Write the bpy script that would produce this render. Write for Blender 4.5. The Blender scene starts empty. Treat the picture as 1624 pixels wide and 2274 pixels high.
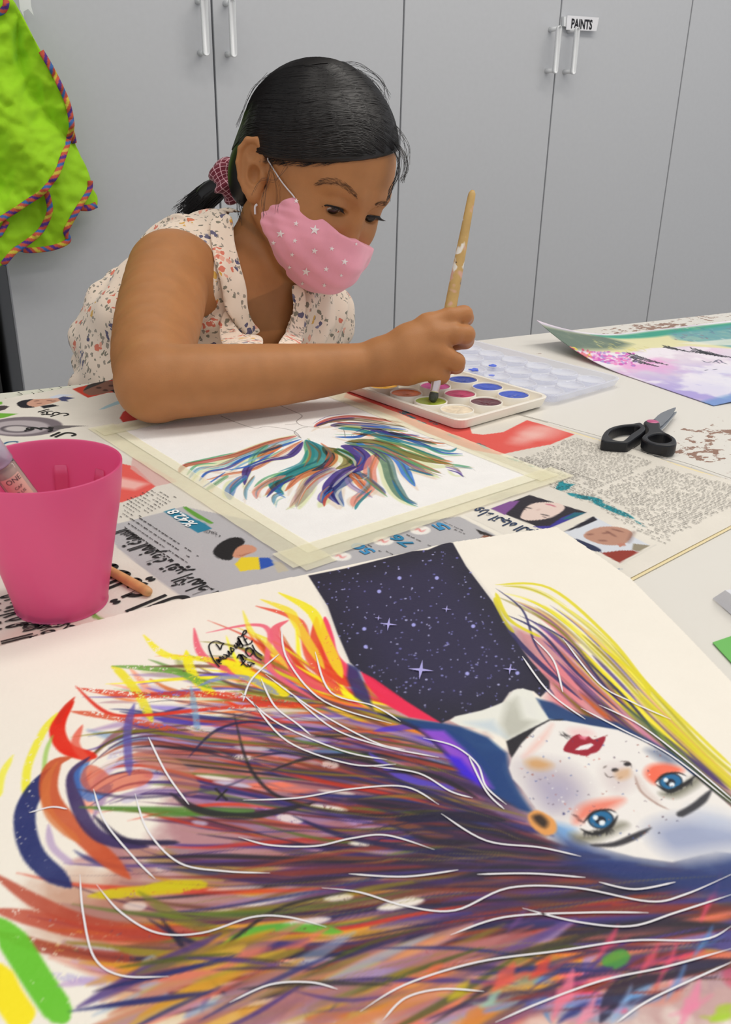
import bpy, bmesh, math, random
import numpy as np
from mathutils import Vector, Matrix
from mathutils.geometry import delaunay_2d_cdt

# ------------------------------------------------------------------ camera, world, lights, exposure
SC = bpy.context.scene
COL = SC.collection
FPX, CX, CY = 2000.0, 812.0, 1137.0          # focal length and centre in photo pixels (1624 x 2274)
TZ = 0.72                                    # table top height
CAM_H = 0.26                                 # lens above the table
_dn = np.array([720 - CX, 5660 - CY, FPX]); _dn /= np.linalg.norm(_dn)
_vy = (-(_dn[0] * (4487 - CX)) - _dn[2] * FPX) / _dn[1]
_X = np.array([4487 - CX, _vy, FPX]); _X /= np.linalg.norm(_X)
_Z = -_dn
RW = np.stack([_X, np.cross(_Z, _X), _Z])    # photo axes (x right, y down, z forward) -> world
CAMP = np.array([0, 0, TZ + CAM_H])
cam = bpy.data.cameras.new('camera'); camo = bpy.data.objects.new('camera', cam); COL.objects.link(camo)
cam.sensor_fit = 'HORIZONTAL'; cam.sensor_width = 36.0; cam.lens = 36.0 * FPX / 1624.0
cam.clip_start = 0.02; cam.clip_end = 50
_m = Matrix.Identity(4)
for i in range(3):
    _m[i][0] = RW[i][0]; _m[i][1] = -RW[i][1]; _m[i][2] = -RW[i][2]; _m[i][3] = CAMP[i]
camo.matrix_world = _m
cam.dof.use_dof = True; cam.dof.focus_distance = 0.92; cam.dof.aperture_fstop = cam.lens / 1000 / 0.0011
SC.camera = camo
world = bpy.data.worlds.new('room_ambient'); SC.world = world; world.use_nodes = True
_bg = world.node_tree.nodes['Background']; _bg.inputs[0].default_value = (0.93, 0.955, 1.0, 1); _bg.inputs[1].default_value = 0.62
SC.view_settings.view_transform = 'Standard'; SC.view_settings.look = 'None'
SC.view_settings.exposure = 0.0; SC.view_settings.gamma = 1.0; SC.view_settings.use_curve_mapping = False
CEIL = 2.75
def area_lamp(x, y, sx, sy, watts, col):
    l = bpy.data.lights.new('ceiling_lamp', 'AREA'); l.shape = 'RECTANGLE'; l.size = sx; l.size_y = sy
    l.energy = watts; l.color = col
    o = bpy.data.objects.new('ceiling_lamp', l); COL.objects.link(o); o.location = (x, y, CEIL - 0.03)
LAMPS = [(0.95, 0.75, 1.2, 0.3, 12), (-0.55, 0.75, 1.2, 0.3, 6), (0.95, -0.75, 1.2, 0.3, 9), (-0.55, -0.75, 1.2, 0.3, 6), (2.1, 0.5, 1.2, 0.3, 16)]
for a in LAMPS: area_lamp(a[0], a[1], a[2], a[3], a[4], (1.0, 0.955, 0.89))

# ------------------------------------------------------------------ photo pixel -> place
def ray(px, py): return RW @ np.array([px - CX, py - CY, FPX])
def tab(px, py, z=TZ):                       # where the line of sight meets a level plane
    d = ray(px, py); return CAMP + d * ((z - CAMP[2]) / d[2])
def wally(px, py, y):                        # ... meets an upright plane at depth y
    d = ray(px, py); return CAMP + d * (y / d[1])
def dep(px, py, zc): return CAMP + ray(px, py) * (zc / FPX)   # ... at a distance along the view axis
def tabs(pts, z=TZ):                         # vectorised tab -> (n,2)
    p = np.asarray(pts, float)
    d = np.stack([p[:, 0] - CX, p[:, 1] - CY, np.full(len(p), FPX)], 1) @ RW.T
    t = (z - CAMP[2]) / d[:, 2]
    return (CAMP + d * t[:, None])[:, :2], t   # t = metres per pixel across the view

# ------------------------------------------------------------------ small builders
def lin(c):
    c = np.asarray(c, float)[:3]
    if c.max() > 1.0: c = c / 255.0
    return np.where(c <= 0.04045, c / 12.92, ((c + 0.055) / 1.055) ** 2.4)
def rgba(c): return (*[float(v) for v in lin(c)], 1.0)
MATS = {}
def mat(name, col=(200, 200, 200), rough=0.5, metal=0.0, var=0.0, scale=30.0, bump=0.0, bscale=200.0, alpha=1.0, trans=0.0, ior=1.45, spec=0.5, sheen=0.0, sss=0.0, coat=0.0):
    if name in MATS: return MATS[name]
    m = bpy.data.materials.new(name); m.use_nodes = True; nt = m.node_tree; b = nt.nodes['Principled BSDF']
    b.inputs['Base Color'].default_value = rgba(col); b.inputs['Roughness'].default_value = rough
    b.inputs['Metallic'].default_value = metal; b.inputs['Alpha'].default_value = alpha
    b.inputs['Transmission Weight'].default_value = trans; b.inputs['IOR'].default_value = ior
    b.inputs['Specular IOR Level'].default_value = spec; b.inputs['Sheen Weight'].default_value = sheen
    b.inputs['Coat Weight'].default_value = coat
    if sss > 0:
        b.inputs['Subsurface Weight'].default_value = sss; b.inputs['Subsurface Radius'].default_value = (0.8, 0.3, 0.15); b.inputs['Subsurface Scale'].default_value = 0.006
    if var > 0 or bump > 0:
        tc = nt.nodes.new('ShaderNodeTexCoord')
    if var > 0:
        n = nt.nodes.new('ShaderNodeTexNoise'); n.inputs['Scale'].default_value = scale; n.inputs['Detail'].default_value = 6
        nt.links.new(tc.outputs['Object'], n.inputs['Vector'])
        r = nt.nodes.new('ShaderNodeValToRGB'); c = lin(col)
        r.color_ramp.elements[0].position = 0.3; r.color_ramp.elements[1].position = 0.7
        r.color_ramp.elements[0].color = (*[float(v) for v in c * (1 - var)], 1); r.color_ramp.elements[1].color = (*[float(v) for v in np.minimum(c * (1 + var), 1)], 1)
        nt.links.new(n.outputs['Fac'], r.inputs['Fac']); nt.links.new(r.outputs['Color'], b.inputs['Base Color'])
    if bump > 0:
        n2 = nt.nodes.new('ShaderNodeTexNoise'); n2.inputs['Scale'].default_value = bscale; n2.inputs['Detail'].default_value = 4
        nt.links.new(tc.outputs['Object'], n2.inputs['Vector'])
        bp = nt.nodes.new('ShaderNodeBump'); bp.inputs['Strength'].default_value = bump; bp.inputs['Distance'].default_value = 0.002
        nt.links.new(n2.outputs['Fac'], bp.inputs['Height']); nt.links.new(bp.outputs['Normal'], b.inputs['Normal'])
    MATS[name] = m; return m
def attr_mat(name, rough=0.6, bump=0.0, bscale=400, spec=0.3, sss=0.0):
    if name in MATS: return MATS[name]
    m = mat(name, (255, 255, 255), rough, bump=bump, bscale=bscale, spec=spec, sss=sss); nt = m.node_tree
    a = nt.nodes.new('ShaderNodeAttribute'); a.attribute_name = 'Col'
    nt.links.new(a.outputs['Color'], nt.nodes['Principled BSDF'].inputs['Base Color']); return m
def tag(o, label=None, cat=None, group=None, kind=None):
    if label: o['label'] = label
    if cat: o['category'] = cat
    if group: o['group'] = group
    if kind: o['kind'] = kind
    return o
def adopt(o, parent):
    o.parent = parent; o.matrix_parent_inverse = Matrix.Translation(parent.location).inverted() if parent.type == 'EMPTY' else Matrix.Identity(4)
    if parent.type != 'EMPTY' and parent.parent: pass
    return o
def thing(name, label, cat, loc=(0, 0, 0), group=None):
    o = bpy.data.objects.new(name, None); COL.objects.link(o); o.location = loc; o.empty_display_size = 0.02
    return tag(o, label, cat, group)
def mesh(name, v, f, m, parent=None, smooth=False, cols=None):
    me = bpy.data.meshes.new(name)
    if isinstance(f, np.ndarray) and len(f):
        v = np.asarray(v, np.float32); k = f.shape[1]
        me.vertices.add(len(v)); me.vertices.foreach_set('co', v.ravel())
        me.loops.add(f.size); me.loops.foreach_set('vertex_index', f.astype(np.int32).ravel())
        me.polygons.add(len(f)); me.polygons.foreach_set('loop_start', np.arange(0, f.size, k, dtype=np.int32))
        try: me.polygons.foreach_set('loop_total', np.full(len(f), k, np.int32))
        except Exception: pass
        me.update(calc_edges=True); me.validate()
    else:
        me.from_pydata([tuple(map(float, p)) for p in v], [], [tuple(int(i) for i in q) for q in f]); me.update()
    if smooth: me.polygons.foreach_set('use_smooth', np.ones(len(me.polygons), bool))
    if cols is not None:
        a = me.color_attributes.new('Col', 'FLOAT_COLOR', 'POINT')
        c = np.ones((len(me.vertices), 4), np.float32); c[:, :3] = cols; a.data.foreach_set('color', c.ravel())
    o = bpy.data.objects.new(name, me); COL.objects.link(o)
    if m: me.materials.append(m)
    if parent: adopt(o, parent)
    return o
def bm_obj(name, bm, m, parent=None, smooth=False):
    me = bpy.data.meshes.new(name); bm.normal_update(); bm.to_mesh(me); bm.free()
    if smooth: me.polygons.foreach_set('use_smooth', np.ones(len(me.polygons), bool))
    o = bpy.data.objects.new(name, me); COL.objects.link(o); me.materials.append(m)
    if parent: adopt(o, parent)
    return o
def add_box(bm, c, s, rot=None, bev=0.0, seg=2):
    M = Matrix.Translation(c) @ (rot.to_4x4() if rot is not None else Matrix.Identity(4)) @ Matrix.Diagonal((s[0], s[1], s[2], 1))
    r = bmesh.ops.create_cube(bm, size=1.0, matrix=M)
    if bev > 0:
        es = list({e for v in r['verts'] for e in v.link_edges})
        bmesh.ops.bevel(bm, geom=es, offset=bev, segments=seg, profile=0.5, affect='EDGES')
def box(name, c, s, m, parent=None, rot=None, bev=0.0, seg=2, smooth=False):
    bm = bmesh.new(); add_box(bm, c, s, rot, bev, seg); return bm_obj(name, bm, m, parent, smooth)
def catmull(p, n=8, closed=False):
    p = np.asarray(p, float); N = len(p)
    if N < 3 and not closed:
        t = np.linspace(0, 1, n * max(1, N - 1) + 1)[:, None]; return p[0] * (1 - t) + p[-1] * t
    out = []
    for i in range(N if closed else N - 1):
        if closed: a, b, c, d = p[(i - 1) % N], p[i], p[(i + 1) % N], p[(i + 2) % N]
        else: a, b, c, d = p[max(i - 1, 0)], p[i], p[i + 1], p[min(i + 2, N - 1)]
        t = np.linspace(0, 1, n, endpoint=False)[:, None]
        out.append(0.5 * ((2 * b) + (c - a) * t + (2 * a - 5 * b + 4 * c - d) * t ** 2 + (-a + 3 * b - 3 * c + d) * t ** 3))
    if not closed: out.append(p[-1:])
    return np.concatenate(out)
def tube_data(path, rad, seg=8, cap=True, flat=None, nrm=None):
    """swept tube; rad scalar or per point; flat = (width, height) ratios across nrm"""
    P = np.asarray(path, float); n = len(P); r = np.broadcast_to(np.asarray(rad, float), (n,))
    T = np.gradient(P, axis=0); T /= np.linalg.norm(T, axis=1)[:, None] + 1e-12
    if nrm is None:
        u = np.cross(T[0], [0.3, 0.2, 0.9]); u /= np.linalg.norm(u) + 1e-12
        U = [u]
        for i in range(1, n):
            u = U[-1] - T[i] * np.dot(U[-1], T[i]); U.append(u / (np.linalg.norm(u) + 1e-12))
        U = np.array(U)
    else:
        nn = np.broadcast_to(np.asarray(nrm, float), (n, 3)); U = np.cross(T, nn); U /= np.linalg.norm(U, axis=1)[:, None] + 1e-12
    Vv = np.cross(T, U); a = np.linspace(0, 2 * np.pi, seg, endpoint=False)
    fw, fh = flat if flat else (1, 1)
    V = P[:, None] + r[:, None, None] * (np.cos(a)[None, :, None] * U[:, None] * fw + np.sin(a)[None, :, None] * Vv[:, None] * fh)
    V = V.reshape(-1, 3)
    i = np.arange(n - 1)[:, None] * seg; j = np.arange(seg)[None]
    F = np.stack([i + j, i + (j + 1) % seg, i + seg + (j + 1) % seg, i + seg + j], -1).reshape(-1, 4)
    F = [tuple(q) for q in F]
    if cap: F += [tuple(range(seg - 1, -1, -1)), tuple(range((n - 1) * seg, n * seg))]
    return V, F
def join_data(parts):
    V, F, o = [], [], 0
    for v, f in parts:
        V.append(np.asarray(v, float)); F += [tuple(int(i) + o for i in q) for q in f]; o += len(v)
    return np.concatenate(V), F
def tube(name, path, rad, m, parent=None, seg=8, flat=None, nrm=None, cap=True):
    v, f = tube_data(path, rad, seg, cap, flat, nrm); return mesh(name, v, f, m, parent, True)
def lathe_data(prof, seg=48, c=(0, 0, 0), close=False):
    prof = np.asarray(prof, float); a = np.linspace(0, 2 * np.pi, seg, endpoint=False); n = len(prof)
    V = np.stack([prof[:, None, 0] * np.cos(a), prof[:, None, 0] * np.sin(a), np.repeat(prof[:, 1:2], seg, 1)], -1).reshape(-1, 3) + np.asarray(c)
    F = []
    for i in range(n - 1 + (1 if close else 0)):
        k = (i + 1) % n
        for j in range(seg): F.append((i * seg + j, i * seg + (j + 1) % seg, k * seg + (j + 1) % seg, k * seg + j))
    return V, F
def inside(poly, x, y):
    poly = np.asarray(poly, float); r = np.zeros(np.shape(x), bool); n = len(poly)
    for i in range(n):
        x1, y1 = poly[i]; x2, y2 = poly[(i + 1) % n]
        if y1 == y2: continue
        c = ((y1 > y) != (y2 > y)) & (x < (x2 - x1) * (y - y1) / (y2 - y1) + x1); r ^= c
    return r
def cdt(poly, step, jitter=0.0):
    """triangulate a closed outline with interior points"""
    poly = np.asarray(poly, float); lo, hi = poly.min(0), poly.max(0)
    pts = [Vector(p) for p in poly]; n = len(poly)
    gx, gy = np.meshgrid(np.arange(lo[0] + step / 2, hi[0], step), np.arange(lo[1] + step / 2, hi[1], step))
    gx[::2] += step * 0.5
    g = np.stack([gx.ravel(), gy.ravel()], 1)
    g = g[inside(poly, g[:, 0], g[:, 1])]
    if len(g):
        d = np.full(len(g), 1e9)
        for i in range(n):
            a, b = poly[i], poly[(i + 1) % n]; ab = b - a
            t = np.clip(((g - a) @ ab) / (ab @ ab + 1e-15), 0, 1); d = np.minimum(d, np.linalg.norm(g - (a + t[:, None] * ab), axis=1))
        g = g[d > step * 0.35]
    pts += [Vector(p) for p in g]
    v, e, f, *_ = delaunay_2d_cdt(pts, [(i, (i + 1) % n) for i in range(n)], [], 1, 1e-7)
    return np.array([tuple(p) for p in v]), [tuple(q) for q in f]
def fnoise(shape, cells, seed, octaves=4, pers=0.55):
    rng = np.random.RandomState(seed); out = np.zeros(shape, np.float32); amp = 1.0; tot = 0
    for o in range(octaves):
        cy = max(2, int(cells * 2 ** o * shape[0] / max(shape))); cx = max(2, int(cells * 2 ** o * shape[1] / max(shape)))
        g = rng.rand(cy + 2, cx + 2).astype(np.float32)
        y = np.linspace(0, cy, shape[0], endpoint=False); x = np.linspace(0, cx, shape[1], endpoint=False)
        yi = y.astype(int); xi = x.astype(int); fy = (y - yi)[:, None]; fx = (x - xi)[None]
        fy = fy * fy * (3 - 2 * fy); fx = fx * fx * (3 - 2 * fx)
        a = g[yi][:, xi]; b = g[yi][:, xi + 1]; c = g[yi + 1][:, xi]; d = g[yi + 1][:, xi + 1]
        out += amp * ((a * (1 - fx) + b * fx) * (1 - fy) + (c * (1 - fx) + d * fx) * fy); tot += amp; amp *= pers
    return out / tot
# ------------------------------------------------------------------ the room
DW = 1.90                                     # cabinet fronts
m_wall = mat('wall_paint', (205, 206, 206), 0.8)
tag(box('floor', (0.6, 0.4, -0.025), (6.0, 5.6, 0.05), mat('floor_vinyl', (150, 142, 130), 0.5, var=0.08, scale=6)), kind='structure')
tag(box('wall_back', (0.6, DW + 0.55, CEIL / 2), (6.0, 0.1, CEIL), m_wall), kind='structure')
tag(box('ceiling', (0.6, 0.4, CEIL + 0.03), (6.0, 5.6, 0.05), mat('ceiling_paint', (235, 235, 232), 0.9)), kind='structure')
x470 = wally(470, 0, DW)[0]; DOORW = (wally(1540, 0, DW)[0] - x470) / 3
m_door = mat('grey_laminate', (200, 202, 206), 0.42, var=0.012, scale=90, bump=0.04, bscale=900, spec=0.35)
m_body = mat('cabinet_carcass', (120, 122, 126), 0.6)
m_white = mat('white_enamel', (236, 238, 240), 0.25)
def door_handle(x, z0, z1, parent):
    y = DW - 0.034; w = 0.0066; bm = bmesh.new(); parts = []
    def stadium(r, yy, n=12):
        p = []
        for k in range(n + 1): a = math.pi * k / n; p.append((x + r * math.cos(a), yy, z1 - w + r * math.sin(a)))
        for k in range(n + 1): a = math.pi + math.pi * k / n; p.append((x + r * math.cos(a), yy, z0 + w + r * math.sin(a)))
        return p
    rings = [stadium(w, y + 0.005), stadium(w, y - 0.001), stadium(w * 0.85, y - 0.002), stadium(w * 0.72, y - 0.001), stadium(w * 0.5, y + 0.002)]
    n = len(rings[0]); V = [p for r in rings for p in r]; F = []
    for i in range(len(rings) - 1):
        for j in range(n): F.append((i * n + j, i * n + (j + 1) % n, (i + 1) * n + (j + 1) % n, (i + 1) * n + j))
    F.append(tuple(range(n - 1, -1, -1))); F.append(tuple(range((len(rings) - 1) * n, len(rings) * n)))
    parts.append((V, F))
    for z in (z0 + w, z1 - w): parts.append(tube_data([(x, DW - 0.0005, z), (x, DW - 0.015, z), (x, y + 0.004, z)], [0.0062, 0.0048, 0.0056], 14))
    v, f = join_data(parts); return mesh('handle', v, f, m_white, parent, True)
hz0 = wally(1228, 163, DW - 0.034)[2]; hz1 = wally(1237, 56, DW - 0.034)[2]
CABH = 2.15
def cabinet(i0, label, handles=True):
    xa = x470 + i0 * DOORW; t = thing('storage_cabinet', label, 'cabinet', (xa + DOORW, DW + 0.25, 0), 'row of grey storage cabinets')
    box('body', (xa + DOORW, DW + 0.26, CABH / 2), (2 * DOORW - 0.003, 0.47, CABH), m_body, t)
    for k in (0, 1):
        d = box('door', (xa + (k + 0.5) * DOORW, DW + 0.0095, CABH / 2 + 0.03), (DOORW - 0.0042, 0.019, CABH - 0.08), m_door, t, bev=0.0012)
        h = door_handle(xa + DOORW + (-0.029 if k == 0 else 0.029), hz0, hz1, t)
        h.parent = d; h.matrix_parent_inverse = Matrix.Translation(t.location).inverted() @ Matrix.Translation(t.location)
    return t
cabinet(-1, 'tall grey cabinet with the green apron hanging on its door')
cabinet(1, 'tall grey cabinet with the PAINTS sign above its door handle')
cabinet(3, 'tall grey cabinet right of the one with the PAINTS sign')
xl = x470 - DOORW
tag(box('dark_gap_1', (xl - 0.62, DW + 0.47, 1.05), (1.1, 0.04, 2.1), mat('gap_shade_brown', (38, 28, 22), 0.5)), kind='structure')  # panel standing in for the dark gap left of the cabinets; shade put into its brown
tag(box('trim_1', (xl - 0.045, DW + 0.3, 1.1), (0.05, 0.3, 2.2), mat('dark_post', (70, 70, 70), 0.5)), kind='structure')
# hand-lettered style card above the handles
def flat_quad(name, px, y, m, parent, thick=0.0012):
    p = [wally(*q, y) for q in px]; v = [tuple(a) for a in p] + [(a[0], a[1] + thick, a[2]) for a in p]
    return mesh(name, v, [(0, 1, 2, 3), (7, 6, 5, 4), (0, 4, 5, 1), (1, 5, 6, 2), (2, 6, 7, 3), (3, 7, 4, 0)], m, parent)
m_card = mat('white_card', (240, 240, 244), 0.5)
def text_mesh(name, s, M, m, parent, size=1.0, bold=0.0, shear=0.0, align='CENTER', fn=None, sub=0):
    c = bpy.data.curves.new('lettering', 'FONT'); c.body = s; c.size = size; c.offset = bold; c.shear = shear; c.resolution_u = 3
    c.align_x = align; c.align_y = 'CENTER'
    o = bpy.data.objects.new('lettering', c); COL.objects.link(o)
    me = bpy.data.meshes.new_from_object(o.evaluated_get(bpy.context.evaluated_depsgraph_get()))
    v = np.array([tuple(q.co) for q in me.vertices]); f = [tuple(p.vertices) for p in me.polygons]
    bpy.data.objects.remove(o); bpy.data.curves.remove(c); bpy.data.meshes.remove(me)
    w = np.array([fn(*q[:2]) if fn else tuple(M @ Vector(q)) for q in v])
    return mesh(name, w, f, m, parent)
m_ink = mat('black_ink', (22, 22, 30), 0.6)
ys = DW - 0.012
sg = thing('name_sign', 'small white card reading PAINTS clipped on a cabinet door', 'sign', tuple(wally(1294, 66, ys)))
sq = [(1261, 34), (1331, 39), (1325, 69), (1258, 66)]
flat_quad('card', sq, ys, m_card, sg)
flat_quad('clip', [(1253, 37), (1262, 36), (1261, 60), (1253, 58)], ys + 0.003, m_white, sg, 0.008)
A, B, D_ = [wally(*q, ys - 0.0006) for q in (sq[0], sq[1], sq[3])]
def sgn(x, y): return A + (B - A) * (x + 0.47) + (D_ - A) * (0.58 - y)
text_mesh('lettering', 'PAINTS', None, m_ink, sg, 1.0, fn=lambda x, y: sgn(x * 0.205, y * 0.93), bold=0.035)
# ------------------------------------------------------------------ table
def worn_table():
    m = bpy.data.materials.new('worn_white_paint'); m.use_nodes = True; nt = m.node_tree; b = nt.nodes['Principled BSDF']
    tc = nt.nodes.new('ShaderNodeTexCoord'); mp = nt.nodes.new('ShaderNodeMapping'); mp.inputs['Scale'].default_value = (1, 1.3, 1)
    nt.links.new(tc.outputs['Object'], mp.inputs['Vector'])
    n1 = nt.nodes.new('ShaderNodeTexNoise'); n1.inputs['Scale'].default_value = 75; n1.inputs['Detail'].default_value = 8; n1.inputs['Roughness'].default_value = 0.65
    n2 = nt.nodes.new('ShaderNodeTexNoise'); n2.inputs['Scale'].default_value = 7.5; n2.inputs['Detail'].default_value = 2
    nt.links.new(mp.outputs['Vector'], n1.inputs['Vector']); nt.links.new(mp.outputs['Vector'], n2.inputs['Vector'])
    sx = nt.nodes.new('ShaderNodeSeparateXYZ'); nt.links.new(tc.outputs['Object'], sx.inputs[0])
    def mth(op, a, b_=None, c=None):
        q = nt.nodes.new('ShaderNodeMath'); q.operation = op
        for i, s in enumerate((a, b_, c)):
            if s is None: continue
            if hasattr(s, 'links'): nt.links.new(s, q.inputs[i])
            else: q.inputs[i].default_value = s
        return q.outputs[0]
    r = nt.nodes.new('ShaderNodeMapRange'); r.inputs[1].default_value = 0.35; r.inputs[2].default_value = 0.95; nt.links.new(sx.outputs[0], r.inputs[0])
    s = mth('ADD', mth('MULTIPLY', n1.outputs['Fac'], 0.55), mth('MULTIPLY', n2.outputs['Fac'], 0.62))
    s = mth('ADD', s, mth('MULTIPLY', r.outputs[0], 0.062))
    cr = nt.nodes.new('ShaderNodeValToRGB'); e = cr.color_ramp.elements
    e[0].position = 0.738; e[0].color = rgba((232, 228, 220)); e[1].position = 0.748; e[1].color = rgba((150, 112, 92))
    nt.links.new(s, cr.inputs['Fac']); nt.links.new(cr.outputs['Color'], b.inputs['Base Color']); b.inputs['Roughness'].default_value = 0.32
    MATS['worn_white_paint'] = m; return m
tb = thing('art_table', 'white painted wooden art table with chipped paint', 'table', (0.6, 0.3, 0))
m_top = worn_table()
box('tabletop', (0.6 + 0.6077 * math.sin(-0.0426) * -1 - 0.026, 0.3077, TZ - 0.016), (2.7, 1.2, 0.032), m_top, tb, rot=Matrix.Rotation(-0.0426, 3, 'Z'), bev=0.003)
box('apron_rail', (0.6, 0.3, TZ - 0.072), (2.5, 1.0, 0.08), mat('rail_paint', (210, 206, 198), 0.5), tb)
for lx in (-0.62, 1.82):
    for ly in (-0.17, 0.77): box('leg', (lx, ly, (TZ - 0.112) / 2), (0.06, 0.06, TZ - 0.112), mat('rail_paint'), tb, bev=0.004)
# ------------------------------------------------------------------ painted / printed sheets: a small raster kit in sheet coordinates
class Sheet:
    def __init__(s, org, e1, L1, L2, res, base, seed=1, grain=0.03):
        s.o = np.asarray(org, float); s.e1 = np.asarray(e1, float) / np.linalg.norm(e1); s.e2 = np.array([-s.e1[1], s.e1[0]])
        s.res = res; s.nx = int(round(L1 / res)) + 1; s.ny = int(round(L2 / res)) + 1
        s.c = np.ones((s.ny, s.nx, 3), np.float32) * (np.asarray(base, np.float32) / 255)
        s.n = fnoise((s.ny, s.nx), 24, seed, 5); s.fine = np.random.RandomState(seed).rand(s.ny, s.nx).astype(np.float32)
        s.c *= 1 - grain * 0.5 + grain * s.n[..., None]
        s.dryn = 0.5 * s.fine + 0.5 * fnoise((s.ny, s.nx), max(s.nx, s.ny) / 3.0, seed + 5, 1)
    def loc(s, pts, z=TZ):
        w, t = tabs(pts, z); d = w - s.o
        return np.stack([d @ s.e1 / s.res, d @ s.e2 / s.res], 1), t / s.res
    def win(s, lo, hi):
        x0 = max(0, int(math.floor(lo[0]))); y0 = max(0, int(math.floor(lo[1]))); x1 = min(s.nx, int(math.ceil(hi[0])) + 1); y1 = min(s.ny, int(math.ceil(hi[1])) + 1)
        return (x0, x1, y0, y1) if x1 > x0 and y1 > y0 else None
    def put(s, w, a, col, mode):
        x0, x1, y0, y1 = w; c = s.c[y0:y1, x0:x1]; a = a[..., None]; col = np.asarray(col, np.float32)
        if col.max() > 1.5: col = col / 255
        if mode == 'mul': s.c[y0:y1, x0:x1] = c * (1 - a + a * col)
        else: s.c[y0:y1, x0:x1] = c * (1 - a) + col * a
    def poly(s, pts, col, alpha=1.0, mode='nor', soft=0.7, smooth=0, rough=0.0, noise=0.0, local=False):
        P = np.asarray(pts, float) if local else s.loc(pts)[0]
        if smooth: P = catmull(P, smooth, True)
        pad = 2 + soft * 2; w = s.win(P.min(0) - pad, P.max(0) + pad)
        if not w: return
        x0, x1, y0, y1 = w; X, Y = np.meshgrid(np.arange(x0, x1, dtype=np.float32), np.arange(y0, y1, dtype=np.float32))
        ins = inside(P, X, Y); d = np.full(X.shape, 1e9, np.float32); n = len(P)
        for i in range(n):
            a, b = P[i], P[(i + 1) % n]; ab = b - a; q = ab @ ab
            if q < 1e-9: continue
            lo = np.minimum(a, b) - pad; hi = np.maximum(a, b) + pad
            i0, i1 = max(0, int(lo[0]) - x0), min(x1 - x0, int(hi[0]) - x0 + 2); j0, j1 = max(0, int(lo[1]) - y0), min(y1 - y0, int(hi[1]) - y0 + 2)
            if i1 <= i0 or j1 <= j0: continue
            x, y = X[j0:j1, i0:i1] - a[0], Y[j0:j1, i0:i1] - a[1]; t = np.clip((x * ab[0] + y * ab[1]) / q, 0, 1)
            d[j0:j1, i0:i1] = np.minimum(d[j0:j1, i0:i1], np.hypot(x - t * ab[0], y - t * ab[1]))
        sd = np.where(ins, d, -d)
        if rough: sd = sd + (s.n[y0:y1, x0:x1] - 0.5) * rough
        A = np.clip(sd / soft + 0.5, 0, 1) * alpha
        if noise: A = A * np.clip(1 - noise + noise * 2 * s.n[y0:y1, x0:x1], 0, 1)
        s.put(w, A, col, mode)
    def stroke(s, pts, wid, col, alpha=0.9, mode='nor', dry=0.0, soft=1.2, taper=(0.25, 0.3), n=7, col2=None, noise=0.0):
        P0 = np.asarray(pts, float); P = catmull(P0, n) if len(P0) > 2 else catmull(P0, 6)
        L, sc = s.loc(P); m = len(L); t = np.linspace(0, 1, m)
        W = np.interp(t, np.linspace(0, 1, len(wid)), wid) if np.ndim(wid) else np.full(m, float(wid))
        ta, tb_ = taper
        if ta > 0: W = W * np.clip(t / ta, 0.06, 1) ** 0.7
        if tb_ > 0: W = W * np.clip((1 - t) / tb_, 0.06, 1) ** 0.7
        R = W * 0.5 * sc; pad = R.max() + soft + 1; w = s.win(L.min(0) - pad, L.max(0) + pad)
        if not w: return
        x0, x1, y0, y1 = w; M = np.zeros((y1 - y0, x1 - x0), np.float32)
        for i in range(m - 1):
            a, b = L[i], L[i + 1]; r = max(R[i], R[i + 1]) + soft + 1; lo = np.minimum(a, b) - r; hi = np.maximum(a, b) + r
            i0, i1 = max(x0, int(lo[0])), min(x1, int(hi[0]) + 2); j0, j1 = max(y0, int(lo[1])), min(y1, int(hi[1]) + 2)
            if i1 <= i0 or j1 <= j0: continue
            x = np.arange(i0, i1, dtype=np.float32)[None] - a[0]; y = np.arange(j0, j1, dtype=np.float32)[:, None] - a[1]; ab = b - a; q = ab @ ab + 1e-9
            u = np.clip((x * ab[0] + y * ab[1]) / q, 0, 1); d = np.hypot(x - u * ab[0], y - u * ab[1]); rr = R[i] + (R[i + 1] - R[i]) * u
            A = np.clip((rr - d) / soft + 0.5, 0, 1) * np.clip(rr / 0.45, 0.25, 1)
            v = M[j0 - y0:j1 - y0, i0 - x0:i1 - x0]; np.maximum(v, A, out=v)
        if dry: M *= np.clip((s.dryn[y0:y1, x0:x1] - dry * 0.62) * 6 + 0.5, 0, 1)
        if noise: M *= np.clip(1 - noise + 2 * noise * s.n[y0:y1, x0:x1], 0, 1)
        s.put(w, M * alpha, col, mode)
    def blob(s, p, rx, ry, col, alpha=1.0, mode='nor', soft=1.0, rot=0.0, rough=0.0, noise=0.0):
        a = np.linspace(0, 2 * np.pi, 28, endpoint=False); x, y = np.cos(a) * rx, np.sin(a) * ry
        s.poly(np.stack([p[0] + x * math.cos(rot) - y * math.sin(rot), p[1] + x * math.sin(rot) + y * math.cos(rot)], 1), col, alpha, mode, soft, 0, rough, noise)
    def build(s, name, zf, m, parent=None, keep=None, thick=0.0):
        X, Y = np.meshgrid(np.arange(s.nx), np.arange(s.ny)); w = s.o + X[..., None] * s.res * s.e1 + Y[..., None] * s.res * s.e2
        z = zf(X * s.res, Y * s.res, w) if callable(zf) else np.full(X.shape, zf)
        V = np.concatenate([w, z[..., None]], -1).reshape(-1, 3)
        i = (np.arange(s.ny - 1)[:, None] * s.nx + np.arange(s.nx - 1)[None]); F = np.stack([i, i + 1, i + s.nx + 1, i + s.nx], -1).reshape(-1, 4)
        cols = lin_arr(np.clip(s.c, 0, 1)).reshape(-1, 3)
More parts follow.
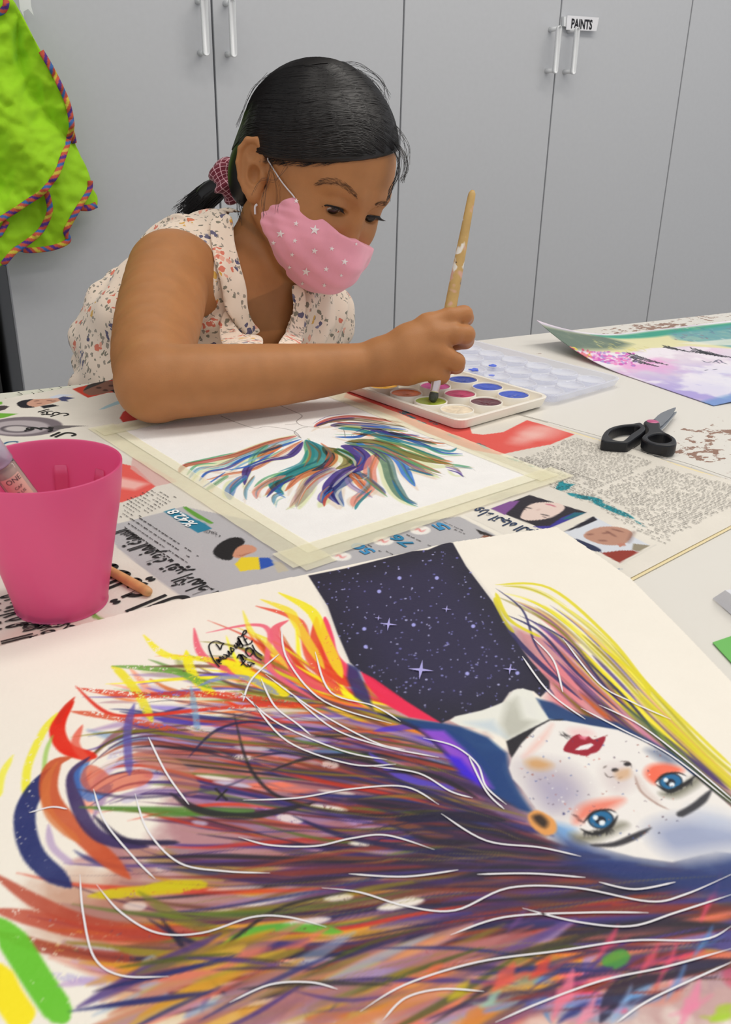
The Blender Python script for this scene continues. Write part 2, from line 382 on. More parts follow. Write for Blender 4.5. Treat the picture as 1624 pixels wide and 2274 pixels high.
        if keep is not None:
            k = keep(X * s.res, Y * s.res, w); kc = k[:-1, :-1] & k[1:, :-1] & k[:-1, 1:] & k[1:, 1:]; F = F[kc.ravel()]
            used = np.zeros(len(V), bool); used[F.ravel()] = True; idx = np.cumsum(used) - 1; V = V[used]; cols = cols[used]; F = idx[F]
        return mesh(name, V, F, m, parent, True, cols)
def lin_arr(c): return np.where(c <= 0.04045, c / 12.92, ((c + 0.055) / 1.055) ** 2.4)
def Zm(ox, oy, k): return lambda pts: [(ox + x / k, oy + y / k) for x, y in pts]     # tracing done in an enlarged view

NPZ = TZ + 0.0012                              # top of the newspaper
# ------------------------------------------------------------------ newspaper
NX = np.array([-0.19, 0.982]); NX /= np.linalg.norm(NX); NY = np.array([-NX[1], NX[0]])   # reading direction, letter-up direction
NO = np.array([0.597, 0.378])
def table_back(x): return 0.9077 - 0.0426 * (x - 0.6)
np_sheet = Sheet(NO + NY * 0.64, -NY, 0.64, 0.60, 0.00115, (231, 225, 214), 3, 0.05)
S = np_sheet
S.c *= (1 - 0.05 * np.clip((fnoise((S.ny, S.nx), 5, 9, 3) - 0.45) * 4, 0, 1))[..., None]
zA = Zm(240, 1040, 3.248); zB = Zm(700, 1130, 3.961); zC = Zm(1010, 1020, 3.609); zD = Zm(0, 830, 5.413); zE = Zm(780, 720, 2.46); zF = Zm(0, 820, 3.667)
# grey feature panel
S.poly([(230, 1172), (275, 1164), (368, 1140), (408, 1129), (690, 1190), (1020, 1151), (1112, 1199), (1000, 1265), (424, 1345), (346, 1289), (262, 1222)], (182, 180, 183), 1, noise=0.08)
S.poly(zB([(1480, 250), (1624, 262), (1624, 300), (1500, 300), (1450, 280)]), (146, 96, 76), 1)
S.poly(zB([(1410, 195), (1500, 225), (1600, 270), (1500, 250), (1450, 240)]), (52, 48, 48), 1)
S.poly([(1022, 1150), (1110, 1196), (1116, 1192), (1030, 1147)], (238, 232, 220), 1)
S.poly(zA([(405, 325), (480, 302), (540, 335), (640, 385), (700, 410), (752, 450), (650, 480), (570, 430), (450, 355)]), (44, 126, 156), 1)
S.poly(zA([(538, 290), (565, 290), (690, 365), (765, 408), (740, 415), (640, 370), (560, 315)]), (98, 156, 60), 1)
S.poly(zA([(758, 620), (800, 560), (880, 518), (950, 514), (988, 545), (950, 590), (915, 640), (880, 678), (800, 665)]), (34, 32, 34), 1, smooth=4)
S.poly(zA([(900, 650), (930, 590), (990, 565), (1062, 582), (1066, 615), (1000, 640), (960, 662)]), (206, 146, 118), 1, smooth=4)
S.stroke(zA([(930, 640), (960, 645), (1000, 632), (1040, 622)]), 3, (120, 60, 50), 0.8)
S.poly(zA([(925, 705), (965, 660), (1085, 658), (1095, 742), (1040, 745), (960, 757)]), (232, 206, 44), 1, rough=3)
S.poly(zA([(1088, 660), (1165, 660), (1212, 712), (1100, 745)]), (44, 84, 176), 1)
S.poly(zA([(1190, 690), (1250, 690), (1300, 750), (1230, 765)]), (196, 186, 160), 0.8, rough=4)
for p in (zB([(228, 440)]), zB([(600, 300)]), zB([(925, 205)])):
    S.blob(p[0], 23, 10, (238, 234, 228), 1); S.stroke([(p[0][0] - 14, p[0][1] + 1), (p[0][0] - 4, p[0][1] - 3), (p[0][0] + 2, p[0][1] + 3), (p[0][0] + 13, p[0][1] - 2)], 5, (226, 120, 120), 0.9, n=4)
# red swashes
red = (224, 92, 84)
S.poly(zE([(0, 345), (200, 345), (420, 470), (600, 535), (645, 560), (660, 605), (720, 612), (830, 598), (960, 532), (1060, 560), (1222, 610), (1090, 665), (960, 690), (810, 722), (660, 695), (420, 605), (250, 520), (-40, 405)]), red, 1, noise=0.1)
for k, (x, y, r) in enumerate(((1000, 590, 60), (960, 620, 50), (1050, 600, 70), (920, 645, 40))): S.poly(zE([(x - r * 1.6, y + 10), (x - 20, y - r * 0.5), (x + r * 1.7, y - 14), (x + r, y + r * 0.45), (x - r * 0.4, y + r * 0.6)]), (240, 214, 206), 0.35, soft=9, smooth=4)
for x, y in ((20, 368), (85, 385), (280, 490), (330, 512), (385, 540), (450, 545), (540, 610), (575, 625), (710, 665), (735, 680), (190, 440), (300, 485)):
    S.stroke(zE([(x - 22, y - 8), (x, y + 4), (x + 24, y + 12)]), 9, (40, 116, 128), 0.9, dry=0.5)
S.poly([(255, 1030), (300, 1040), (346, 1084), (318, 1103), (270, 1120), (240, 1118)], red, 1)
S.poly([(262, 1062), (330, 1078), (300, 1092), (260, 1086)], (240, 214, 206), 0.7, soft=6)
S.poly([(295, 1020), (330, 1035), (395, 1075), (345, 1084), (290, 1045)], (214, 170, 164), 0.8)
# left-hand pictures
S.poly(zD([(868, 200), (1080, 145), (1420, 70), (1560, 100), (1560, 230), (1300, 245), (1060, 305)]), (196, 62, 46), 1)
S.poly(zD([(1000, 225), (1050, 160), (1160, 120), (1300, 100), (1430, 110), (1450, 180), (1300, 240), (1120, 275), (1040, 260)]), (132, 92, 78), 1, smooth=4)
S.poly(zD([(1000, 225), (1060, 150), (1200, 112), (1300, 98), (1180, 150), (1080, 190)]), (58, 52, 52), 1)
for x, y in ((1190, 185), (1270, 215), (1340, 160)): S.blob(zD([(x, y)])[0], 6, 2.2, (70, 44, 40), 0.9)
S.poly(zD([(1330, 215), (1450, 190), (1470, 250), (1400, 260)]), (40, 34, 40), 1)
S.poly(zD([(205, 380), (260, 345), (400, 330), (540, 322), (700, 310), (740, 330), (660, 365), (540, 400), (400, 425), (270, 428)]), (206, 158, 136), 1, smooth=3)
S.poly(zD([(203, 380), (260, 345), (400, 328), (330, 365), (340, 400), (420, 424), (270, 428)]), (38, 36, 44), 1, smooth=3)
S.poly(zD([(490, 412), (640, 388), (715, 408), (530, 440)]), (34, 34, 42), 1)
S.poly(zD([(700, 312), (760, 288), (905, 308), (800, 330), (836, 350), (740, 345)]), (70, 74, 112), 1)
S.poly(zD([(590, 300), (720, 262), (900, 270), (760, 292), (640, 318)]), (206, 214, 232), 0.9)
for x, y in ((450, 352), (480, 382), (600, 345), (650, 350)): S.stroke(zD([(x - 40, y), (x + 30, y - 6)]), 4, (92, 56, 52), 0.9)
S.poly(zD([(-60, 350), (30, 355), (30, 385), (-60, 400)]), (112, 176, 60), 1); S.poly(zD([(-60, 405), (60, 400), (112, 412), (60, 450), (-60, 480)]), (74, 62, 66), 1)
S.poly(zD([(-60, 490), (215, 500), (60, 545), (-60, 565)]), (112, 176, 60), 1)
S.blob(zD([(290, 655)])[0], 86, 22, (120, 110, 116), 1, soft=2, rot=-0.03); S.blob(zD([(230, 665)])[0], 68, 16, (178, 168, 172), 1, soft=3, rot=-0.03)
S.blob(zD([(205, 682)])[0], 38, 8.5, (96, 88, 94), 1, soft=2); S.blob(zD([(205, 680)])[0], 27, 6, (196, 188, 188), 1, soft=3)
S.poly(zD([(560, 660), (700, 640), (1070, 650), (900, 662), (700, 690)]), (98, 92, 94), 0.9)
S.poly(zD([(1190, 450), (1280, 400), (1400, 350), (1560, 300), (1560, 350), (1400, 390), (1260, 440)]), (150, 190, 204), 0.8)
S.poly(zD([(1440, 550), (1480, 480), (1560, 420), (1700, 560), (1480, 600)]), (196, 62, 56), 1)
S.stroke(zD([(30, 880), (90, 845), (190, 835), (215, 850)]), 7, (30, 84, 124), 1)
S.poly([(205, 1362), (228, 1378), (255, 1390), (238, 1392), (205, 1376)], (104, 164, 60), 1)
S.poly([(40, 1395), (200, 1375), (300, 1380), (200, 1410), (0, 1450), (-60, 1450)], (238, 204, 190), 0.55, soft=10)
# portraits on the right-hand page
q1 = zC([(288, 410), (600, 300), (1062, 440), (730, 582)])
S.poly(q1, (52, 48, 56), 1)
S.poly(zC([(290, 410), (440, 352), (520, 345), (470, 400), (420, 440), (405, 462)]), (130, 84, 148), 1, smooth=0)
S.poly(zC([(620, 552), (760, 548), (860, 480), (960, 440), (1058, 442), (730, 580)]), (66, 60, 150), 1); S.poly(zC([(850, 500), (960, 440), (1055, 442), (930, 490)]), (40, 110, 118), 0.9)
S.poly(zC([(528, 470), (570, 400), (640, 365), (760, 358), (850, 372), (882, 405), (830, 452), (740, 490), (600, 505), (540, 490)]), (228, 206, 196), 1, smooth=4)
S.stroke(zC([(540, 405), (580, 402), (620, 410)]), 5, (40, 34, 40), 0.9); S.stroke(zC([(690, 455), (720, 460), (760, 470)]), 5, (40, 34, 40), 0.9)
S.stroke(zC([(545, 412), (570, 420)]), 4, (60, 40, 44), 0.9); S.stroke(zC([(700, 470), (740, 486)]), 3, (60, 40, 44), 0.9)
S.stroke(zC([(725, 372), (770, 380), (810, 396)]), 7, (196, 112, 128), 0.95); S.stroke(zC([(650, 425), (690, 410)]), 4, (200, 168, 160), 0.8)
q2 = zC([(870, 600), (1110, 470), (1562, 705), (1320, 846)])
S.poly(q2, (214, 218, 226), 1); S.poly(zC([(870, 600), (1110, 470), (1145, 500), (1000, 560), (920, 585)]), (44, 42, 52), 1)
S.poly(zC([(960, 650), (1050, 680), (1160, 730), (1165, 758), (1060, 735), (975, 690)]), (50, 56, 84), 1, smooth=3)
S.poly(zC([(1170, 765), (1330, 745), (1430, 745), (1470, 760), (1320, 846)]), (148, 60, 50), 1); S.poly(zC([(1430, 690), (1562, 705), (1480, 755), (1420, 740)]), (150, 140, 120), 1)
S.poly(zC([(1032, 630), (1070, 590), (1180, 555), (1330, 560), (1420, 600), (1400, 660), (1330, 700), (1200, 700), (1090, 670)]), (188, 142, 122), 1, smooth=4)
S.poly(zC([(1300, 690), (1360, 685), (1370, 705), (1320, 718)]), (190, 130, 112), 1)
for a_ in ([(1060, 620), (1110, 612)], [(1150, 665), (1220, 668)], [(1210, 585), (1300, 640)], [(1250, 570), (1360, 600)], [(1180, 610), (1240, 600)]): S.stroke(zC(a_), 6, (112, 72, 66), 0.7, soft=2)
S.stroke(zC([(1390, 690), (1420, 620), (1440, 590)]), 8, (110, 80, 76), 0.5, soft=3)
S.poly(zC([(250, 330), (400, 275), (520, 285), (430, 325), (300, 350)]), (196, 192, 186), 0.8)
S.stroke(zC([(80, 465), (400, 620)]), 1.6, (170, 168, 160), 0.8); S.stroke(zC([(1340, 855), (1610, 700)]), 1.6, (170, 168, 160), 0.8, taper=(0, 0))
S.poly(zC([(1240, 895), (1340, 892), (1280, 915)]), (60, 96, 140), 0.9)
teal = (36, 140, 154)
S.poly(zC([(800, 225), (820, 195), (870, 178), (890, 200), (975, 212), (920, 255), (860, 272), (800, 255)]), teal, 0.95, rough=6)
S.stroke(zC([(905, 285), (1000, 312), (1130, 338), (1160, 370), (1300, 430), (1440, 492)]), [14, 22, 24, 20, 22, 14], teal, 0.95, dry=0.25, taper=(0.1, 0.1))
S.stroke(zC([(1440, 500), (1530, 560)]), 7, teal, 0.8, dry=0.6); S.stroke(zC([(420, 0), (520, 30)]), 8, teal, 0.7, dry=0.5); S.stroke(zC([(590, 60), (640, 75)]), 5, teal, 0.6, dry=0.5)
# edge rule line along the top of the page
_e = [(1130, 919), (1200, 937), (1274, 958), (1338, 976), (1430, 1008), (1521, 1033), (1624, 1068)]
fold = fnoise((S.ny, S.nx), 4, 77, 2)
def npz(x, y, w): return NPZ + 0.0006 * fold[:w.shape[0], :w.shape[1]] + 0.0016 * np.exp(-((x - 0.30) / 0.012) ** 2) * 0.3
news = thing('newspaper', 'printed Arabic newspaper spread over the table', 'newspaper', (*(NO + NY * 0.3), TZ))
m_news = attr_mat('newsprint', 0.8, 0.15, 500)
edge_n = fnoise((S.ny, 1), 30, 6, 3)[:, 0]
np_o = S.build('top_page', lambda x, y, w: npz(x, y, w), m_news, news, keep=lambda x, y, w: (w[..., 1] < table_back(w[..., 0]) + 0.012) & (x < 0.637 + 0.003 * np.sin(y * 60)))
for k in (1,):                                # the pages underneath, edges just showing
    c = [NO + NY * 0.66 - NX * 0.0022 * k, NO - NX * 0.0022 * k + NY * (0.002 * k), NO + NX * 0.52 + NY * 0.002 * k, NO + NX * 0.30 + NY * 0.66]
    V = [(*p, TZ + 0.0011 - 0.0004 * k) for p in c]; o = mesh('under_page', V, [(0, 1, 2, 3)], mat('yellowed_newsprint', (236, 220, 176), 0.85), news)
def nploc(px, py): return tab(px, py)[:2]
m_print = mat('news_ink', (66, 62, 62), 0.85)
def text_block(poly, lead=0.0034, word=(0.0018, 0.0048), h=0.00075, seed=0, m=None, dens=0.9):
    P = np.array([nploc(*q) for q in poly]); L = np.stack([P @ NX, P @ NY], 1); rn = random.Random(seed); V, F = [], []
    y = L[:, 1].min() + lead / 2
    while y < L[:, 1].max():
        x = L[:, 0].min() + rn.uniform(0, 0.001)
        while x < L[:, 0].max():
            w = rn.uniform(*word)
            if inside(L, np.array([x + w / 2]), np.array([y]))[0] and rn.random() < dens:
                k = max(1, int(w / 0.0011)); xs = np.linspace(x, x + w, k + 1)
                yy = [y + rn.uniform(-0.00018, 0.00018) for _ in xs]; hh = [h * rn.uniform(0.35, 1.0) for _ in xs]
                b = len(V)
                for a_, c_, d_ in zip(xs, yy, hh):
                    for s_ in (-1, 1):
                        p = NX * a_ + NY * (c_ + s_ * d_ / 2); V.append((p[0], p[1], NPZ + 0.00085))
                F += [(b + 2 * i, b + 2 * i + 2, b + 2 * i + 3, b + 2 * i + 1) for i in range(k)]
                if rn.random() < 0.12:          # an ascender
                    xx = rn.choice(xs); b = len(V)
                    for (dx, dy) in ((-0.00015, 0), (0.00015, 0), (0.00025, 0.0009), (-0.00005, 0.0009)): p = NX * (xx + dx) + NY * (y + dy); V.append((p[0], p[1], NPZ + 0.00085))
                    F.append((b, b + 1, b + 2, b + 3))
            x += w + rn.uniform(0.0008, 0.0016)
        y += lead
    if F: return mesh('column_text', V, F, m or m_print, news)
text_block([(1150, 1030), (1274, 974), (1452, 1030), (1380, 1068), (1338, 1080), (1240, 1048)], seed=1)
text_block([(1462, 1038), (1700, 1102), (1620, 1130), (1488, 1200), (1322, 1095)], seed=2, lead=0.0030)
text_block([(1120, 1022), (1170, 1018), (1345, 1078), (1322, 1092), (1240, 1060)], seed=3, lead=0.0030)
text_block([(1215, 1085), (1240, 1062), (1310, 1090), (1325, 1105), (1290, 1115)], seed=4)
text_block([(1280, 1100), (1325, 1105), (1490, 1200), (1475, 1215), (1380, 1165)], seed=5, lead=0.0032)
text_block([(275, 1118), (338, 1092), (398, 1110), (350, 1135), (300, 1158), (268, 1160)], seed=6, lead=0.0036)
text_block([(282, 1158), (312, 1150), (445, 1238), (428, 1252), (405, 1262), (270, 1182)], seed=7, lead=0.0050, h=0.0010, word=(0.002, 0.006))
text_block(zD([(130, 260), (900, 150), (1020, 140), (900, 165), (170, 310)]), seed=8, lead=0.010, h=0.0022, word=(0.001, 0.0025))
text_block(zB([(470, 340), (700, 420), (680, 432), (440, 355)]), seed=9, lead=0.0030, h=0.0009); text_block(zB([(810, 245), (1030, 345), (1010, 362), (790, 262)]), seed=10, lead=0.003, h=0.0009); text_block(zB([(1140, 130), (1340, 235), (1320, 250), (1120, 150)]), seed=11, lead=0.003, h=0.0009)
# lettering: joined Arabic forms laid out right to left
AR = {'ا': 'FE8D FE8E', 'أ': 'FE83 FE84', 'ب': 'FE8F FE90 FE91 FE92', 'ة': 'FE93 FE94', 'ت': 'FE95 FE96 FE97 FE98', 'ج': 'FE9D FE9E FE9F FEA0', 'ح': 'FEA1 FEA2 FEA3 FEA4', 'د': 'FEA9 FEAA', 'ر': 'FEAD FEAE', 'ز': 'FEAF FEB0', 'س': 'FEB1 FEB2 FEB3 FEB4', 'ض': 'FEBD FEBE FEBF FEC0', 'ط': 'FEC1 FEC2 FEC3 FEC4', 'ع': 'FEC9 FECA FECB FECC', 'غ': 'FECD FECE FECF FED0', 'ف': 'FED1 FED2 FED3 FED4', 'ك': 'FED9 FEDA FEDB FEDC', 'ل': 'FEDD FEDE FEDF FEE0', 'م': 'FEE1 FEE2 FEE3 FEE4', 'ن': 'FEE5 FEE6 FEE7 FEE8', 'ه': 'FEE9 FEEA FEEB FEEC', 'و': 'FEED FEEE', 'ى': 'FEEF FEF0', 'ي': 'FEF1 FEF2 FEF3 FEF4', 'ء': 'FE80'}
def arabic(s):
    s = s.replace('لأ', '\ufef7').replace('لا', '\ufefb'); out = []
    for i, ch in enumerate(s):
        if ch not in AR: out.append(ch); continue
        fm = [chr(int(h, 16)) for h in AR[ch].split()]; pv = s[i - 1] if i else ' '; nx = s[i + 1] if i + 1 < len(s) else ' '
        a_ = pv in AR and len(AR[pv].split()) == 4 and ch != 'ء'; b_ = (nx in AR and nx != 'ء' or nx in '\ufef7\ufefb') and len(fm) == 4
        out.append(fm[3] if a_ and b_ else fm[2] if b_ else fm[1] if a_ and len(fm) > 1 else fm[0])
    r = ''.join(reversed(out)); return r
def np_text(s, pa, pb, size, col=(30, 28, 30), name='headline', stretch=None, bold=0.0):
    """lettering along the page: pa = photo pixel where its right-hand (first) letter stands, pb its left-hand end"""
    A_, B_ = nploc(*pa), nploc(*pb); d = A_ - B_; L = np.linalg.norm(d); ex = d / L; ey = np.array([-ex[1], ex[0]]); tmp = []
    o = text_mesh(name, s, None, mat('print_%d_%d_%d' % col, col, 0.8), news, 1.0, bold=bold, align='LEFT', fn=lambda x, y: (x, y, 0))
    v = np.array([tuple(q.co) for q in o.data.vertices]); x0, x1 = v[:, 0].min(), v[:, 0].max(); k = L / (x1 - x0)
    w = B_ + (v[:, :1] - x0) * k * ex + v[:, 1:2] * size * ey
    o.data.vertices.foreach_set('co', np.concatenate([w, np.full((len(w), 1), NPZ + 0.0009)], 1).astype(np.float32).ravel()); o.data.update(); return o
np_text(arabic('السمنة المفرطة.. تغير الأنماط ال'), (262, 1185), (482, 1338), 0.020, bold=0.02)
np_text(arabic('الحالية ال'), (205, 1262), (372, 1368), 0.036, bold=0.02)
np_text(arabic('وراء اتجاه الب'), (1052, 1137), (1192, 1193), 0.015, (40, 60, 96), bold=0.02)
np_text('%42.8', (382, 1139), (430, 1173), 0.0115, (238, 240, 240), 'percentage', bold=0.02)
np_text('50', (787, 1213), (826, 1234), 0.0120, (60, 140, 190), 'number', bold=0.03); np_text('76', (873, 1195), (913, 1217), 0.0120, (50, 130, 170), 'number', bold=0.03); np_text('5', (968, 1167), (993, 1182), 0.0120, (60, 140, 190), 'number', bold=0.03)
np_text(arabic('الكويت'), (458, 1184), (487, 1198), 0.006, name='caption')
np_text(arabic('من زيادة في الم'), (5, 1330), (52, 1440), 0.022, bold=0.02); np_text(arabic('على السمنة المرض'), (40, 1340), (108, 1425), 0.018, bold=0.02); np_text(arabic('السكر'), (110, 1385), (158, 1412), 0.018, bold=0.02)
np_text(arabic('الأكل'), (98, 915), (140, 930), 0.016, bold=0.02); np_text(arabic('في ال'), (60, 955), (160, 975), 0.016, bold=0.02)
_P = [(*nploc(*q), NPZ + 0.0009) for q in _e]
for i, q in enumerate(_P): pass
v, f = tube_data(catmull(_P, 4), 0.0005, 4, True, (1, 0.3), (0, 0, 1)); mesh('fold_line', v, f, mat('fold_grey', (150, 144, 136), 0.8), news)
# ------------------------------------------------------------------ taped sheet being painted
A0 = np.array([0.2335, 0.4615]); AE1 = np.array([0.99, 0.139]); AE1 /= np.linalg.norm(AE1); AE2 = np.array([-AE1[1], AE1[0]])
a4 = Sheet(A0, AE1, 0.222, 0.297, 0.0006, (244, 242, 240), 11, 0.03); S = a4; z7 = Zm(250, 900, 2.03)
OR, BL, TEL, PUR, GRN, YG, BRN, RD, PNK, SKY, VIO = (222, 110, 62), (36, 92, 190), (28, 124, 136), (58, 40, 128), (70, 156, 104), (206, 216, 140), (110, 92, 62), (196, 74, 62), (228, 140, 124), (120, 176, 206), (150, 124, 186)
K = [  # points, width px, colour, alpha
    ([(830, 150), (700, 185), (560, 235), (440, 262), (330, 285), (300, 320)], 20, RD, .75), ([(840, 158), (700, 200), (590, 245), (480, 290), (390, 300), (345, 345)], 16, SKY, .7),
    ([(850, 165), (720, 210), (600, 250), (520, 295), (430, 315), (392, 355)], 11, BL, .95), ([(855, 172), (740, 240), (640, 300), (520, 325), (420, 352)], 12, OR, .7),
    ([(858, 178), (800, 240), (700, 260), (620, 290), (600, 330), (596, 372)], 18, PUR, .9), ([(600, 330), (550, 370), (530, 400), (530, 440)], 22, (88, 124, 190), .8),
    ([(520, 330), (470, 365), (410, 405)], 12, (120, 176, 130), .8), ([(870, 170), (890, 230), (860, 290), (760, 330), (690, 370), (640, 400)], 20, GRN, .8),
    ([(875, 170), (930, 220), (920, 270), (850, 300), (760, 345), (735, 385), (770, 415)], 34, TEL, .92), ([(780, 330), (700, 360), (650, 400), (650, 435)], 16, PNK, .8),
    ([(820, 330), (740, 370), (690, 420)], 12, RD, .6), ([(700, 190), (640, 240), (620, 290)], 14, GRN, .5), ([(760, 190), (690, 230), (660, 250)], 18, OR, .7),
    ([(950, 200), (990, 240), (970, 280), (900, 310), (840, 340), (780, 400)], 24, OR, .8), ([(970, 210), (985, 250), (950, 290), (900, 310)], 16, BL, .9),
    ([(965, 205), (1060, 240), (1060, 280), (1010, 300)], 26, (130, 120, 60), .9), ([(1010, 210), (1080, 250), (1090, 280)], 26, GRN, .85),
    ([(1035, 195), (1090, 210), (1130, 250), (1110, 290), (1040, 320), (990, 370), (975, 410), (1020, 460)], 34, PUR, .93), ([(1000, 300), (920, 340), (870, 390), (830, 470)], 34, VIO, .5),
    ([(960, 320), (880, 360), (840, 420), (800, 475)], 18, (190, 140, 120), .6), ([(1110, 310), (1040, 360), (1000, 400), (1040, 470)], 28, (80, 120, 200), .85),
    ([(985, 385), (950, 420), (945, 455)], 20, (96, 70, 170), .8), ([(1070, 320), (1110, 340), (1150, 320)], 24, BRN, .85),
    ([(1190, 230), (1160, 300), (1160, 380), (1100, 440), (1085, 470)], 26, PNK, .85), ([(1120, 320), (1180, 370), (1230, 412)], 16, (92, 110, 160), .85), ([(1080, 320), (1120, 370), (1150, 400)], 20, OR, .8),
    ([(1060, 340), (1080, 380), (1170, 430)], 14, VIO, .6), ([(1050, 180), (1150, 200), (1230, 260), (1260, 350), (1310, 430), (1370, 460)], 26, (92, 132, 132), .85),
    ([(1100, 185), (1200, 200), (1290, 260), (1330, 330), (1362, 378)], 22, (58, 120, 214), .93), ([(1110, 175), (1260, 230), (1350, 290), (1450, 330)], 14, SKY, .8), ([(1130, 180), (1280, 235), (1400, 290), (1480, 320)], 18, (196, 128, 92), .85),
    ([(1060, 175), (1200, 180), (1320, 230), (1430, 262), (1535, 280)], 26, (126, 116, 58), .9), ([(1160, 165), (1320, 200), (1450, 250), (1530, 268)], 14, OR, .8), ([(1180, 160), (1300, 190), (1420, 235), (1500, 262)], 16, GRN, .7),
    ([(1005, 155), (1100, 155), (1180, 130), (1280, 150), (1400, 190), (1480, 225), (1575, 232)], 13, BL, .95), ([(1200, 140), (1320, 180), (1440, 205), (1520, 220), (1550, 205)], 12, (50, 140, 160), .9),
    ([(1080, 140), (1200, 150), (1340, 165), (1440, 180), (1500, 186)], 13, OR, .85), ([(1130, 110), (1180, 120), (1250, 140), (1380, 150)], 22, PUR, .85), ([(990, 105), (1060, 95), (1160, 100), (1250, 110)], 22, (86, 74, 120), .9),
    ([(910, 110), (980, 75), (1080, 62), (1200, 75), (1330, 95)], 16, RD, .85), ([(960, 90), (1060, 75), (1180, 85), (1320, 110)], 18, BRN, .8), ([(1020, 115), (1120, 125), (1240, 165), (1300, 180)], 18, TEL, .85),
    ([(1000, 100), (1120, 112), (1220, 120), (1330, 130)], 14, (120, 150, 70), .8), ([(920, 105), (1000, 78), (1090, 68)], 10, PUR, .9), ([(1240, 130), (1380, 170), (1460, 190)], 14, (90, 140, 90), .8),
    ([(1500, 290), (1550, 305), (1575, 325)], 7, VIO, .8), ([(1530, 285), (1624, 300)], 8, (130, 180, 180), .8), ([(1330, 300), (1400, 320), (1445, 332)], 10, YG, .9), ([(640, 330), (600, 390), (600, 435)], 5, BRN, .7), ([(770, 415), (735, 430), (728, 462)], 4, (120, 120, 110), .7)]
rn = random.Random(4)
for P, w, c, al in K:                           # pale underlayer, then the strokes
    S.stroke([(x + rn.uniform(-8, 8), y + rn.uniform(-4, 12)) for x, y in z7(P)], w * 1.2, YG if rn.random() < .5 else (222, 196, 170), 0.5, soft=3)
for P, w, c, al in K:
    q = z7(P); S.stroke(q, w * 1.12, c, al * 0.92, 'mul' if rn.random() < .3 else 'nor', noise=0.3, soft=1.5, taper=(0.12, 0.28))
    S.stroke([(x + 1.5, y - w * 0.12) for x, y in q], w * 0.22, np.array(c) * 0.6, 0.5, soft=1.5)
for _ in range(130):
    P, w, c, al = rn.choice(K); o_ = rn.uniform(-10, 10); q = [(x + o_ * 0.6, y + o_) for x, y in z7(P)]
    a_ = rn.randint(0, max(0, len(q) - 3)); S.stroke(q[a_:a_ + 3], rn.uniform(2, 9), rn.choice([OR, BL, TEL, PUR, GRN, BRN, RD, SKY, (240, 236, 214)]), rn.uniform(.4, .8), soft=1.3)
for P in ([(750, 10), (820, 40), (855, 60), (830, 85), (860, 105), (930, 112)], [(490, 60), (560, 90), (640, 115), (690, 108), (760, 115), (820, 130), (850, 160)], [(850, 160), (820, 135), (850, 115), (880, 110)], [(1050, 160), (1040, 120), (1000, 110)], [(780, 100), (830, 95)]):
    S.stroke(z7(P), 1.9, (132, 126, 124), 0.8, soft=0.8, taper=(0, 0))
for _ in range(160):
    P, w, c, al = rn.choice(K); p = z7([rn.choice(P)])[0]; S.stroke([p, (p[0] + rn.uniform(-14, 14), p[1] + rn.uniform(-3, 9))], 1.3, (120, 110, 110), 0.4, soft=0.8)
wc = thing('watercolour_sheet', 'white paper taped to the newspaper with colourful flowing watercolour hair strokes', 'drawing', (*A0, NPZ))
S.build('paper', NPZ + 0.0013, attr_mat('watercolour_paper', 0.75, 0.2, 700), wc)
def tape_mat():
    m = mat('masking_tape_paper', (255, 248, 214), 0.6, var=0.03, scale=200, bump=0.12, bscale=700); nt = m.node_tree; b = nt.nodes['Principled BSDF']
    t = nt.nodes.new('ShaderNodeBsdfTransparent'); x = nt.nodes.new('ShaderNodeMixShader'); x.inputs[0].default_value = 0.5
    nt.links.new(t.outputs[0], x.inputs[1]); nt.links.new(b.outputs[0], x.inputs[2]); nt.links.new(x.outputs[0], nt.nodes['Material Output'].inputs['Surface']); return m
m_tape = tape_mat()
def tape(label, p, q, w, k):
    p, q = np.array(p), np.array(q); d = (q - p) / np.linalg.norm(q - p); n = np.array([-d[1], d[0]]) * w / 2; V, F = [], []; r = random.Random(k); N = 40
    for i in range(N + 1):
        c = p + (q - p) * i / N; e0 = r.uniform(-1, 1) * 0.0003; z = NPZ + 0.0017 + 0.0002 * k + 0.0002 * math.sin(i * 1.7 + k)
        V += [(*(c - n * (1 + e0)), z), (*(c + n), z)]
    F = [(2 * i, 2 * i + 2, 2 * i + 3, 2 * i + 1) for i in range(N)]
    return tag(mesh('masking_tape', V, F, m_tape, None, True), label, 'tape', 'tape strips holding the sheet')
def ap(a, b): return A0 + AE1 * a + AE2 * b
tape('pale masking tape along the sheet edge nearest the pink cup', ap(-0.003, -0.020), ap(-0.003, 0.315), 0.024, 0)
tape('pale masking tape along the sheet edge facing the large portrait', ap(-0.020, -0.001), ap(0.246, -0.001), 0.024, 1)
tape('pale masking tape along the sheet edge facing the paint box', ap(0.226, -0.006), ap(0.226, 0.300), 0.022, 2)
tape('pale masking tape along the sheet edge under the forearm', ap(-0.012, 0.298), ap(0.236, 0.298), 0.022, 3)
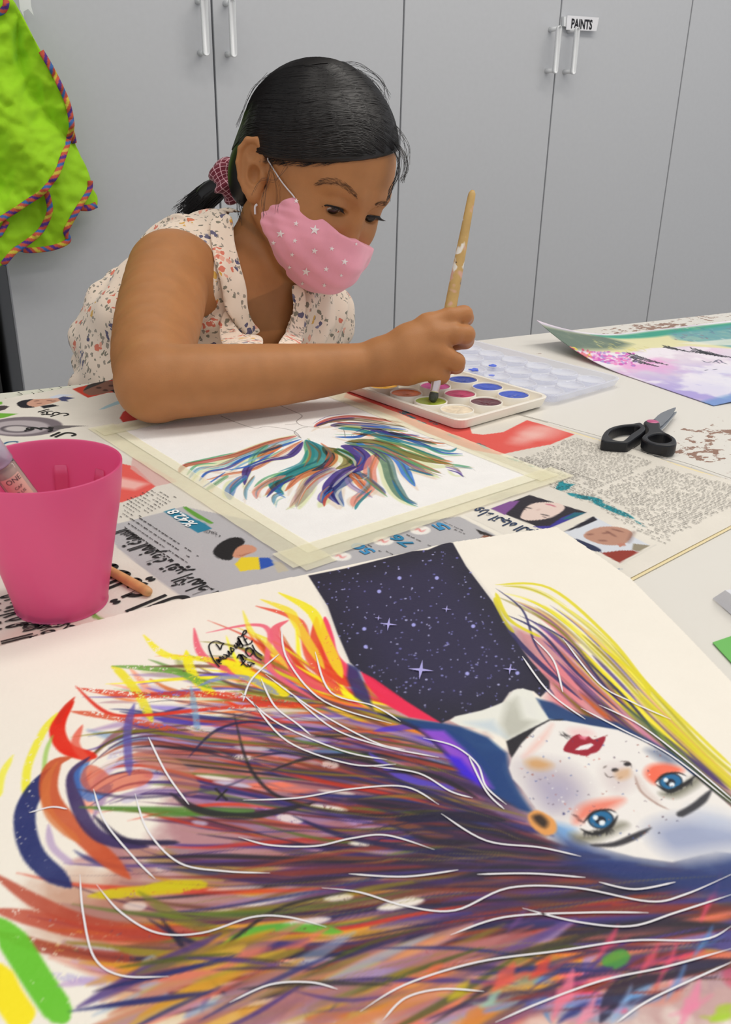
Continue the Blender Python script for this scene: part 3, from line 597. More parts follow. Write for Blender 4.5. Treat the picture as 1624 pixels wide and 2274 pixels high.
# ------------------------------------------------------------------ landscape painting at the right
LO = np.array([0.7395, 0.566]); ls = Sheet(LO, (0.9985, -0.035), 0.42, 0.285, 0.0011, (226, 214, 228), 21, 0.04); S = ls; zL = Zm(1150, 680, 3.426)
yy = np.linspace(0, 1, S.ny)[:, None]; xx = np.linspace(0, 1, S.nx)[None]; N1, N2, N3 = fnoise((S.ny, S.nx), 7, 31, 5), fnoise((S.ny, S.nx), 5, 32, 5), fnoise((S.ny, S.nx), 12, 33, 4)
def wash(col, a): S.c[:] = S.c * (1 - a[..., None]) + np.array(col, np.float32) / 255 * a[..., None]
wash((238, 172, 220), np.clip((N1 - 0.42) * 5, 0, 1) * np.clip(1 - np.abs(yy - 0.52) * 3.2, 0, 1) * np.clip(1.3 - xx * 2.2, 0, 1))
wash((176, 164, 222), np.clip((N2 - 0.44) * 6, 0, 1) * np.clip((0.55 - yy) * 2.6, 0, 1)); wash((150, 178, 226), np.clip((N3 - 0.45) * 6, 0, 1) * np.clip((0.42 - yy) * 3, 0, 1) * np.clip(xx * 3, 0, 1))
wash((244, 240, 246), np.clip((N3 - 0.5) * 7, 0, 1) * 0.7)
wash((104, 150, 206), np.clip((0.05 + 0.05 * N1 - yy) * 30, 0, 1) * 0.7)
zt = zL
S.poly(zt([(100, 320), (640, 250), (1000, 200), (1624, 130), (1900, 110), (1900, 330), (1624, 330), (1300, 310), (1000, 330), (830, 375), (600, 385), (360, 400), (250, 400)]), (226, 222, 170), 0.9, soft=6)
S.poly(zt([(100, 320), (380, 280), (640, 255), (860, 300), (780, 345), (560, 380), (380, 400), (230, 400)]), (104, 122, 112), 0.95, soft=14, noise=0.25)
S.poly(zt([(560, 262), (1000, 200), (1624, 132), (1900, 110), (1900, 165), (1300, 205), (1050, 240), (760, 265)]), (60, 158, 138), 0.95, soft=10, noise=0.3)
S.poly(zt([(1150, 215), (1624, 150), (1900, 130), (1900, 320), (1624, 320), (1400, 285), (1200, 260)]), (96, 158, 172), 0.85, soft=10, noise=0.5)
S.poly(zt([(1220, 290), (1624, 255), (1900, 250), (1900, 290), (1624, 305), (1400, 300)]), (232, 232, 220), 0.8, soft=6, noise=0.4)
for _ in range(90):
    p = zt([(rn.uniform(1150, 1850), rn.uniform(165, 270))])[0]; S.stroke([p, (p[0] + rn.uniform(5, 14), p[1] + rn.uniform(-1, 4))], rn.uniform(2, 5), rn.choice([(150, 112, 130), (120, 110, 150), (206, 214, 214), (70, 130, 150)]), 0.7)
for _ in range(40):
    p = zt([(rn.uniform(560, 1000), rn.uniform(290, 360))])[0]; S.stroke([p, (p[0] + rn.uniform(8, 22), p[1] + rn.uniform(2, 6))], rn.uniform(2, 4), rn.choice([(222, 212, 120), (204, 196, 120), (240, 232, 160)]), 0.6)
for _ in range(220):
    x = rn.uniform(360, 900); y = 395 + rn.uniform(-18, 62) * (0.5 + (x - 300) / 900); p = zt([(x, y)])[0]
    c = rn.choice([(232, 210, 90), (226, 130, 140), (196, 84, 120)]) if x < 560 else rn.choice([(236, 140, 196), (206, 96, 186), (232, 176, 220), (170, 150, 210)])
    S.blob(p, rn.uniform(2, 5.5), rn.uniform(1.2, 2.4), c, 0.85, rough=2)
def pine(tip_, root, wdt, n=26):
    a_, b_ = np.array(zt([tip_])[0]), np.array(zt([root])[0]); S.stroke([tuple(a_), tuple(b_)], 2.5, (40, 42, 48), 0.95)
    for i in range(n):
        t = i / n; p = a_ + (b_ - a_) * t; w = wdt * (0.15 + t)
        for sgn_ in (-1, 1): S.stroke([tuple(p), (p[0] - w * 0.5 + rn.uniform(-3, 3), p[1] + sgn_ * w * 0.32 + rn.uniform(-1, 1))], rn.uniform(2, 3.4), (42, 44, 50), 0.92)
pine((1140, 455), (850, 385), 16); pine((1070, 468), (880, 420), 12, 18); pine((1640, 400), (1320, 335), 16); pine((1310, 355), (1110, 312), 9); pine((1560, 392), (1380, 350), 10)
for a_ in ([(1400, 420), (1440, 435), (1480, 428)], [(1480, 440), (1530, 415), (1560, 440)], [(1420, 498), (1450, 490)], [(1480, 492), (1520, 486)], [(1540, 430), (1600, 450)], [(1500, 420), (1540, 445)]): S.stroke(zt(a_), 3.0, (50, 56, 80), 0.85)
def lz(x, y, w): return TZ + 0.0012 + 0.030 * np.clip((y - 0.12) / 0.165, 0, 1) ** 2 * np.clip(1 - x / 0.16, 0, 1) ** 2 + 0.002 * np.clip(1 - y / 0.05, 0, 1) * np.clip(x / 0.05, 0, 1)
lo_ = S.build('landscape_painting', lz, attr_mat('painted_paper', 0.65, 0.15, 600)); md = lo_.modifiers.new('thickness', 'SOLIDIFY'); md.thickness = 0.0006
tag(lo_, 'watercolour landscape sheet with pink sky and dark pine trees', 'painting')
# ------------------------------------------------------------------ large portrait painting in the foreground
PO = np.array([-0.186, 0.048]); PE1 = np.array([0.9985, -0.055]); PE1 /= np.linalg.norm(PE1)
pt = Sheet(PO, PE1, 0.608, 0.412, 0.0006, (247, 241, 230), 41, 0.02); S = pt; rn = random.Random(12)
zP = Zm(650, 1180, 1.667)
GU = [[(1000, 1600), (880, 1570), (780, 1500), (742, 1395)], [(1000, 1612), (850, 1582), (700, 1500), (640, 1372)], [(1010, 1625), (800, 1575), (620, 1505), (520, 1445), (420, 1395)],
      [(1050, 1650), (850, 1605), (650, 1545), (450, 1502), (270, 1500)], [(1100, 1700), (850, 1630), (600, 1590), (380, 1575), (175, 1545)], [(1120, 1740), (900, 1670), (650, 1645), (400, 1625), (180, 1605), (140, 1640)],
      [(1150, 1800), (900, 1730), (700, 1695), (450, 1665), (280, 1650), (135, 1760)], [(1200, 1860), (950, 1790), (700, 1760), (450, 1725), (260, 1710), (150, 1800), (120, 1900)],
      [(1250, 1900), (1000, 1850), (750, 1840), (500, 1800), (300, 1780), (200, 1850)], [(1350, 1930), (1050, 1900), (800, 1900), (550, 1900), (350, 1890), (170, 1830)],
      [(1450, 1950), (1150, 1940), (850, 1960), (600, 1980), (350, 1990), (120, 1975), (0, 1940)], [(1640, 1960), (1250, 1990), (950, 2010), (700, 2060), (400, 2080), (150, 2060), (-20, 2010)],
      [(1660, 2000), (1300, 2050), (1000, 2080), (750, 2130), (450, 2150), (200, 2150), (-20, 2090)], [(1680, 2060), (1350, 2100), (1050, 2140), (800, 2200), (550, 2250), (300, 2300)],
      [(1690, 2120), (1400, 2160), (1150, 2200), (950, 2260), (800, 2320)], [(1700, 2180), (1450, 2230), (1250, 2310)]]
def resamp(c, n=26):
    p = catmull(c, 10); d = np.r_[0, np.cumsum(np.linalg.norm(np.diff(p, axis=0), axis=1))]; t = np.linspace(0, d[-1], n)
    return np.stack([np.interp(t, d, p[:, 0]), np.interp(t, d, p[:, 1])], 1)
GR = [resamp(g) for g in GU]
YEL, ORA, PIN, RED, OLI, GRE, NAV, PUR2, BRK, BRO, MAU, AMB, SAL, SKY2, VIO2, WHT, PLU, LIL = (240, 226, 40), (226, 110, 40), (232, 70, 104), (206, 58, 34), (128, 118, 36), (84, 138, 44), (38, 44, 104), (74, 54, 120), (170, 72, 50), (104, 62, 46), (164, 112, 118), (206, 146, 40), (222, 122, 100), (92, 140, 190), (96, 78, 186), (246, 240, 230), (84, 44, 74), (168, 140, 186)
BAND = [[YEL, ORA, PIN, RED, PIN], [YEL, ORA, PIN, YEL, RED], [YEL, YEL, ORA, OLI, PIN], [YEL, OLI, GRE, VIO2, ORA, BRO], [OLI, BRK, RED, VIO2, ORA, WHT, BRO], [BRK, BRO, VIO2, NAV, LIL, OLI, ORA], [NAV, SKY2, MAU, BRK, PUR2, LIL, OLI, WHT],
        [NAV, PUR2, BRK, MAU, LIL, SAL, PLU, BRO], [PUR2, NAV, BRK, MAU, PLU, BRO, LIL], [PLU, MAU, BRO, PUR2, NAV, OLI, LIL], [BRO, MAU, OLI, PLU, PUR2, BRK, NAV, LIL], [MAU, PLU, AMB, PUR2, BRO, OLI, WHT, SAL],
        [AMB, MAU, PUR2, SAL, OLI, NAV, LIL, BRK], [AMB, SAL, PUR2, MAU, NAV, LIL, OLI, ORA], [SAL, AMB, PUR2, SKY2, PIN, NAV, LIL], [SAL, PIN, NAV, SKY2, VIO2, AMB]]
# soft underpainting of the hair mass
S.poly([(1000, 1600), (860, 1560), (700, 1560), (560, 1590), (400, 1640), (330, 1700), (330, 1800), (380, 1880), (330, 1950), (250, 2010), (160, 2060), (300, 2120), (430, 2180), (470, 2330), (1800, 2330), (1800, 1960), (1300, 1960), (1200, 1850), (1120, 1700)], (184, 142, 142), 0.8, soft=16, rough=60, noise=0.35)
S.poly([(1100, 1700), (900, 1660), (700, 1700), (600, 1800), (700, 1880), (1000, 1930), (1250, 1940)], (66, 46, 84), 0.7, soft=30, rough=30)
S.poly([(1250, 1930), (1000, 1960), (800, 2010), (1100, 2060), (1800, 2010), (1800, 1960)], (48, 46, 66), 0.75, soft=24, rough=20)
S.poly([(1800, 2000), (1400, 2010), (1150, 2080), (1300, 2120), (1800, 2120)], (52, 58, 124), 0.6, soft=22, rough=20)
for P, c, al in (([(430, 1640), (620, 1600), (820, 1620), (820, 1700), (600, 1720), (430, 1700)], (150, 92, 60), .6), ([(700, 1700), (900, 1690), (1080, 1780), (1000, 1860), (760, 1830)], (72, 48, 110), .75), ([(380, 1780), (620, 1760), (720, 1860), (560, 1960), (380, 1940)], (176, 128, 136), .7), ([(330, 2180), (600, 2120), (900, 2100), (1050, 2180), (900, 2300), (330, 2320)], (196, 150, 84), .7), ([(620, 1930), (900, 1960), (1000, 2040), (760, 2080), (560, 2040)], (150, 96, 104), .7), ([(1080, 2120), (1300, 2140), (1300, 2300), (1000, 2320)], (206, 116, 96), .6), ([(1300, 2040), (1700, 2030), (1700, 2180), (1400, 2160)], (58, 54, 124), .7), ([(100, 1960), (300, 2010), (420, 2120), (250, 2140), (80, 2080)], (170, 110, 84), .6)): S.poly(P, c, al, soft=26, rough=50, smooth=3, noise=0.4)
def filler(n, wr, al, dark=1.0, tr=(0.12, 0.45), bands=(0, 15), mode=None, tmin=0.0, tmax=0.95):
    for _ in range(n):
        g = rn.uniform(bands[0], bands[1] - 0.001); i = int(g); f = g - i; c = GR[i] * (1 - f) + GR[i + 1] * f
        t0 = rn.uniform(tmin, tmax - tr[0]); t1 = min(tmax + 0.05, t0 + rn.uniform(*tr)); k = np.linspace(t0, t1, 6) * 25
        P = np.stack([np.interp(k, np.arange(26), c[:, 0]), np.interp(k, np.arange(26), c[:, 1])], 1); P[:, 1] += np.cumsum([rn.uniform(-5, 5) for _ in P])
        col = np.array(rn.choice(BAND[min(i + (rn.random() < f), 15)]), float) * rn.uniform(0.8, 1.1) * dark; col = col.mean() + (col - col.mean()) * 1.25; sc_ = 0.5 + (P[0][1] - 1400) / 900
        S.stroke(P, rn.uniform(*wr) * sc_, np.clip(col, 0, 255), rn.uniform(*al), mode or ('mul' if rn.random() < 0.25 else 'nor'), dry=rn.choice([0, 0, 0, 0.35, 0.6]), soft=rn.uniform(1.2, 4), noise=0.3, taper=(0.2, 0.3))
LIGHT = dict(zip(range(16), [[YEL, ORA, PIN], [YEL, ORA, YEL], [YEL, YEL, ORA], [YEL, LIL, ORA, (170, 180, 90)], [ORA, LIL, (226, 150, 120), VIO2], [LIL, SAL, VIO2, (190, 150, 160)], [LIL, SKY2, SAL, MAU, (206, 180, 190)], [MAU, LIL, SAL, (196, 150, 150)], [MAU, LIL, (190, 140, 140), (150, 120, 160)], [MAU, (170, 120, 120), (150, 118, 140), LIL], [MAU, (160, 130, 70), (170, 124, 120)], [AMB, MAU, (190, 150, 90), LIL], [AMB, SAL, LIL, (214, 170, 90)], [AMB, SAL, LIL, (226, 150, 110), ORA], [SAL, AMB, PIN, SKY2], [SAL, PIN, SKY2, AMB, (232, 150, 170)]]))
DARK = [NAV, PUR2, PLU, (40, 30, 62), (60, 40, 90), BRO, (120, 48, 40), (50, 34, 60), (34, 30, 44)]
def flow(n, wr, al, pick, tr, bands, tmin=0.0, tmax=0.97, wav=9, **kw):
    for _ in range(n):
        g = rn.uniform(bands[0], bands[1] - 0.001); i = int(g); f = g - i; L = rn.uniform(*tr); t0 = rn.uniform(tmin, max(tmin + 0.01, tmax - L)); t1 = min(1, t0 + L); k = np.linspace(t0, t1, 7) * 25; dg = rn.uniform(-0.9, 0.9); P = []
        for j, kk in enumerate(k):
            gg = min(14.99, max(0, g + dg * (j / 6 - 0.5))); ii = int(gg); c = GR[ii] * (1 - gg + ii) + GR[ii + 1] * (gg - ii); P.append((np.interp(kk, np.arange(26), c[:, 0]), np.interp(kk, np.arange(26), c[:, 1])))
        P = np.array(P); P[:, 1] += wav * np.sin(np.linspace(0, rn.uniform(2, 5), 7) + rn.uniform(0, 6)); sc_ = 0.5 + (P[3][1] - 1400) / 900
        S.stroke(P, rn.uniform(*wr) * sc_, np.clip(np.array(pick(min(15, i + (rn.random() < f))), float) * rn.uniform(0.85, 1.12), 0, 255), rn.uniform(*al), **kw)
lt = lambda i: rn.choice(LIGHT[i]); dk = lambda i: rn.choice(DARK) if i > 4 else rn.choice(DARK + [BRK, OLI, GRE]); md_c = lambda i: rn.choice(BAND[i])
flow(150, (24, 56), (.45, .85), lt, (0.08, 0.26), (3, 15), noise=0.5, soft=4, taper=(0.35, 0.4)); flow(110, (12, 30), (.6, .9), lt, (0.08, 0.3), (3, 15), noise=0.3, soft=2.5, dry=0.2, taper=(0.3, 0.4))
flow(130, (10, 26), (.6, .9), md_c, (0.12, 0.4), (3, 15), noise=0.25, soft=2, taper=(0.35, 0.4)); flow(70, (10, 22), (.7, .9), md_c, (0.2, 0.6), (0, 4), tmin=0.2, tmax=1.0, soft=2, taper=(0.2, 0.4))
flow(60, (14, 30), (.55, .85), dk, (0.2, 0.45), (6, 13), tmin=0.0, tmax=0.55, noise=0.3, soft=3, taper=(0.3, 0.5)); flow(95, (7, 17), (.75, .95), dk, (0.25, 0.6), (4.5, 15), noise=0.12, soft=1.6, taper=(0.45, 0.45)); flow(45, (8, 18), (.6, .85), lambda i: rn.choice([BRK, RED, (150, 60, 40), OLI, (84, 110, 40)]), (0.2, 0.5), (4, 13), noise=0.2, soft=1.8, taper=(0.4, 0.4))
flow(55, (12, 26), (.6, .9), dk, (0.12, 0.35), (7.5, 12.5), tmin=0.0, tmax=0.4, noise=0.3, soft=3, taper=(0.3, 0.5))
flow(110, (2, 5), (.5, .85), dk, (0.2, 0.5), (3.5, 15), soft=1.0)
for _ in range(34):                             # flashes of bare and pale paper
    g = rn.uniform(4.5, 13); i = int(g); c = GR[i]; t0 = rn.uniform(0.35, 0.9); k = np.linspace(t0, min(1, t0 + rn.uniform(0.03, 0.09)), 4) * 25; P = np.stack([np.interp(k, np.arange(26), c[:, 0]), np.interp(k, np.arange(26), c[:, 1]) + (g - i) * 60], 1)
    S.stroke(P, rn.uniform(8, 24), rn.choice([WHT, (240, 226, 222), (222, 190, 200), (206, 200, 222)]), rn.uniform(.6, .95), dry=rn.choice([0, .3, .5]), soft=2, noise=0.2)
# flame-like tips at the top and the hooks at the left, traced
def st(P, w, c, a=0.9, **k): S.stroke(P, w, c, a, **k)
for P, w, c, a, d in [
    ([(790, 1520), (735, 1470), (722, 1385)], 34, PIN, .95, 0), ([(780, 1540), (710, 1480), (703, 1385)], 30, (214, 62, 30), .9, 0), ([(760, 1560), (690, 1480), (665, 1395), (570, 1360)], 20, (224, 90, 70), .9, 0.2),
    ([(740, 1560), (650, 1500), (610, 1420), (640, 1392)], 22, (228, 92, 110), .85, 0), ([(700, 1570), (600, 1500), (600, 1420), (560, 1402), (460, 1420)], 13, (232, 110, 130), .9, 0), ([(600, 1550), (520, 1510), (450, 1470), (432, 1410)], 18, (230, 100, 120), .9, 0.2),
    ([(760, 1520), (720, 1430), (690, 1370), (620, 1330)], 26, YEL, .85, 0.2), ([(720, 1500), (660, 1400), (640, 1370), (580, 1345)], 22, (240, 220, 60), .8, 0.2), ([(640, 1500), (590, 1440), (560, 1420), (540, 1370)], 14, (240, 228, 70), .7, 0.2),
    ([(560, 1500), (460, 1480), (370, 1470), (320, 1425)], 20, (240, 232, 60), .85, 0.4), ([(480, 1560), (440, 1530), (420, 1490), (415, 1460)], 22, (240, 230, 40), .9, 0.3), ([(640, 1560), (560, 1520), (500, 1480)], 36, (242, 226, 30), .9, 0),
    ([(340, 1620), (310, 1560), (270, 1510), (250, 1495)], 20, (232, 222, 50), .85, 0.25), ([(470, 1545), (400, 1510), (330, 1500), (250, 1495)], 20, (110, 160, 70), .85, 0.45), ([(620, 1560), (560, 1525), (500, 1520), (440, 1540)], 18, (130, 140, 220), .7, 0.3),
    ([(700, 1590), (500, 1560), (300, 1560), (175, 1545)], 24, RED, .8, 0.62), ([(480, 1590), (330, 1605), (240, 1600), (170, 1540)], 11, (210, 60, 44), .95, 0), ([(620, 1580), (480, 1590), (330, 1605)], 14, (208, 60, 40), .85, 0.45),
    ([(400, 1640), (250, 1610), (160, 1597)], 20, (206, 84, 54), .8, 0.6), ([(215, 1700), (150, 1680), (130, 1630), (165, 1575)], 34, (212, 40, 18), .97, 0), ([(130, 1625), (140, 1600), (168, 1565)], 14, (200, 50, 30), .9, 0),
    ([(200, 1710), (170, 1670), (185, 1628)], 18, (220, 90, 70), .8, 0), ([(60, 1790), (65, 1720), (100, 1640), (130, 1600)], 18, (236, 230, 60), .85, 0.25), ([(100, 1740), (105, 1690), (120, 1650)], 10, (160, 200, 100), .8, 0), ([(0, 1790), (8, 1740), (32, 1695)], 16, (240, 236, 80), .8, 0.2),
    ([(160, 1990), (80, 1920), (58, 1830), (90, 1760), (125, 1720)], 46, (30, 40, 96), .92, 0.15), ([(290, 1970), (180, 1870), (115, 1790), (120, 1720), (160, 1700)], 40, (190, 84, 48), .9, 0), ([(180, 1890), (115, 1830), (105, 1760), (130, 1710)], 20, (206, 120, 70), .8, 0),
    ([(330, 1900), (230, 1880), (180, 1820), (165, 1740), (200, 1700)], 30, (56, 44, 90), .93, 0), ([(400, 1890), (280, 1885), (210, 1830)], 16, (36, 30, 60), .9, 0), ([(250, 1760), (205, 1790), (180, 1740), (200, 1710)], 26, (70, 120, 190), .8, 0.2),
    ([(165, 1940), (120, 1900), (110, 1850)], 16, (180, 156, 196), .7, 0), ([(330, 1740), (230, 1760), (200, 1720)], 60, (206, 92, 66), .7, 0), ([(430, 1780), (380, 1720), (300, 1700)], 50, (190, 120, 100), .6, 0),
    ([(290, 1740), (285, 1640), (300, 1580)], 18, (92, 84, 160), .75, 0), ([(440, 1640), (435, 1600), (425, 1540)], 14, (130, 170, 200), .7, 0.3), ([(330, 1830), (560, 1820), (180, 1810)], 14, (84, 130, 60), .8, 0), ([(600, 1830), (400, 1822), (180, 1812)], 16, (80, 128, 50), .85, 0.1),
    ([(170, 1770), (300, 1790), (480, 1770), (560, 1740)], 9, (70, 60, 90), .7, 0), ([(430, 1990), (300, 2000), (200, 2010)], 30, (206, 190, 30), .9, 0.3), ([(460, 1985), (380, 1985), (300, 2000)], 26, (200, 186, 20), .9, 0.3),
    ([(500, 2090), (250, 2080), (100, 2030), (-10, 1960)], 34, (168, 60, 40), .75, 0.2), ([(400, 2100), (200, 2090), (80, 2060), (-10, 2040)], 40, (176, 70, 50), .8, 0.25), ([(300, 2150), (130, 2130), (-10, 2090)], 30, (150, 60, 46), .8, 0.4),
    ([(150, 2290), (90, 2200), (40, 2120), (0, 2060)], 60, (104, 188, 50), .95, 0.1), ([(60, 2290), (20, 2230), (-10, 2160)], 60, (244, 226, 40), .95, 0), ([(560, 2100), (420, 2070), (310, 2000)], 26, (110, 120, 40), .6, 0.2),
    ([(760, 2090), (650, 2080), (560, 2090), (480, 2130)], 24, (98, 176, 60), .9, 0.2), ([(1340, 2160), (1380, 2140), (1360, 2170)], 30, (70, 150, 60), .85, 0), ([(240, 2200), (190, 2200), (130, 2210)], 20, (190, 160, 206), .6, 0.2),
    ([(340, 2150), (330, 2200), (380, 2250)], 40, (150, 176, 206), .7, 0.2), ([(830, 1640), (940, 1630), (1020, 1660), (1100, 1740)], 20, (84, 56, 190), .8, 0), ([(1010, 1770), (900, 1745), (820, 1690)], 22, (96, 80, 200), .8, 0.1)]:
    st(P, w, c, a, dry=d, soft=1.8, noise=0.15, taper=(0.12, 0.3))
for P, w in [([(1180, 1870), (1000, 1800), (800, 1720), (650, 1690), (560, 1700)], 12), ([(1100, 1820), (850, 1830), (650, 1800), (560, 1730), (520, 1600)], 9), ([(700, 1800), (560, 1830), (450, 1820), (380, 1780)], 22), ([(900, 1730), (780, 1700), (690, 1700), (600, 1730)], 12),
             ([(1250, 1935), (1000, 1915), (780, 1880), (650, 1830)], 16), ([(740, 2130), (560, 2150), (420, 2110), (330, 2060)], 14), ([(1180, 2230), (900, 2160), (700, 2140), (540, 2160)], 12), ([(780, 2000), (640, 2030), (540, 2090), (420, 2200)], 9), ([(820, 2150), (680, 2220), (620, 2290)], 14), ([(360, 2060), (430, 2150), (520, 2250)], 12),
             ([(1624, 2150), (1400, 2200), (1330, 2290)], 40), ([(1000, 1700), (940, 1640), (840, 1600)], 18), ([(1120, 1840), (1000, 1830), (880, 1840)], 30), ([(1060, 1790), (960, 1740), (850, 1730)], 14), ([(640, 1640), (560, 1620), (480, 1640), (420, 1700)], 9), ([(1240, 2050), (1050, 2080), (850, 2120), (700, 2190)], 14)]:
    st(P, w, rn.choice([(26, 22, 50), (34, 30, 70), (30, 26, 36)]), 0.85, soft=1.6, noise=0.15)
st([(480, 1770), (505, 1795)], 5, (20, 18, 22), 0.9, taper=(0, 0)); st([(505, 1772), (482, 1795)], 5, (20, 18, 22), 0.9, taper=(0, 0))
for _ in range(90):                             # broad slanting leaves of colour along the lower edge
    x, y = rn.uniform(330, 1150), rn.uniform(2130, 2300); l = rn.uniform(60, 170); sl = rn.uniform(-0.55, -0.2)
    st([(x - l, y - sl * l), (x, y + rn.uniform(-10, 10)), (x + l, y + sl * l)], rn.uniform(14, 44), rn.choice([AMB, MAU, SAL, LIL, OLI, (206, 170, 60), (196, 130, 110), PUR2, (226, 160, 130), (150, 170, 196)]), rn.uniform(.5, .85), soft=2.5, noise=0.35, taper=(0.4, 0.4))
for _ in range(26):
    x, y = rn.uniform(300, 1250), rn.uniform(2120, 2290); l = rn.uniform(80, 200); sl = rn.uniform(-0.6, 0.1)
    st([(x - l, y - sl * l), (x, y + rn.uniform(-16, 16)), (x + l, y + sl * l)], rn.uniform(7, 17), rn.choice([NAV, PUR2, (50, 40, 80), (44, 40, 40), (70, 80, 30)]), rn.uniform(.7, .92), soft=1.6, noise=0.15, taper=(0.4, 0.4))
# pink shards and slivers near the lower right
for x, y, w, l, c in [(1578, 2010, 22, 90, (226, 84, 120)), (1480, 2160, 22, 80, (230, 90, 120)), (1440, 2150, 30, 60, (220, 90, 110)), (1350, 2110, 26, 60, (206, 80, 110)), (1250, 2230, 60, 90, (236, 130, 150)), (1530, 2250, 50, 90, (232, 140, 170)), (1120, 2190, 60, 50, (222, 96, 80)), (1200, 2170, 40, 40, (206, 70, 60)), (1300, 2270, 40, 60, (238, 150, 170)), (1560, 2110, 16, 60, (90, 150, 206)), (1500, 2200, 20, 70, (96, 150, 206)), (1380, 2250, 24, 70, (150, 180, 220)), (1150, 2060, 20, 50, (110, 70, 130)), (1050, 2280, 60, 40, (206, 130, 60)), (960, 2180, 40, 30, (214, 110, 70)), (1020, 2220, 40, 36, (196, 176, 40)), (1090, 2240, 30, 30, (160, 200, 180)), (1600, 2270, 50, 30, (160, 200, 40))]:
    st([(x - 26, y + l * 0.62), (x - 4, y + 6), (x + 6, y - 8), (x + 20, y - l * 0.62)], w * 0.62, c, 0.8, soft=2.5, noise=0.35, taper=(0.5, 0.5)); st([(x - 50, y + l * 0.3), (x, y + 10), (x + 50, y - l * 0.25)], w * 0.3, c, 0.6, soft=2.5, noise=0.3, taper=(0.5, 0.5))
# right-hand lock
HU = [[(1098, 1312), (1200, 1325), (1340, 1425), (1460, 1560), (1570, 1680), (1700, 1790)], [(1105, 1340), (1220, 1400), (1350, 1530), (1480, 1660), (1700, 1840)], [(1130, 1420), (1210, 1510), (1300, 1600), (1420, 1690), (1560, 1790), (1700, 1880)], [(1190, 1560), (1290, 1615), (1440, 1715), (1590, 1830), (1700, 1910)]]
HR = [resamp(h) for h in HU]
S.poly([(1130, 1400), (1230, 1440), (1350, 1540), (1480, 1650), (1624, 1800), (1700, 1860), (1650, 1880), (1480, 1750), (1340, 1650), (1200, 1590), (1210, 1540)], (190, 120, 130), 0.75, soft=14, rough=20, noise=0.3)
S.poly([(1180, 1480), (1260, 1500), (1330, 1560), (1300, 1610), (1200, 1590), (1215, 1540)], (236, 130, 140), 0.6, soft=16, rough=20)
HC = [[(232, 222, 60), (226, 214, 60), (240, 232, 110), (206, 196, 70)], [YEL, MAU, PUR2, (232, 150, 170), OLI], [PUR2, BRK, MAU, PLU, (232, 140, 150), OLI, ORA], [NAV, PLU, BRO, MAU, GRE, BRK]]
for _ in range(230):
    g = rn.uniform(0, 2.999); i = int(g); f = g - i; c = HR[i] * (1 - f) + HR[i + 1] * f; t0 = rn.uniform(0.0 if g < 1.2 else 0.12, 0.75); k = np.linspace(t0, min(1, t0 + rn.uniform(0.15, 0.45)), 6) * 25
    P = np.stack([np.interp(k, np.arange(26), c[:, 0]), np.interp(k, np.arange(26), c[:, 1])], 1); col = np.array(rn.choice(HC[min(3, i + (rn.random() < f))]), float) * rn.uniform(.85, 1.1)
    S.stroke(P, rn.uniform(3, 15) if g > 0.7 else rn.uniform(3, 9), np.clip(col, 0, 255), rn.uniform(.45, .85), soft=1.8, noise=0.25)
for P, w in [([(1120, 1400), (1150, 1440), (1210, 1500), (1290, 1570)], 14), ([(1125, 1380), (1200, 1420), (1280, 1510), (1380, 1600)], 8), ([(1100, 1320), (1160, 1370), (1190, 1450), (1250, 1530)], 5), ([(1150, 1380), (1260, 1440), (1360, 1560), (1480, 1660)], 6), ([(1140, 1430), (1160, 1470), (1230, 1560)], 10), ([(1300, 1480), (1400, 1580), (1500, 1700), (1624, 1810)], 8)]: st(P, w, (40, 38, 88), 0.85, soft=1.3)
for P in ([(1100, 1312), (1220, 1320), (1350, 1430), (1440, 1540), (1560, 1660), (1624, 1720)], [(1100, 1330), (1130, 1390), (1200, 1430)], [(1098, 1340), (1110, 1380), (1140, 1420)], [(1330, 1450), (1420, 1520), (1440, 1560)]): st(P, 10, (222, 210, 50), 0.85, soft=1.5, taper=(0.1, 0.1))
st([(1420, 1560), (1500, 1640), (1624, 1760), (1700, 1830)], 26, (220, 210, 50), 0.8, soft=4, taper=(0.4, 0)); st([(1380, 1580), (1470, 1660), (1600, 1780), (1700, 1850)], 26, (80, 110, 60), 0.7, soft=4)
# dark blue hair framing the face
S.poly(zP([(545, 735), (620, 750), (720, 790), (790, 850), (800, 920), (840, 1000), (890, 1075), (840, 1060), (740, 1000), (660, 900), (560, 800), (480, 760), (380, 715)]), (24, 62, 116), 0.95, soft=4, noise=0.12)
S.poly(zP([(900, 645), (960, 660), (1040, 700), (1200, 735), (1300, 790), (1400, 850), (1500, 930), (1480, 935), (1350, 850), (1200, 775), (1000, 735), (940, 720)]), (26, 58, 108), 0.92, soft=4)
S.poly(zP([(470, 760), (560, 765), (630, 830), (690, 900), (740, 980), (680, 960), (600, 880), (540, 820)]), (146, 84, 206), 0.95, soft=5, noise=0.2); S.poly(zP([(560, 850), (620, 870), (690, 950), (700, 975), (620, 930)]), (62, 34, 206), 0.9, soft=5)
S.poly(zP([(960, 1130), (1050, 1170), (1200, 1230), (1400, 1265), (1560, 1240), (1624, 1220), (1800, 1300), (1624, 1400), (1200, 1330), (1000, 1250)]), (34, 54, 112), 0.85, soft=14, noise=0.25)
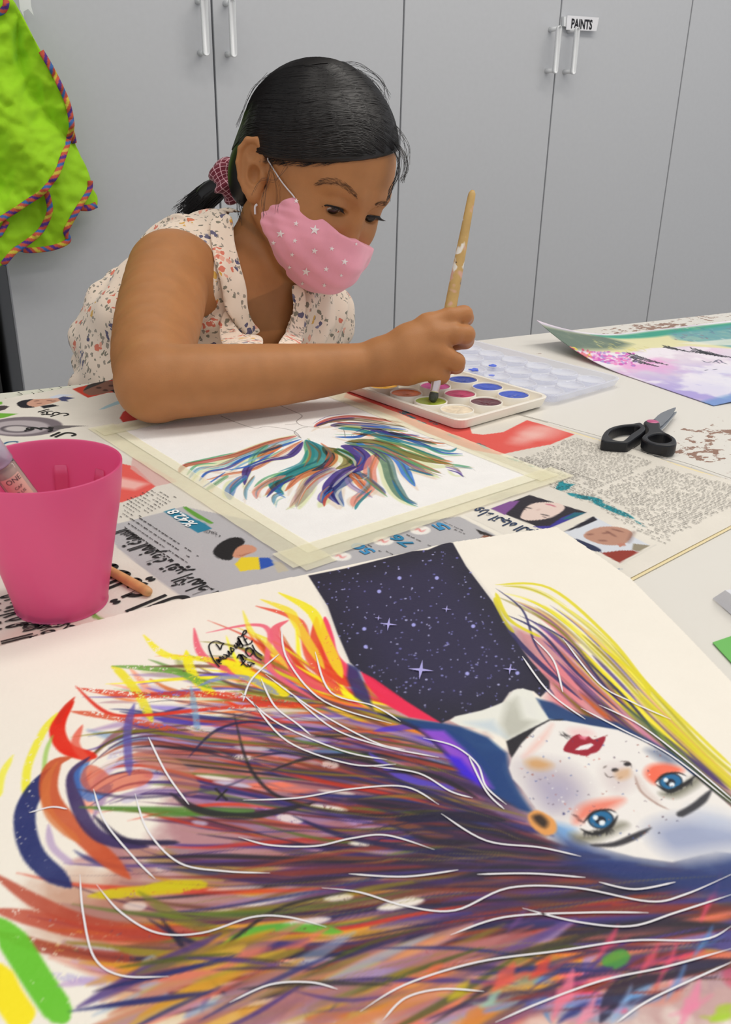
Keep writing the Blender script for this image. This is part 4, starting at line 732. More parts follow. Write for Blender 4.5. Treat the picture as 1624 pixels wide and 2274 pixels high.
# night-sky neck
SKYP = zP([(58, 186), (200, 158), (330, 125), (440, 95), (500, 90), (572, 60), (592, 64), (640, 150), (740, 285), (800, 400), (880, 505), (948, 580), (950, 605), (915, 640), (890, 618), (830, 608), (800, 622), (770, 668), (700, 690), (600, 715), (548, 738), (460, 685), (330, 605), (250, 545), (212, 510), (165, 400), (130, 300)])
S.poly(SKYP, (38, 36, 52), 1.0, soft=1.5); S.poly(zP([(150, 220), (560, 120), (820, 470), (840, 560), (640, 660), (480, 650), (300, 540)]), (50, 46, 74), 0.8, soft=40)
sp = np.array(SKYP)
for _ in range(560):
    x, y = rn.uniform(690, 1220), rn.uniform(1215, 1630)
    if inside(sp, np.array([x]), np.array([y]))[0]: S.blob((x, y), rn.choice([1.2, 1.4, 1.6, 2.0, 3.0]), rn.choice([1.0, 1.3, 1.8]), rn.choice([(150, 150, 206), (190, 190, 230), (120, 118, 180)]), 0.9, soft=0.9)
for x, y in zP([(265, 385), (270, 452), (645, 552), (395, 195), (533, 195), (447, 370), (830, 550), (667, 375), (320, 245)]): S.blob((x, y), 4.5, 4, (170, 170, 230), 1, soft=1)
S.poly(zP([(252, 545), (300, 570), (420, 655), (545, 735), (430, 715), (330, 660), (270, 590)]), (226, 44, 84), 0.95, soft=2); S.poly(zP([(205, 515), (240, 530), (280, 620), (300, 690), (230, 640), (200, 570)]), (40, 44, 100), 0.85, soft=3)
# neck, chin shadow, face
S.poly(zP([(580, 728), (600, 712), (700, 690), (788, 655), (815, 615), (850, 607), (882, 618), (905, 662), (946, 722), (870, 775), (815, 808), (790, 800), (720, 762), (620, 746)]), (236, 236, 228), 1, soft=1.5)
S.poly(zP([(790, 660), (830, 640), (850, 720), (900, 730), (840, 780), (790, 795), (770, 740)]), (176, 176, 164), 0.7, soft=8, noise=0.4); S.poly(zP([(640, 735), (740, 725), (790, 790), (720, 765)]), (190, 206, 220), 0.6, soft=8); S.poly(zP([(845, 640), (890, 660), (900, 720), (860, 700)]), (232, 232, 226), 0.8, soft=6)
S.poly(zP([(788, 805), (850, 772), (945, 724), (1000, 722), (905, 792), (845, 862), (825, 900), (800, 850)]), (30, 28, 34), 0.97, soft=1.5)
FACE = zP([(798, 905), (808, 868), (845, 812), (900, 755), (950, 727), (1010, 728), (1100, 745), (1200, 762), (1300, 805), (1400, 865), (1500, 950), (1560, 1000), (1700, 1120), (1700, 1230), (1560, 1215), (1500, 1230), (1400, 1255), (1260, 1235), (1150, 1205), (1050, 1165), (1000, 1130), (960, 1110), (900, 1060), (848, 985), (812, 945)])
S.poly(FACE, (242, 238, 234), 1, soft=1.5)
def fw(P, c, a, s=10, nz=0.3): S.poly(zP(P), c, a, soft=s, smooth=4, noise=nz)
fw([(830, 900), (900, 880), (1010, 900), (1080, 970), (1060, 1050), (960, 1080), (880, 1000)], (186, 176, 186), 0.75, 24, 0.5); fw([(862, 880), (900, 868), (955, 890), (930, 910), (880, 905)], (206, 156, 100), 0.8, 8); fw([(900, 960), (1000, 950), (1050, 1010), (950, 1050)], (160, 156, 190), 0.5, 20)
fw([(850, 860), (930, 770), (960, 740), (930, 800), (880, 850)], (238, 190, 180), 0.7, 6); fw([(1020, 760), (1080, 755), (1110, 780), (1040, 790)], (240, 190, 190), 0.6, 8)
fw([(1330, 1120), (1450, 1090), (1624, 1120), (1690, 1190), (1560, 1215), (1420, 1230), (1340, 1180)], (138, 150, 186), 0.75, 20, 0.5); fw([(1480, 1060), (1600, 1080), (1660, 1130), (1540, 1130)], (190, 200, 222), 0.6, 20); fw([(960, 1110), (1040, 1130), (1010, 1165), (975, 1150)], (110, 160, 214), 0.8, 8)
fw([(1310, 840), (1360, 838), (1420, 880), (1380, 890)], (60, 76, 112), 0.7, 10); fw([(1150, 900), (1230, 890), (1260, 960), (1200, 1000), (1150, 960)], (206, 190, 192), 0.5, 12)
fw([(1300, 930), (1320, 895), (1380, 888), (1440, 910), (1400, 935), (1340, 965)], (236, 110, 84), 0.95, 6, 0.15); fw([(1040, 1110), (1060, 1050), (1130, 1025), (1220, 1020), (1170, 1060), (1100, 1090)], (232, 130, 110), 0.9, 8, 0.2)
fw([(1360, 1000), (1420, 985), (1490, 935), (1500, 960), (1440, 1000), (1400, 1012)], (70, 70, 50), 0.8, 8); fw([(1030, 1150), (1100, 1150), (1200, 1110), (1230, 1120), (1130, 1170), (1060, 1180)], (80, 78, 58), 0.75, 8)
# eyes
def eye(P_white, iris, r, lid1, lid2):
    S.poly(zP(P_white), (244, 242, 240), 1, soft=1, smooth=3); x, y = zP([iris])[0]; r /= 1.667
    S.blob((x, y), r * 1.1, r * 0.82, (20, 26, 36), 1, soft=1.5); S.blob((x, y), r, r * 0.72, (34, 106, 150), 1, soft=2); S.blob((x - 1, y + 2), r * 0.45, r * 0.35, (16, 22, 36), 1, soft=1.5)
    S.blob((x - r * 0.45, y - r * 0.15), r * 0.22, r * 0.2, (240, 246, 250), 1, soft=1); S.blob((x + r * 0.1, y + r * 0.28), r * 0.26, r * 0.22, (240, 246, 250), 1, soft=1)
    st(zP(lid1), 6, (24, 22, 26), 0.95, soft=1.2); st(zP(lid2), 9, (20, 20, 22), 0.95, soft=1.5)
eye([(1340, 960), (1365, 935), (1410, 925), (1450, 935), (1430, 965), (1380, 985)], (1395, 955), 40, [(1335, 962), (1370, 930), (1420, 922), (1455, 935)], [(1340, 965), (1390, 992), (1440, 968), (1490, 930)])
eye([(1080, 1110), (1105, 1075), (1160, 1062), (1195, 1075), (1170, 1110), (1110, 1130)], (1137, 1096), 44, [(1070, 1112), (1110, 1070), (1165, 1060), (1195, 1072)], [(1060, 1130), (1110, 1150), (1170, 1125), (1200, 1080)])
for _ in range(60):
    a_ = rn.uniform(0, 1); x, y = 1390 + a_ * 90, 985 - a_ * 40; st(zP([(x, y), (x + rn.uniform(-30, 10), y + rn.uniform(10, 26))]), 2.2, (30, 28, 30), 0.6); x, y = 1070 + a_ * 110, 1140 - a_ * 10; st(zP([(x, y), (x + rn.uniform(-20, 20), y + rn.uniform(8, 30))]), 2.2, (30, 28, 30), 0.6)
for _ in range(14): a_ = rn.uniform(0, 1); x, y = 1050 + a_ * 30, 1080 + a_ * 30; st(zP([(x, y), (x - 25, y - 6)]), 1.6, (60, 30, 34), 0.8)
st(zP([(1420, 1082), (1470, 1055), (1510, 1025), (1545, 985)]), 17, (48, 48, 54), 0.95, soft=2, taper=(0.1, 0.3)); st(zP([(1095, 1192), (1180, 1190), (1250, 1165), (1325, 1125)]), [6, 14, 17, 8], (44, 42, 48), 0.95, soft=2, taper=(0.1, 0.2))
# lips, nose, freckles, ear
S.poly(zP([(998, 836), (1028, 792), (1058, 778), (1075, 794), (1092, 786), (1112, 798), (1156, 786), (1132, 838), (1100, 852), (1082, 860), (1030, 850)]), (150, 28, 50), 1, soft=1, smooth=3); S.poly(zP([(1055, 782), (1090, 788), (1080, 800), (1062, 796)]), (226, 130, 150), 0.8, soft=2); S.poly(zP([(1042, 836), (1062, 822), (1100, 812), (1112, 818), (1090, 834), (1056, 838)]), (244, 240, 240), 1, soft=1.2)
for _ in range(9): st(zP([(1010 + rn.uniform(-8, 26), 792 + rn.uniform(-8, 8)), (985 + rn.uniform(-4, 30), 772 + rn.uniform(-6, 14))]), 1.8, (30, 24, 28), 0.9)
for x, y in zP([(1190, 912), (1235, 890)]): S.blob((x, y), 8, 4.5, (30, 26, 28), 0.95, soft=1.5)
for P in ([(1150, 920), (1165, 938), (1195, 935)], [(1145, 905), (1160, 895)], [(1205, 880), (1240, 882), (1252, 905)], [(1200, 945), (1220, 935)]): st(zP(P), 2.6, (60, 46, 42), 0.9)
fw([(1190, 920), (1240, 905), (1245, 935), (1205, 950)], (214, 176, 140), 0.8, 5); st(zP([(1262, 930), (1285, 990), (1340, 1035), (1390, 1060)]), 5, (150, 116, 104), 0.9, soft=2); st(zP([(1270, 935), (1300, 990), (1350, 1030)]), 14, (214, 196, 190), 0.6, soft=6)
for _ in range(130):
    x, y = rn.uniform(840, 1420), rn.uniform(780, 1180)
    if inside(np.array(FACE), *[np.array([q]) for q in zP([(x, y)])[0]])[0]: S.blob(zP([(x, y)])[0], rn.choice([1, 1.4, 2, 2.8]), rn.choice([0.8, 1.2, 1.8]), rn.choice([(80, 60, 80), (70, 90, 150), (150, 90, 80), (250, 248, 244), (60, 60, 90), (196, 120, 110)]), 0.8, soft=0.9)
S.poly(zP([(868, 1080), (905, 1062), (965, 1098), (972, 1142), (930, 1156), (882, 1122)]), (222, 160, 96), 1, soft=2, smooth=3); S.poly(zP([(885, 1085), (915, 1078), (942, 1105), (930, 1128), (900, 1110)]), (44, 32, 26), 0.95, soft=4, smooth=3); S.blob(zP([(1000, 1075)])[0], 3, 3, (60, 60, 110), .9)
# thin gold and grey hair lines
for _ in range(60):
    g = rn.uniform(5, 14.5); i = int(g); f = g - i; c = GR[i] * (1 - f) + GR[i + 1] * f; t0 = rn.uniform(0, 0.6); k = np.linspace(t0, t0 + rn.uniform(0.15, 0.35), 6) * 25
    P = np.stack([np.interp(k, np.arange(26), c[:, 0]), np.interp(k, np.arange(26), c[:, 1]) + np.cumsum([rn.uniform(-9, 9) for _ in range(6)])], 1); st(P, 2.4, (134, 122, 60), 0.75, soft=1.0)
_g = S.c.mean(2, keepdims=True); S.c = np.clip(_g + (S.c - _g) * 1.15, 0, 1).astype(np.float32)   # full-strength pigment
# the sheet itself: fine where the paint is, coarse in the blank margin that runs on under the viewer
pz_n = fnoise((S.ny, S.nx), 3, 55, 2)
EDGE = np.array([nploc(*q) for q in ((1235, 1182), (1320, 1240), (1400, 1298), (1520, 1420), (1624, 1530), (1720, 1640))] + [(0.25, 0.02), (-0.30, 0.02), (-0.30, 0.4455)] + [nploc(*q) for q in ((0, 1450), (350, 1356), (690, 1286), (1000, 1217))])
def pz(x, y, w): return np.where(w[..., 1] > 0.33, NPZ + 0.0024, TZ + 0.0036) * 1.0 + 0.0006 * pz_n[:w.shape[0], :w.shape[1]]
def seen(x, y, w):
    c = np.concatenate([w - CAMP[:2], np.full(w.shape[:2] + (1,), TZ - CAMP[2])], -1) @ RW; px = c[..., 0] / np.maximum(c[..., 2], 1e-3) * FPX + CX; py = c[..., 1] / np.maximum(c[..., 2], 1e-3) * FPX + CY
    return (px > -60) & (px < 1690) & (py < 2340) & (c[..., 2] > 0.05) & inside(EDGE, w[..., 0], w[..., 1])
port = thing('portrait_painting', 'large painting of a woman with wild rainbow hair and a starry neck', 'painting', (*PO, TZ))
def pzs(x, y, w): return TZ + 0.0040 + 0.0005 * pz_n[:w.shape[0], :w.shape[1]]
m_pp = attr_mat('painted_card', 0.55, 0.12, 500, spec=0.4)
po_ = S.build('painted_sheet', pzs, m_pp, port, keep=seen)
V2, F2 = cdt(EDGE, 0.007); ij = np.stack([(V2 - PO) @ S.e1, (V2 - PO) @ S.e2], 1) / S.res; ij = np.clip(ij.round().astype(int), 0, [S.nx - 1, S.ny - 1])
mesh('sheet_margin', np.c_[V2, np.full(len(V2), TZ + 0.0034)], F2, m_pp, port, False, lin_arr(np.clip(S.c[ij[:, 1], ij[:, 0]], 0, 1)))
# gel-pen lines, stars and signature: flat marks on the paper
def marks(name, curves, m, z, parent, wid, taper=True, n=7):
    parts = []
    for c in curves:
        P = catmull(np.asarray(c, float), n) if len(c) > 2 else catmull(np.asarray(c, float), 5); W, t = tabs(P, TZ + 0.004); k = len(W); T = np.gradient(W, axis=0); T /= np.linalg.norm(T, axis=1)[:, None] + 1e-12
        N = np.stack([-T[:, 1], T[:, 0]], 1); s_ = np.linspace(0, 1, k); h = wid * 0.5 * t * (np.clip(np.minimum(s_, 1 - s_) * 8, 0.25, 1) if taper else 1)
        V = np.empty((2 * k, 3)); V[0::2, :2] = W + N * h[:, None]; V[1::2, :2] = W - N * h[:, None]; V[:, 2] = z
        parts.append((V, [(2 * i, 2 * i + 2, 2 * i + 3, 2 * i + 1) for i in range(k - 1)]))
    return [mesh(name, v, f, m, parent) for v, f in parts]
WL = [[(625, 1395), (640, 1470), (720, 1560), (870, 1610)], [(535, 1540), (620, 1610), (760, 1670), (860, 1690)], [(580, 1510), (610, 1570), (660, 1610), (690, 1635)], [(590, 1500), (700, 1580), (830, 1650), (900, 1668)], [(648, 1545), (740, 1620), (850, 1660), (975, 1685)], [(700, 1450), (735, 1540), (830, 1570), (890, 1605)],
      [(560, 1560), (640, 1650), (780, 1700), (880, 1700)], [(540, 1780), (660, 1775), (780, 1755), (900, 1750), (975, 1790)], [(980, 1810), (1080, 1870), (1200, 1885), (1290, 1905)], [(300, 1765), (330, 1850), (400, 1920), (500, 1938), (600, 1942)], [(330, 1640), (370, 1720), (420, 1790)], [(208, 1755), (235, 1830), (300, 1910), (345, 1955)],
      [(178, 1945), (185, 2030), (210, 2130), (270, 2170), (375, 2172)], [(215, 1968), (270, 2030), (350, 2075), (450, 2075), (560, 2040), (640, 2040), (725, 2062)], [(530, 1862), (600, 1880), (700, 1882), (780, 1865), (860, 1858), (965, 1890)], [(775, 1944), (900, 1950), (1018, 1935)], [(715, 1975), (800, 1985), (900, 2015), (1010, 2025), (1130, 1975), (1280, 1975), (1440, 2005), (1520, 1990), (1624, 1945)],
      [(1060, 1945), (1180, 1943), (1300, 1952)], [(1330, 1962), (1410, 1978), (1500, 1962)], [(1160, 2020), (1280, 2050), (1400, 2060), (1500, 2030), (1624, 1990)], [(1000, 2080), (1120, 2040), (1300, 2030), (1440, 2030)], [(800, 2250), (900, 2190), (1060, 2140), (1240, 2115), (1400, 2092), (1560, 2090), (1624, 2060)], [(1100, 2274), (1200, 2230), (1340, 2180), (1480, 2150), (1624, 2110)],
      [(850, 2270), (900, 2220), (980, 2200), (1075, 2205)], [(510, 2230), (600, 2190), (690, 2185), (750, 2200)], [(940, 1642), (1010, 1660), (1060, 1700), (1080, 1750), (1125, 1790)], [(1040, 1680), (1080, 1760), (1120, 1800)], [(830, 1705), (930, 1720), (1000, 1760), (1050, 1775)], [(1370, 2274), (1450, 2220), (1624, 2140)],
      [(1185, 1420), (1230, 1470), (1250, 1540)], [(1160, 1460), (1220, 1540), (1300, 1600)], [(1330, 1568), (1420, 1612), (1520, 1688), (1640, 1790)], [(1250, 1420), (1330, 1520), (1400, 1560), (1490, 1600)], [(1290, 1575), (1380, 1622), (1490, 1680), (1624, 1785)], [(620, 1455), (560, 1510), (540, 1560)], [(150, 1800), (115, 1795), (65, 1808)]]
marks('gel_pen_line', WL, mat('white_gel_ink', (242, 240, 244), 0.5), TZ + 0.00475, port, 4.2)
for (x, y, r) in [(355, 348, 30), (475, 517, 44), (570, 292, 17), (805, 515, 24), (318, 325, 13)]:
    px, py = zP([(x, y)])[0]; r /= 1.5; P = []
    for k in range(8):
        rr = r if k % 2 == 0 else r * 0.18; a_ = k * math.pi / 4 + 0.12; P.append((*tab(px + rr * math.cos(a_), py + rr * 0.75 * math.sin(a_), TZ + 0.004)[:2], TZ + 0.0048))
    mesh('star', P, [tuple(range(8))], mat('lilac_gel_ink', (176, 170, 232), 0.5), port)
zS = Zm(420, 1380, 7.38)
SIG = [[(500, 765), (400, 640), (330, 460), (350, 380), (440, 340), (520, 365), (570, 380)], [(440, 385), (480, 430), (515, 480), (540, 410), (580, 378)], [(440, 640), (490, 700), (540, 710)], [(460, 640), (510, 690), (480, 640), (530, 660), (500, 600), (570, 640)], [(540, 590), (600, 630), (620, 580), (560, 560)], [(600, 560), (660, 590), (640, 500), (690, 560), (710, 500)], [(680, 440), (700, 520), (740, 480), (690, 450)], [(740, 400), (780, 460), (800, 340)], [(760, 370), (830, 420), (800, 280), (870, 400)],
       [(820, 440), (880, 440), (860, 380), (820, 400)], [(800, 270), (860, 260), (900, 180), (930, 165), (940, 200), (890, 240)], [(810, 290), (870, 400), (950, 400), (1020, 370), (1035, 330)], [(880, 240), (920, 330), (960, 400)], [(900, 330), (955, 295)], [(920, 480), (960, 450), (930, 520), (990, 590), (1050, 520), (1000, 450), (960, 470)], [(1035, 400), (1090, 500), (1200, 580)], [(1045, 480), (1100, 590), (1195, 655)], [(790, 620), (830, 560), (900, 660), (860, 560), (950, 620)], [(830, 560), (880, 690), (960, 765)], [(850, 740), (900, 690), (930, 650)], [(950, 690), (1010, 690), (1075, 715), (1020, 720), (1000, 760), (960, 720)]]
marks('signature', [zS(c) for c in SIG], mat('black_marker', (26, 20, 26), 0.5), TZ + 0.0048, port, 3.6, False, 5)
# ------------------------------------------------------------------ pink cup and what is in it
def two_sided_plastic(name, col, trans_mix=0.45, rough=0.28):
    m = bpy.data.materials.new(name); m.use_nodes = True; nt = m.node_tree; b = nt.nodes['Principled BSDF']; out = nt.nodes['Material Output']
    b.inputs['Base Color'].default_value = rgba(col); b.inputs['Roughness'].default_value = rough
    t = nt.nodes.new('ShaderNodeBsdfTranslucent'); t.inputs[0].default_value = rgba(col)
    tr = nt.nodes.new('ShaderNodeBsdfTransparent'); tr.inputs[0].default_value = (*[float(v) for v in lin(col) ** 0.5], 1)
    mx = nt.nodes.new('ShaderNodeMixShader'); mx.inputs[0].default_value = trans_mix
    mx2 = nt.nodes.new('ShaderNodeMixShader'); mx2.inputs[0].default_value = 0.16
    nt.links.new(b.outputs[0], mx.inputs[1]); nt.links.new(t.outputs[0], mx.inputs[2])
    nt.links.new(mx.outputs[0], mx2.inputs[1]); nt.links.new(tr.outputs[0], mx2.inputs[2]); nt.links.new(mx2.outputs[0], out.inputs['Surface'])
    MATS[name] = m; return m
CB = tab(138, 1338, NPZ)
m_pink = two_sided_plastic('pink_translucent_plastic', (249, 128, 180))
cup = thing('plastic_cup', 'pink translucent plastic cup standing on the newspaper', 'cup', tuple(CB))
prof = [(0.0, 0.0005), (0.0235, 0.0005), (0.0255, 0.0022), (0.0275, 0.012), (0.0335, 0.042), (0.0385, 0.066), (0.0407, 0.083), (0.0404, 0.0838), (0.0396, 0.083), (0.0372, 0.066), (0.0322, 0.042), (0.0262, 0.012), (0.0235, 0.004), (0.0, 0.0035)]
pp = catmull(prof, 5); v, f = lathe_data(pp, 72, CB); mesh('cup_wall', v, f, m_pink, cup, True)
# raised inner ribs
for a0 in (1.15, 0.45, 1.95, 2.8, -0.4):
    V = []; n = 7; zs = np.linspace(0.030, 0.070, 8)
    for z in zs:
        r = np.interp(z, [0.012, 0.042, 0.066, 0.083], [0.0262, 0.0322, 0.0372, 0.0396]) - 0.0007
        w = 0.115 * (1.0 if z < 0.067 else 0.8)
        for k in range(n): a = a0 + w * (k / (n - 1) * 2 - 1); V.append(CB + np.array([r * math.cos(a), r * math.sin(a), z]))
    F = [(i * n + k, i * n + k + 1, (i + 1) * n + k + 1, (i + 1) * n + k) for i in range(len(zs) - 1) for k in range(n - 1)]
    o = mesh('rib', V, F, m_pink, cup, True); md = o.modifiers.new('thickness', 'SOLIDIFY'); md.thickness = 0.0008
P1 = tab(14, 1047, TZ + 0.084); P0 = CB + np.array([0.016, 0.006, 0.009]); ax = (P1 - P0); L1 = np.linalg.norm(ax); ax /= L1
tbx = thing('cosmetic_tube', 'clear plastic tube with a beige label leaning in the pink cup', 'tube', tuple(P0))
m_clear = mat('clear_plastic', (235, 232, 245), 0.06, trans=0.92, ior=1.45)
tube('barrel', [P0, P0 + ax * 0.002, P0 + ax * (L1 + 0.004), P0 + ax * (L1 + 0.0045)], [0.0062, 0.0068, 0.0068, 0.0062], m_clear, tbx, 20)
tube('beige_fill', [P0 + ax * 0.004, P0 + ax * (L1 + 0.001)], 0.0046, mat('beige_liquid', (232, 190, 160), 0.4), tbx, 18)
tube('cap', [P0 + ax * (L1 + 0.005), P0 + ax * (L1 + 0.006), P0 + ax * (L1 + 0.03), P0 + ax * (L1 + 0.0315)], [0.0066, 0.0074, 0.0074, 0.0066], mat('cap_plastic', (214, 208, 226), 0.12, trans=0.5), tbx, 20)
vw = CAMP - P1; vw -= ax * (vw @ ax); vw /= np.linalg.norm(vw); sd = np.cross(ax, vw)
def on_tube(s, a, r=0.00705): return P0 + ax * (L1 + s) + (vw * math.cos(a) + sd * math.sin(a)) * r
def tube_patch(name, s0, s1, a0, a1, m, r):
    V = [on_tube(s, a, r) for s in (s0, s1) for a in np.linspace(a0, a1, 9)]
    mesh(name, V, [(i, i + 1, i + 10, i + 9) for i in range(8)], m, tbx, True)
tube_patch('label', -0.017, -0.001, -0.9, 0.75, mat('label_paper', (236, 198, 178), 0.5), 0.00695)
for s_, (txt, sz, ofs) in enumerate((('ONE', 0.0042, -0.0035), ('CAP', 0.0024, -0.0082), ('R US', 0.0024, -0.0112))):
    text_mesh('lettering', txt, None, mat('grey_print', (92, 80, 84), 0.6), tbx, sz, fn=lambda x, y, o_=ofs: on_tube(o_ + y, x / 0.00705 + 0.05, 0.00712))
# ------------------------------------------------------------------ wooden brush handle behind the cup
wb = thing('paintbrush', 'plain wooden brush handle lying on the newspaper behind the cup', 'brush', tuple(tab(300, 1298, NPZ)))
a = tab(150, 1215, NPZ + 0.003); b = tab(334, 1317, NPZ + 0.0032)
tube('handle', [a + (b - a) * t for t in (0, 0.02, 0.3, 0.7, 0.95, 0.985, 1)], [0.0018, 0.0022, 0.0026, 0.0030, 0.0031, 0.0026, 0.0012], mat('bare_wood', (222, 164, 108), 0.45, var=0.15, scale=120), wb, 14)
tube('ferrule', [a + (b - a) * t for t in (-0.16, -0.02, 0.02)], [0.0022, 0.0024, 0.0022], mat('brass_ferrule', (190, 170, 120), 0.3, 0.9), wb, 12)
# ------------------------------------------------------------------ scissors
SZ = TZ + 0.0105
def zs_(pts): return [tab(1310 + x / 7.38, 880 + y / 7.38, SZ)[:2] for x, y in pts]
def slab(name, outer, hole, z0, z1, m, parent, bev=0.0016, smooth_n=4):
    o = catmull(outer, smooth_n, True); bm = bmesh.new()
    loops = [o] + ([catmull(hole, smooth_n, True)] if hole is not None else [])
    pts, edges = [], []
    for lp in loops:
        k = len(pts); pts += [Vector(p) for p in lp]; edges += [(k + i, k + (i + 1) % len(lp)) for i in range(len(lp))]
    v, e, f, *_ = delaunay_2d_cdt(pts, edges, [], 1 if hole is None else 0, 1e-7)
    v = np.array([tuple(p) for p in v])
    if hole is not None:
        hl = loops[1]; f = [t for t in f if not inside(hl, *v[list(t)].mean(0)[:, None])[0] and inside(o, *v[list(t)].mean(0)[:, None])[0]]
    vs = [bm.verts.new((p[0], p[1], z1)) for p in v]
    fs = [bm.faces.new([vs[i] for i in t]) for t in f]
    bmesh.ops.recalc_face_normals(bm, faces=bm.faces)
    if fs[0].normal.z < 0: bmesh.ops.reverse_faces(bm, faces=bm.faces)
    r = bmesh.ops.extrude_face_region(bm, geom=list(bm.faces))
    bmesh.ops.translate(bm, verts=[g for g in r['geom'] if isinstance(g, bmesh.types.BMVert)], vec=(0, 0, z0 - z1))
    bmesh.ops.recalc_face_normals(bm, faces=bm.faces)
    sharp = [e for e in bm.edges if len(e.link_faces) == 2 and abs(e.link_faces[0].normal.dot(e.link_faces[1].normal)) < 0.5 and abs(e.verts[0].co.z - e.verts[1].co.z) < 1e-6]
    if bev: bmesh.ops.bevel(bm, geom=sharp, offset=bev, segments=2, profile=0.5, affect='EDGES')
    ob = bm_obj(name, bm, m, parent); return ob
sc = thing('scissors', 'scissors with black plastic handles lying on the table', 'scissors', tuple(tab(1440, 975)))
m_blk = mat('black_plastic', (26, 27, 32), 0.38)
def clean(l): return np.array(zs_(l))
slab('finger_loop', clean([(190, 690), (230, 590), (330, 510), (500, 462), (700, 440), (830, 425), (900, 475), (922, 530), (870, 590), (760, 670), (650, 745), (560, 752), (420, 745), (300, 735), (215, 720)]), clean([(318, 610), (390, 530), (540, 480), (740, 468), (828, 500), (780, 545), (680, 610), (590, 690), (530, 722), (400, 706), (335, 655)]), TZ + 0.0004, SZ, m_blk, sc)
slab('thumb_loop', clean([(885, 430), (960, 392), (1080, 388), (1148, 440), (1168, 540), (1260, 612), (1380, 675), (1428, 745), (1405, 800), (1280, 820), (1080, 800), (930, 755), (855, 695), (880, 645), (945, 598), (962, 550), (935, 490)]), clean([(955, 685), (1010, 640), (1120, 615), (1250, 632), (1338, 700), (1315, 752), (1190, 775), (1040, 752)]), TZ + 0.0012, SZ + 0.0008, m_blk, sc)
m_steel = mat('blade_steel', (176, 180, 186), 0.22, 0.95)
slab('blade', clean([(1010, 400), (1090, 310), (1180, 235), (1390, 150), (1418, 165), (1340, 285), (1250, 375), (1150, 455)]), None, SZ - 0.0034, SZ - 0.0022, m_steel, sc, 0.0, 2)
slab('blade', clean([(1040, 430), (1150, 330), (1300, 240), (1428, 190), (1425, 215), (1330, 330), (1170, 500)]), None, SZ - 0.0052, SZ - 0.0037, m_steel, sc, 0.0, 2)
pc = tab(1310 + 1030 / 7.38, 880 + 425 / 7.38, SZ); v, f = lathe_data([(0.0, 0.0018), (0.003, 0.0016), (0.0052, 0.0009), (0.006, 0.0)], 24, pc); mesh('pivot_cap', v, f, mat('pink_cap', (196, 96, 140), 0.3), sc, True)
# ------------------------------------------------------------------ watercolour box
Uu = np.array([0.185, -0.983]); Vv_ = np.array([0.983, 0.185])
T0 = np.array([0.4625, 0.6135])                # near-left corner of the tray at rim height
def tp(u, v): return T0 - Uu * u + Vv_ * v     # u away along the tray, v across
TL, TW, TH = 0.222, 0.129, 0.0125
pal = thing('watercolour_box', 'white watercolour box of round paint pans with its clear lid open', 'paint box', (*tp(0.11, 0.065), TZ))
m_tray = mat('cream_plastic', (244, 238, 226), 0.3)
def rrect(u0, u1, v0, v1, r, n=5):
    P = []
    for (cu, cv, a0) in ((u1 - r, v1 - r, 0), (u0 + r, v1 - r, 1), (u0 + r, v0 + r, 2), (u1 - r, v0 + r, 3)):
        for k in range(n + 1):
            a = a0 * math.pi / 2 + k / n * math.pi / 2; P.append(tp(cu + r * math.cos(a), cv + r * math.sin(a)))
    return P
def tray_shell(name, u0, u1, v0, v1, m, parent, floor_z, rim_z, base_z, lip=0.0035, holes=None):
    rings = [(rrect(u0 + 0.007, u1 - 0.007, v0 + 0.007, v1 - 0.007, 0.008), base_z), (rrect(u0 + 0.003, u1 - 0.003, v0 + 0.003, v1 - 0.003, 0.010), base_z + 0.002), (rrect(u0, u1, v0, v1, 0.011), rim_z - 0.001), (rrect(u0 + 0.001, u1 - 0.001, v0 + 0.001, v1 - 0.001, 0.011), rim_z),
             (rrect(u0 + lip, u1 - lip, v0 + lip, v1 - lip, 0.009), rim_z - 0.0005), (rrect(u0 + lip + 0.003, u1 - lip - 0.003, v0 + lip + 0.003, v1 - lip - 0.003, 0.007), floor_z)]
    n = len(rings[0][0]); V = [(*p, z) for r, z in rings for p in r]; F = []
    for i in range(len(rings) - 1):
        for j in range(n): F.append((i * n + j, i * n + (j + 1) % n, (i + 1) * n + (j + 1) % n, (i + 1) * n + j))
    F.append(tuple(range(n))); F.append(tuple(range((len(rings) - 1) * n, len(rings) * n)))
    return mesh(name, V, F, m, parent, False)
tray_shell('tray', 0, TL, 0, TW, m_tray, pal, TZ + 0.0045, TZ + TH, TZ + 0.0008)
pan_cols = {(0, 0): (238, 222, 196), (0, 1): (96, 34, 48), (0, 2): (52, 84, 196), (1, 0): (176, 192, 70), (1, 1): (198, 62, 108), (1, 2): (72, 98, 204),
            (2, 0): (240, 124, 44), (2, 1): (220, 78, 158), (2, 2): (28, 62, 168), (3, 0): (236, 176, 40), (3, 1): (150, 120, 210), (3, 2): (76, 40, 120),
            (4, 0): (200, 60, 40), (4, 1): (70, 150, 80), (4, 2): (40, 130, 150), (5, 0): (240, 214, 60), (5, 1): (120, 80, 50), (5, 2): (50, 50, 54)}
Zp = TZ + TH - 0.0008
def pan_centre(i, j): return tp(0.0262 + 0.0340 * i, 0.0235 + 0.0400 * j)
LIME = pan_centre(1, 0)
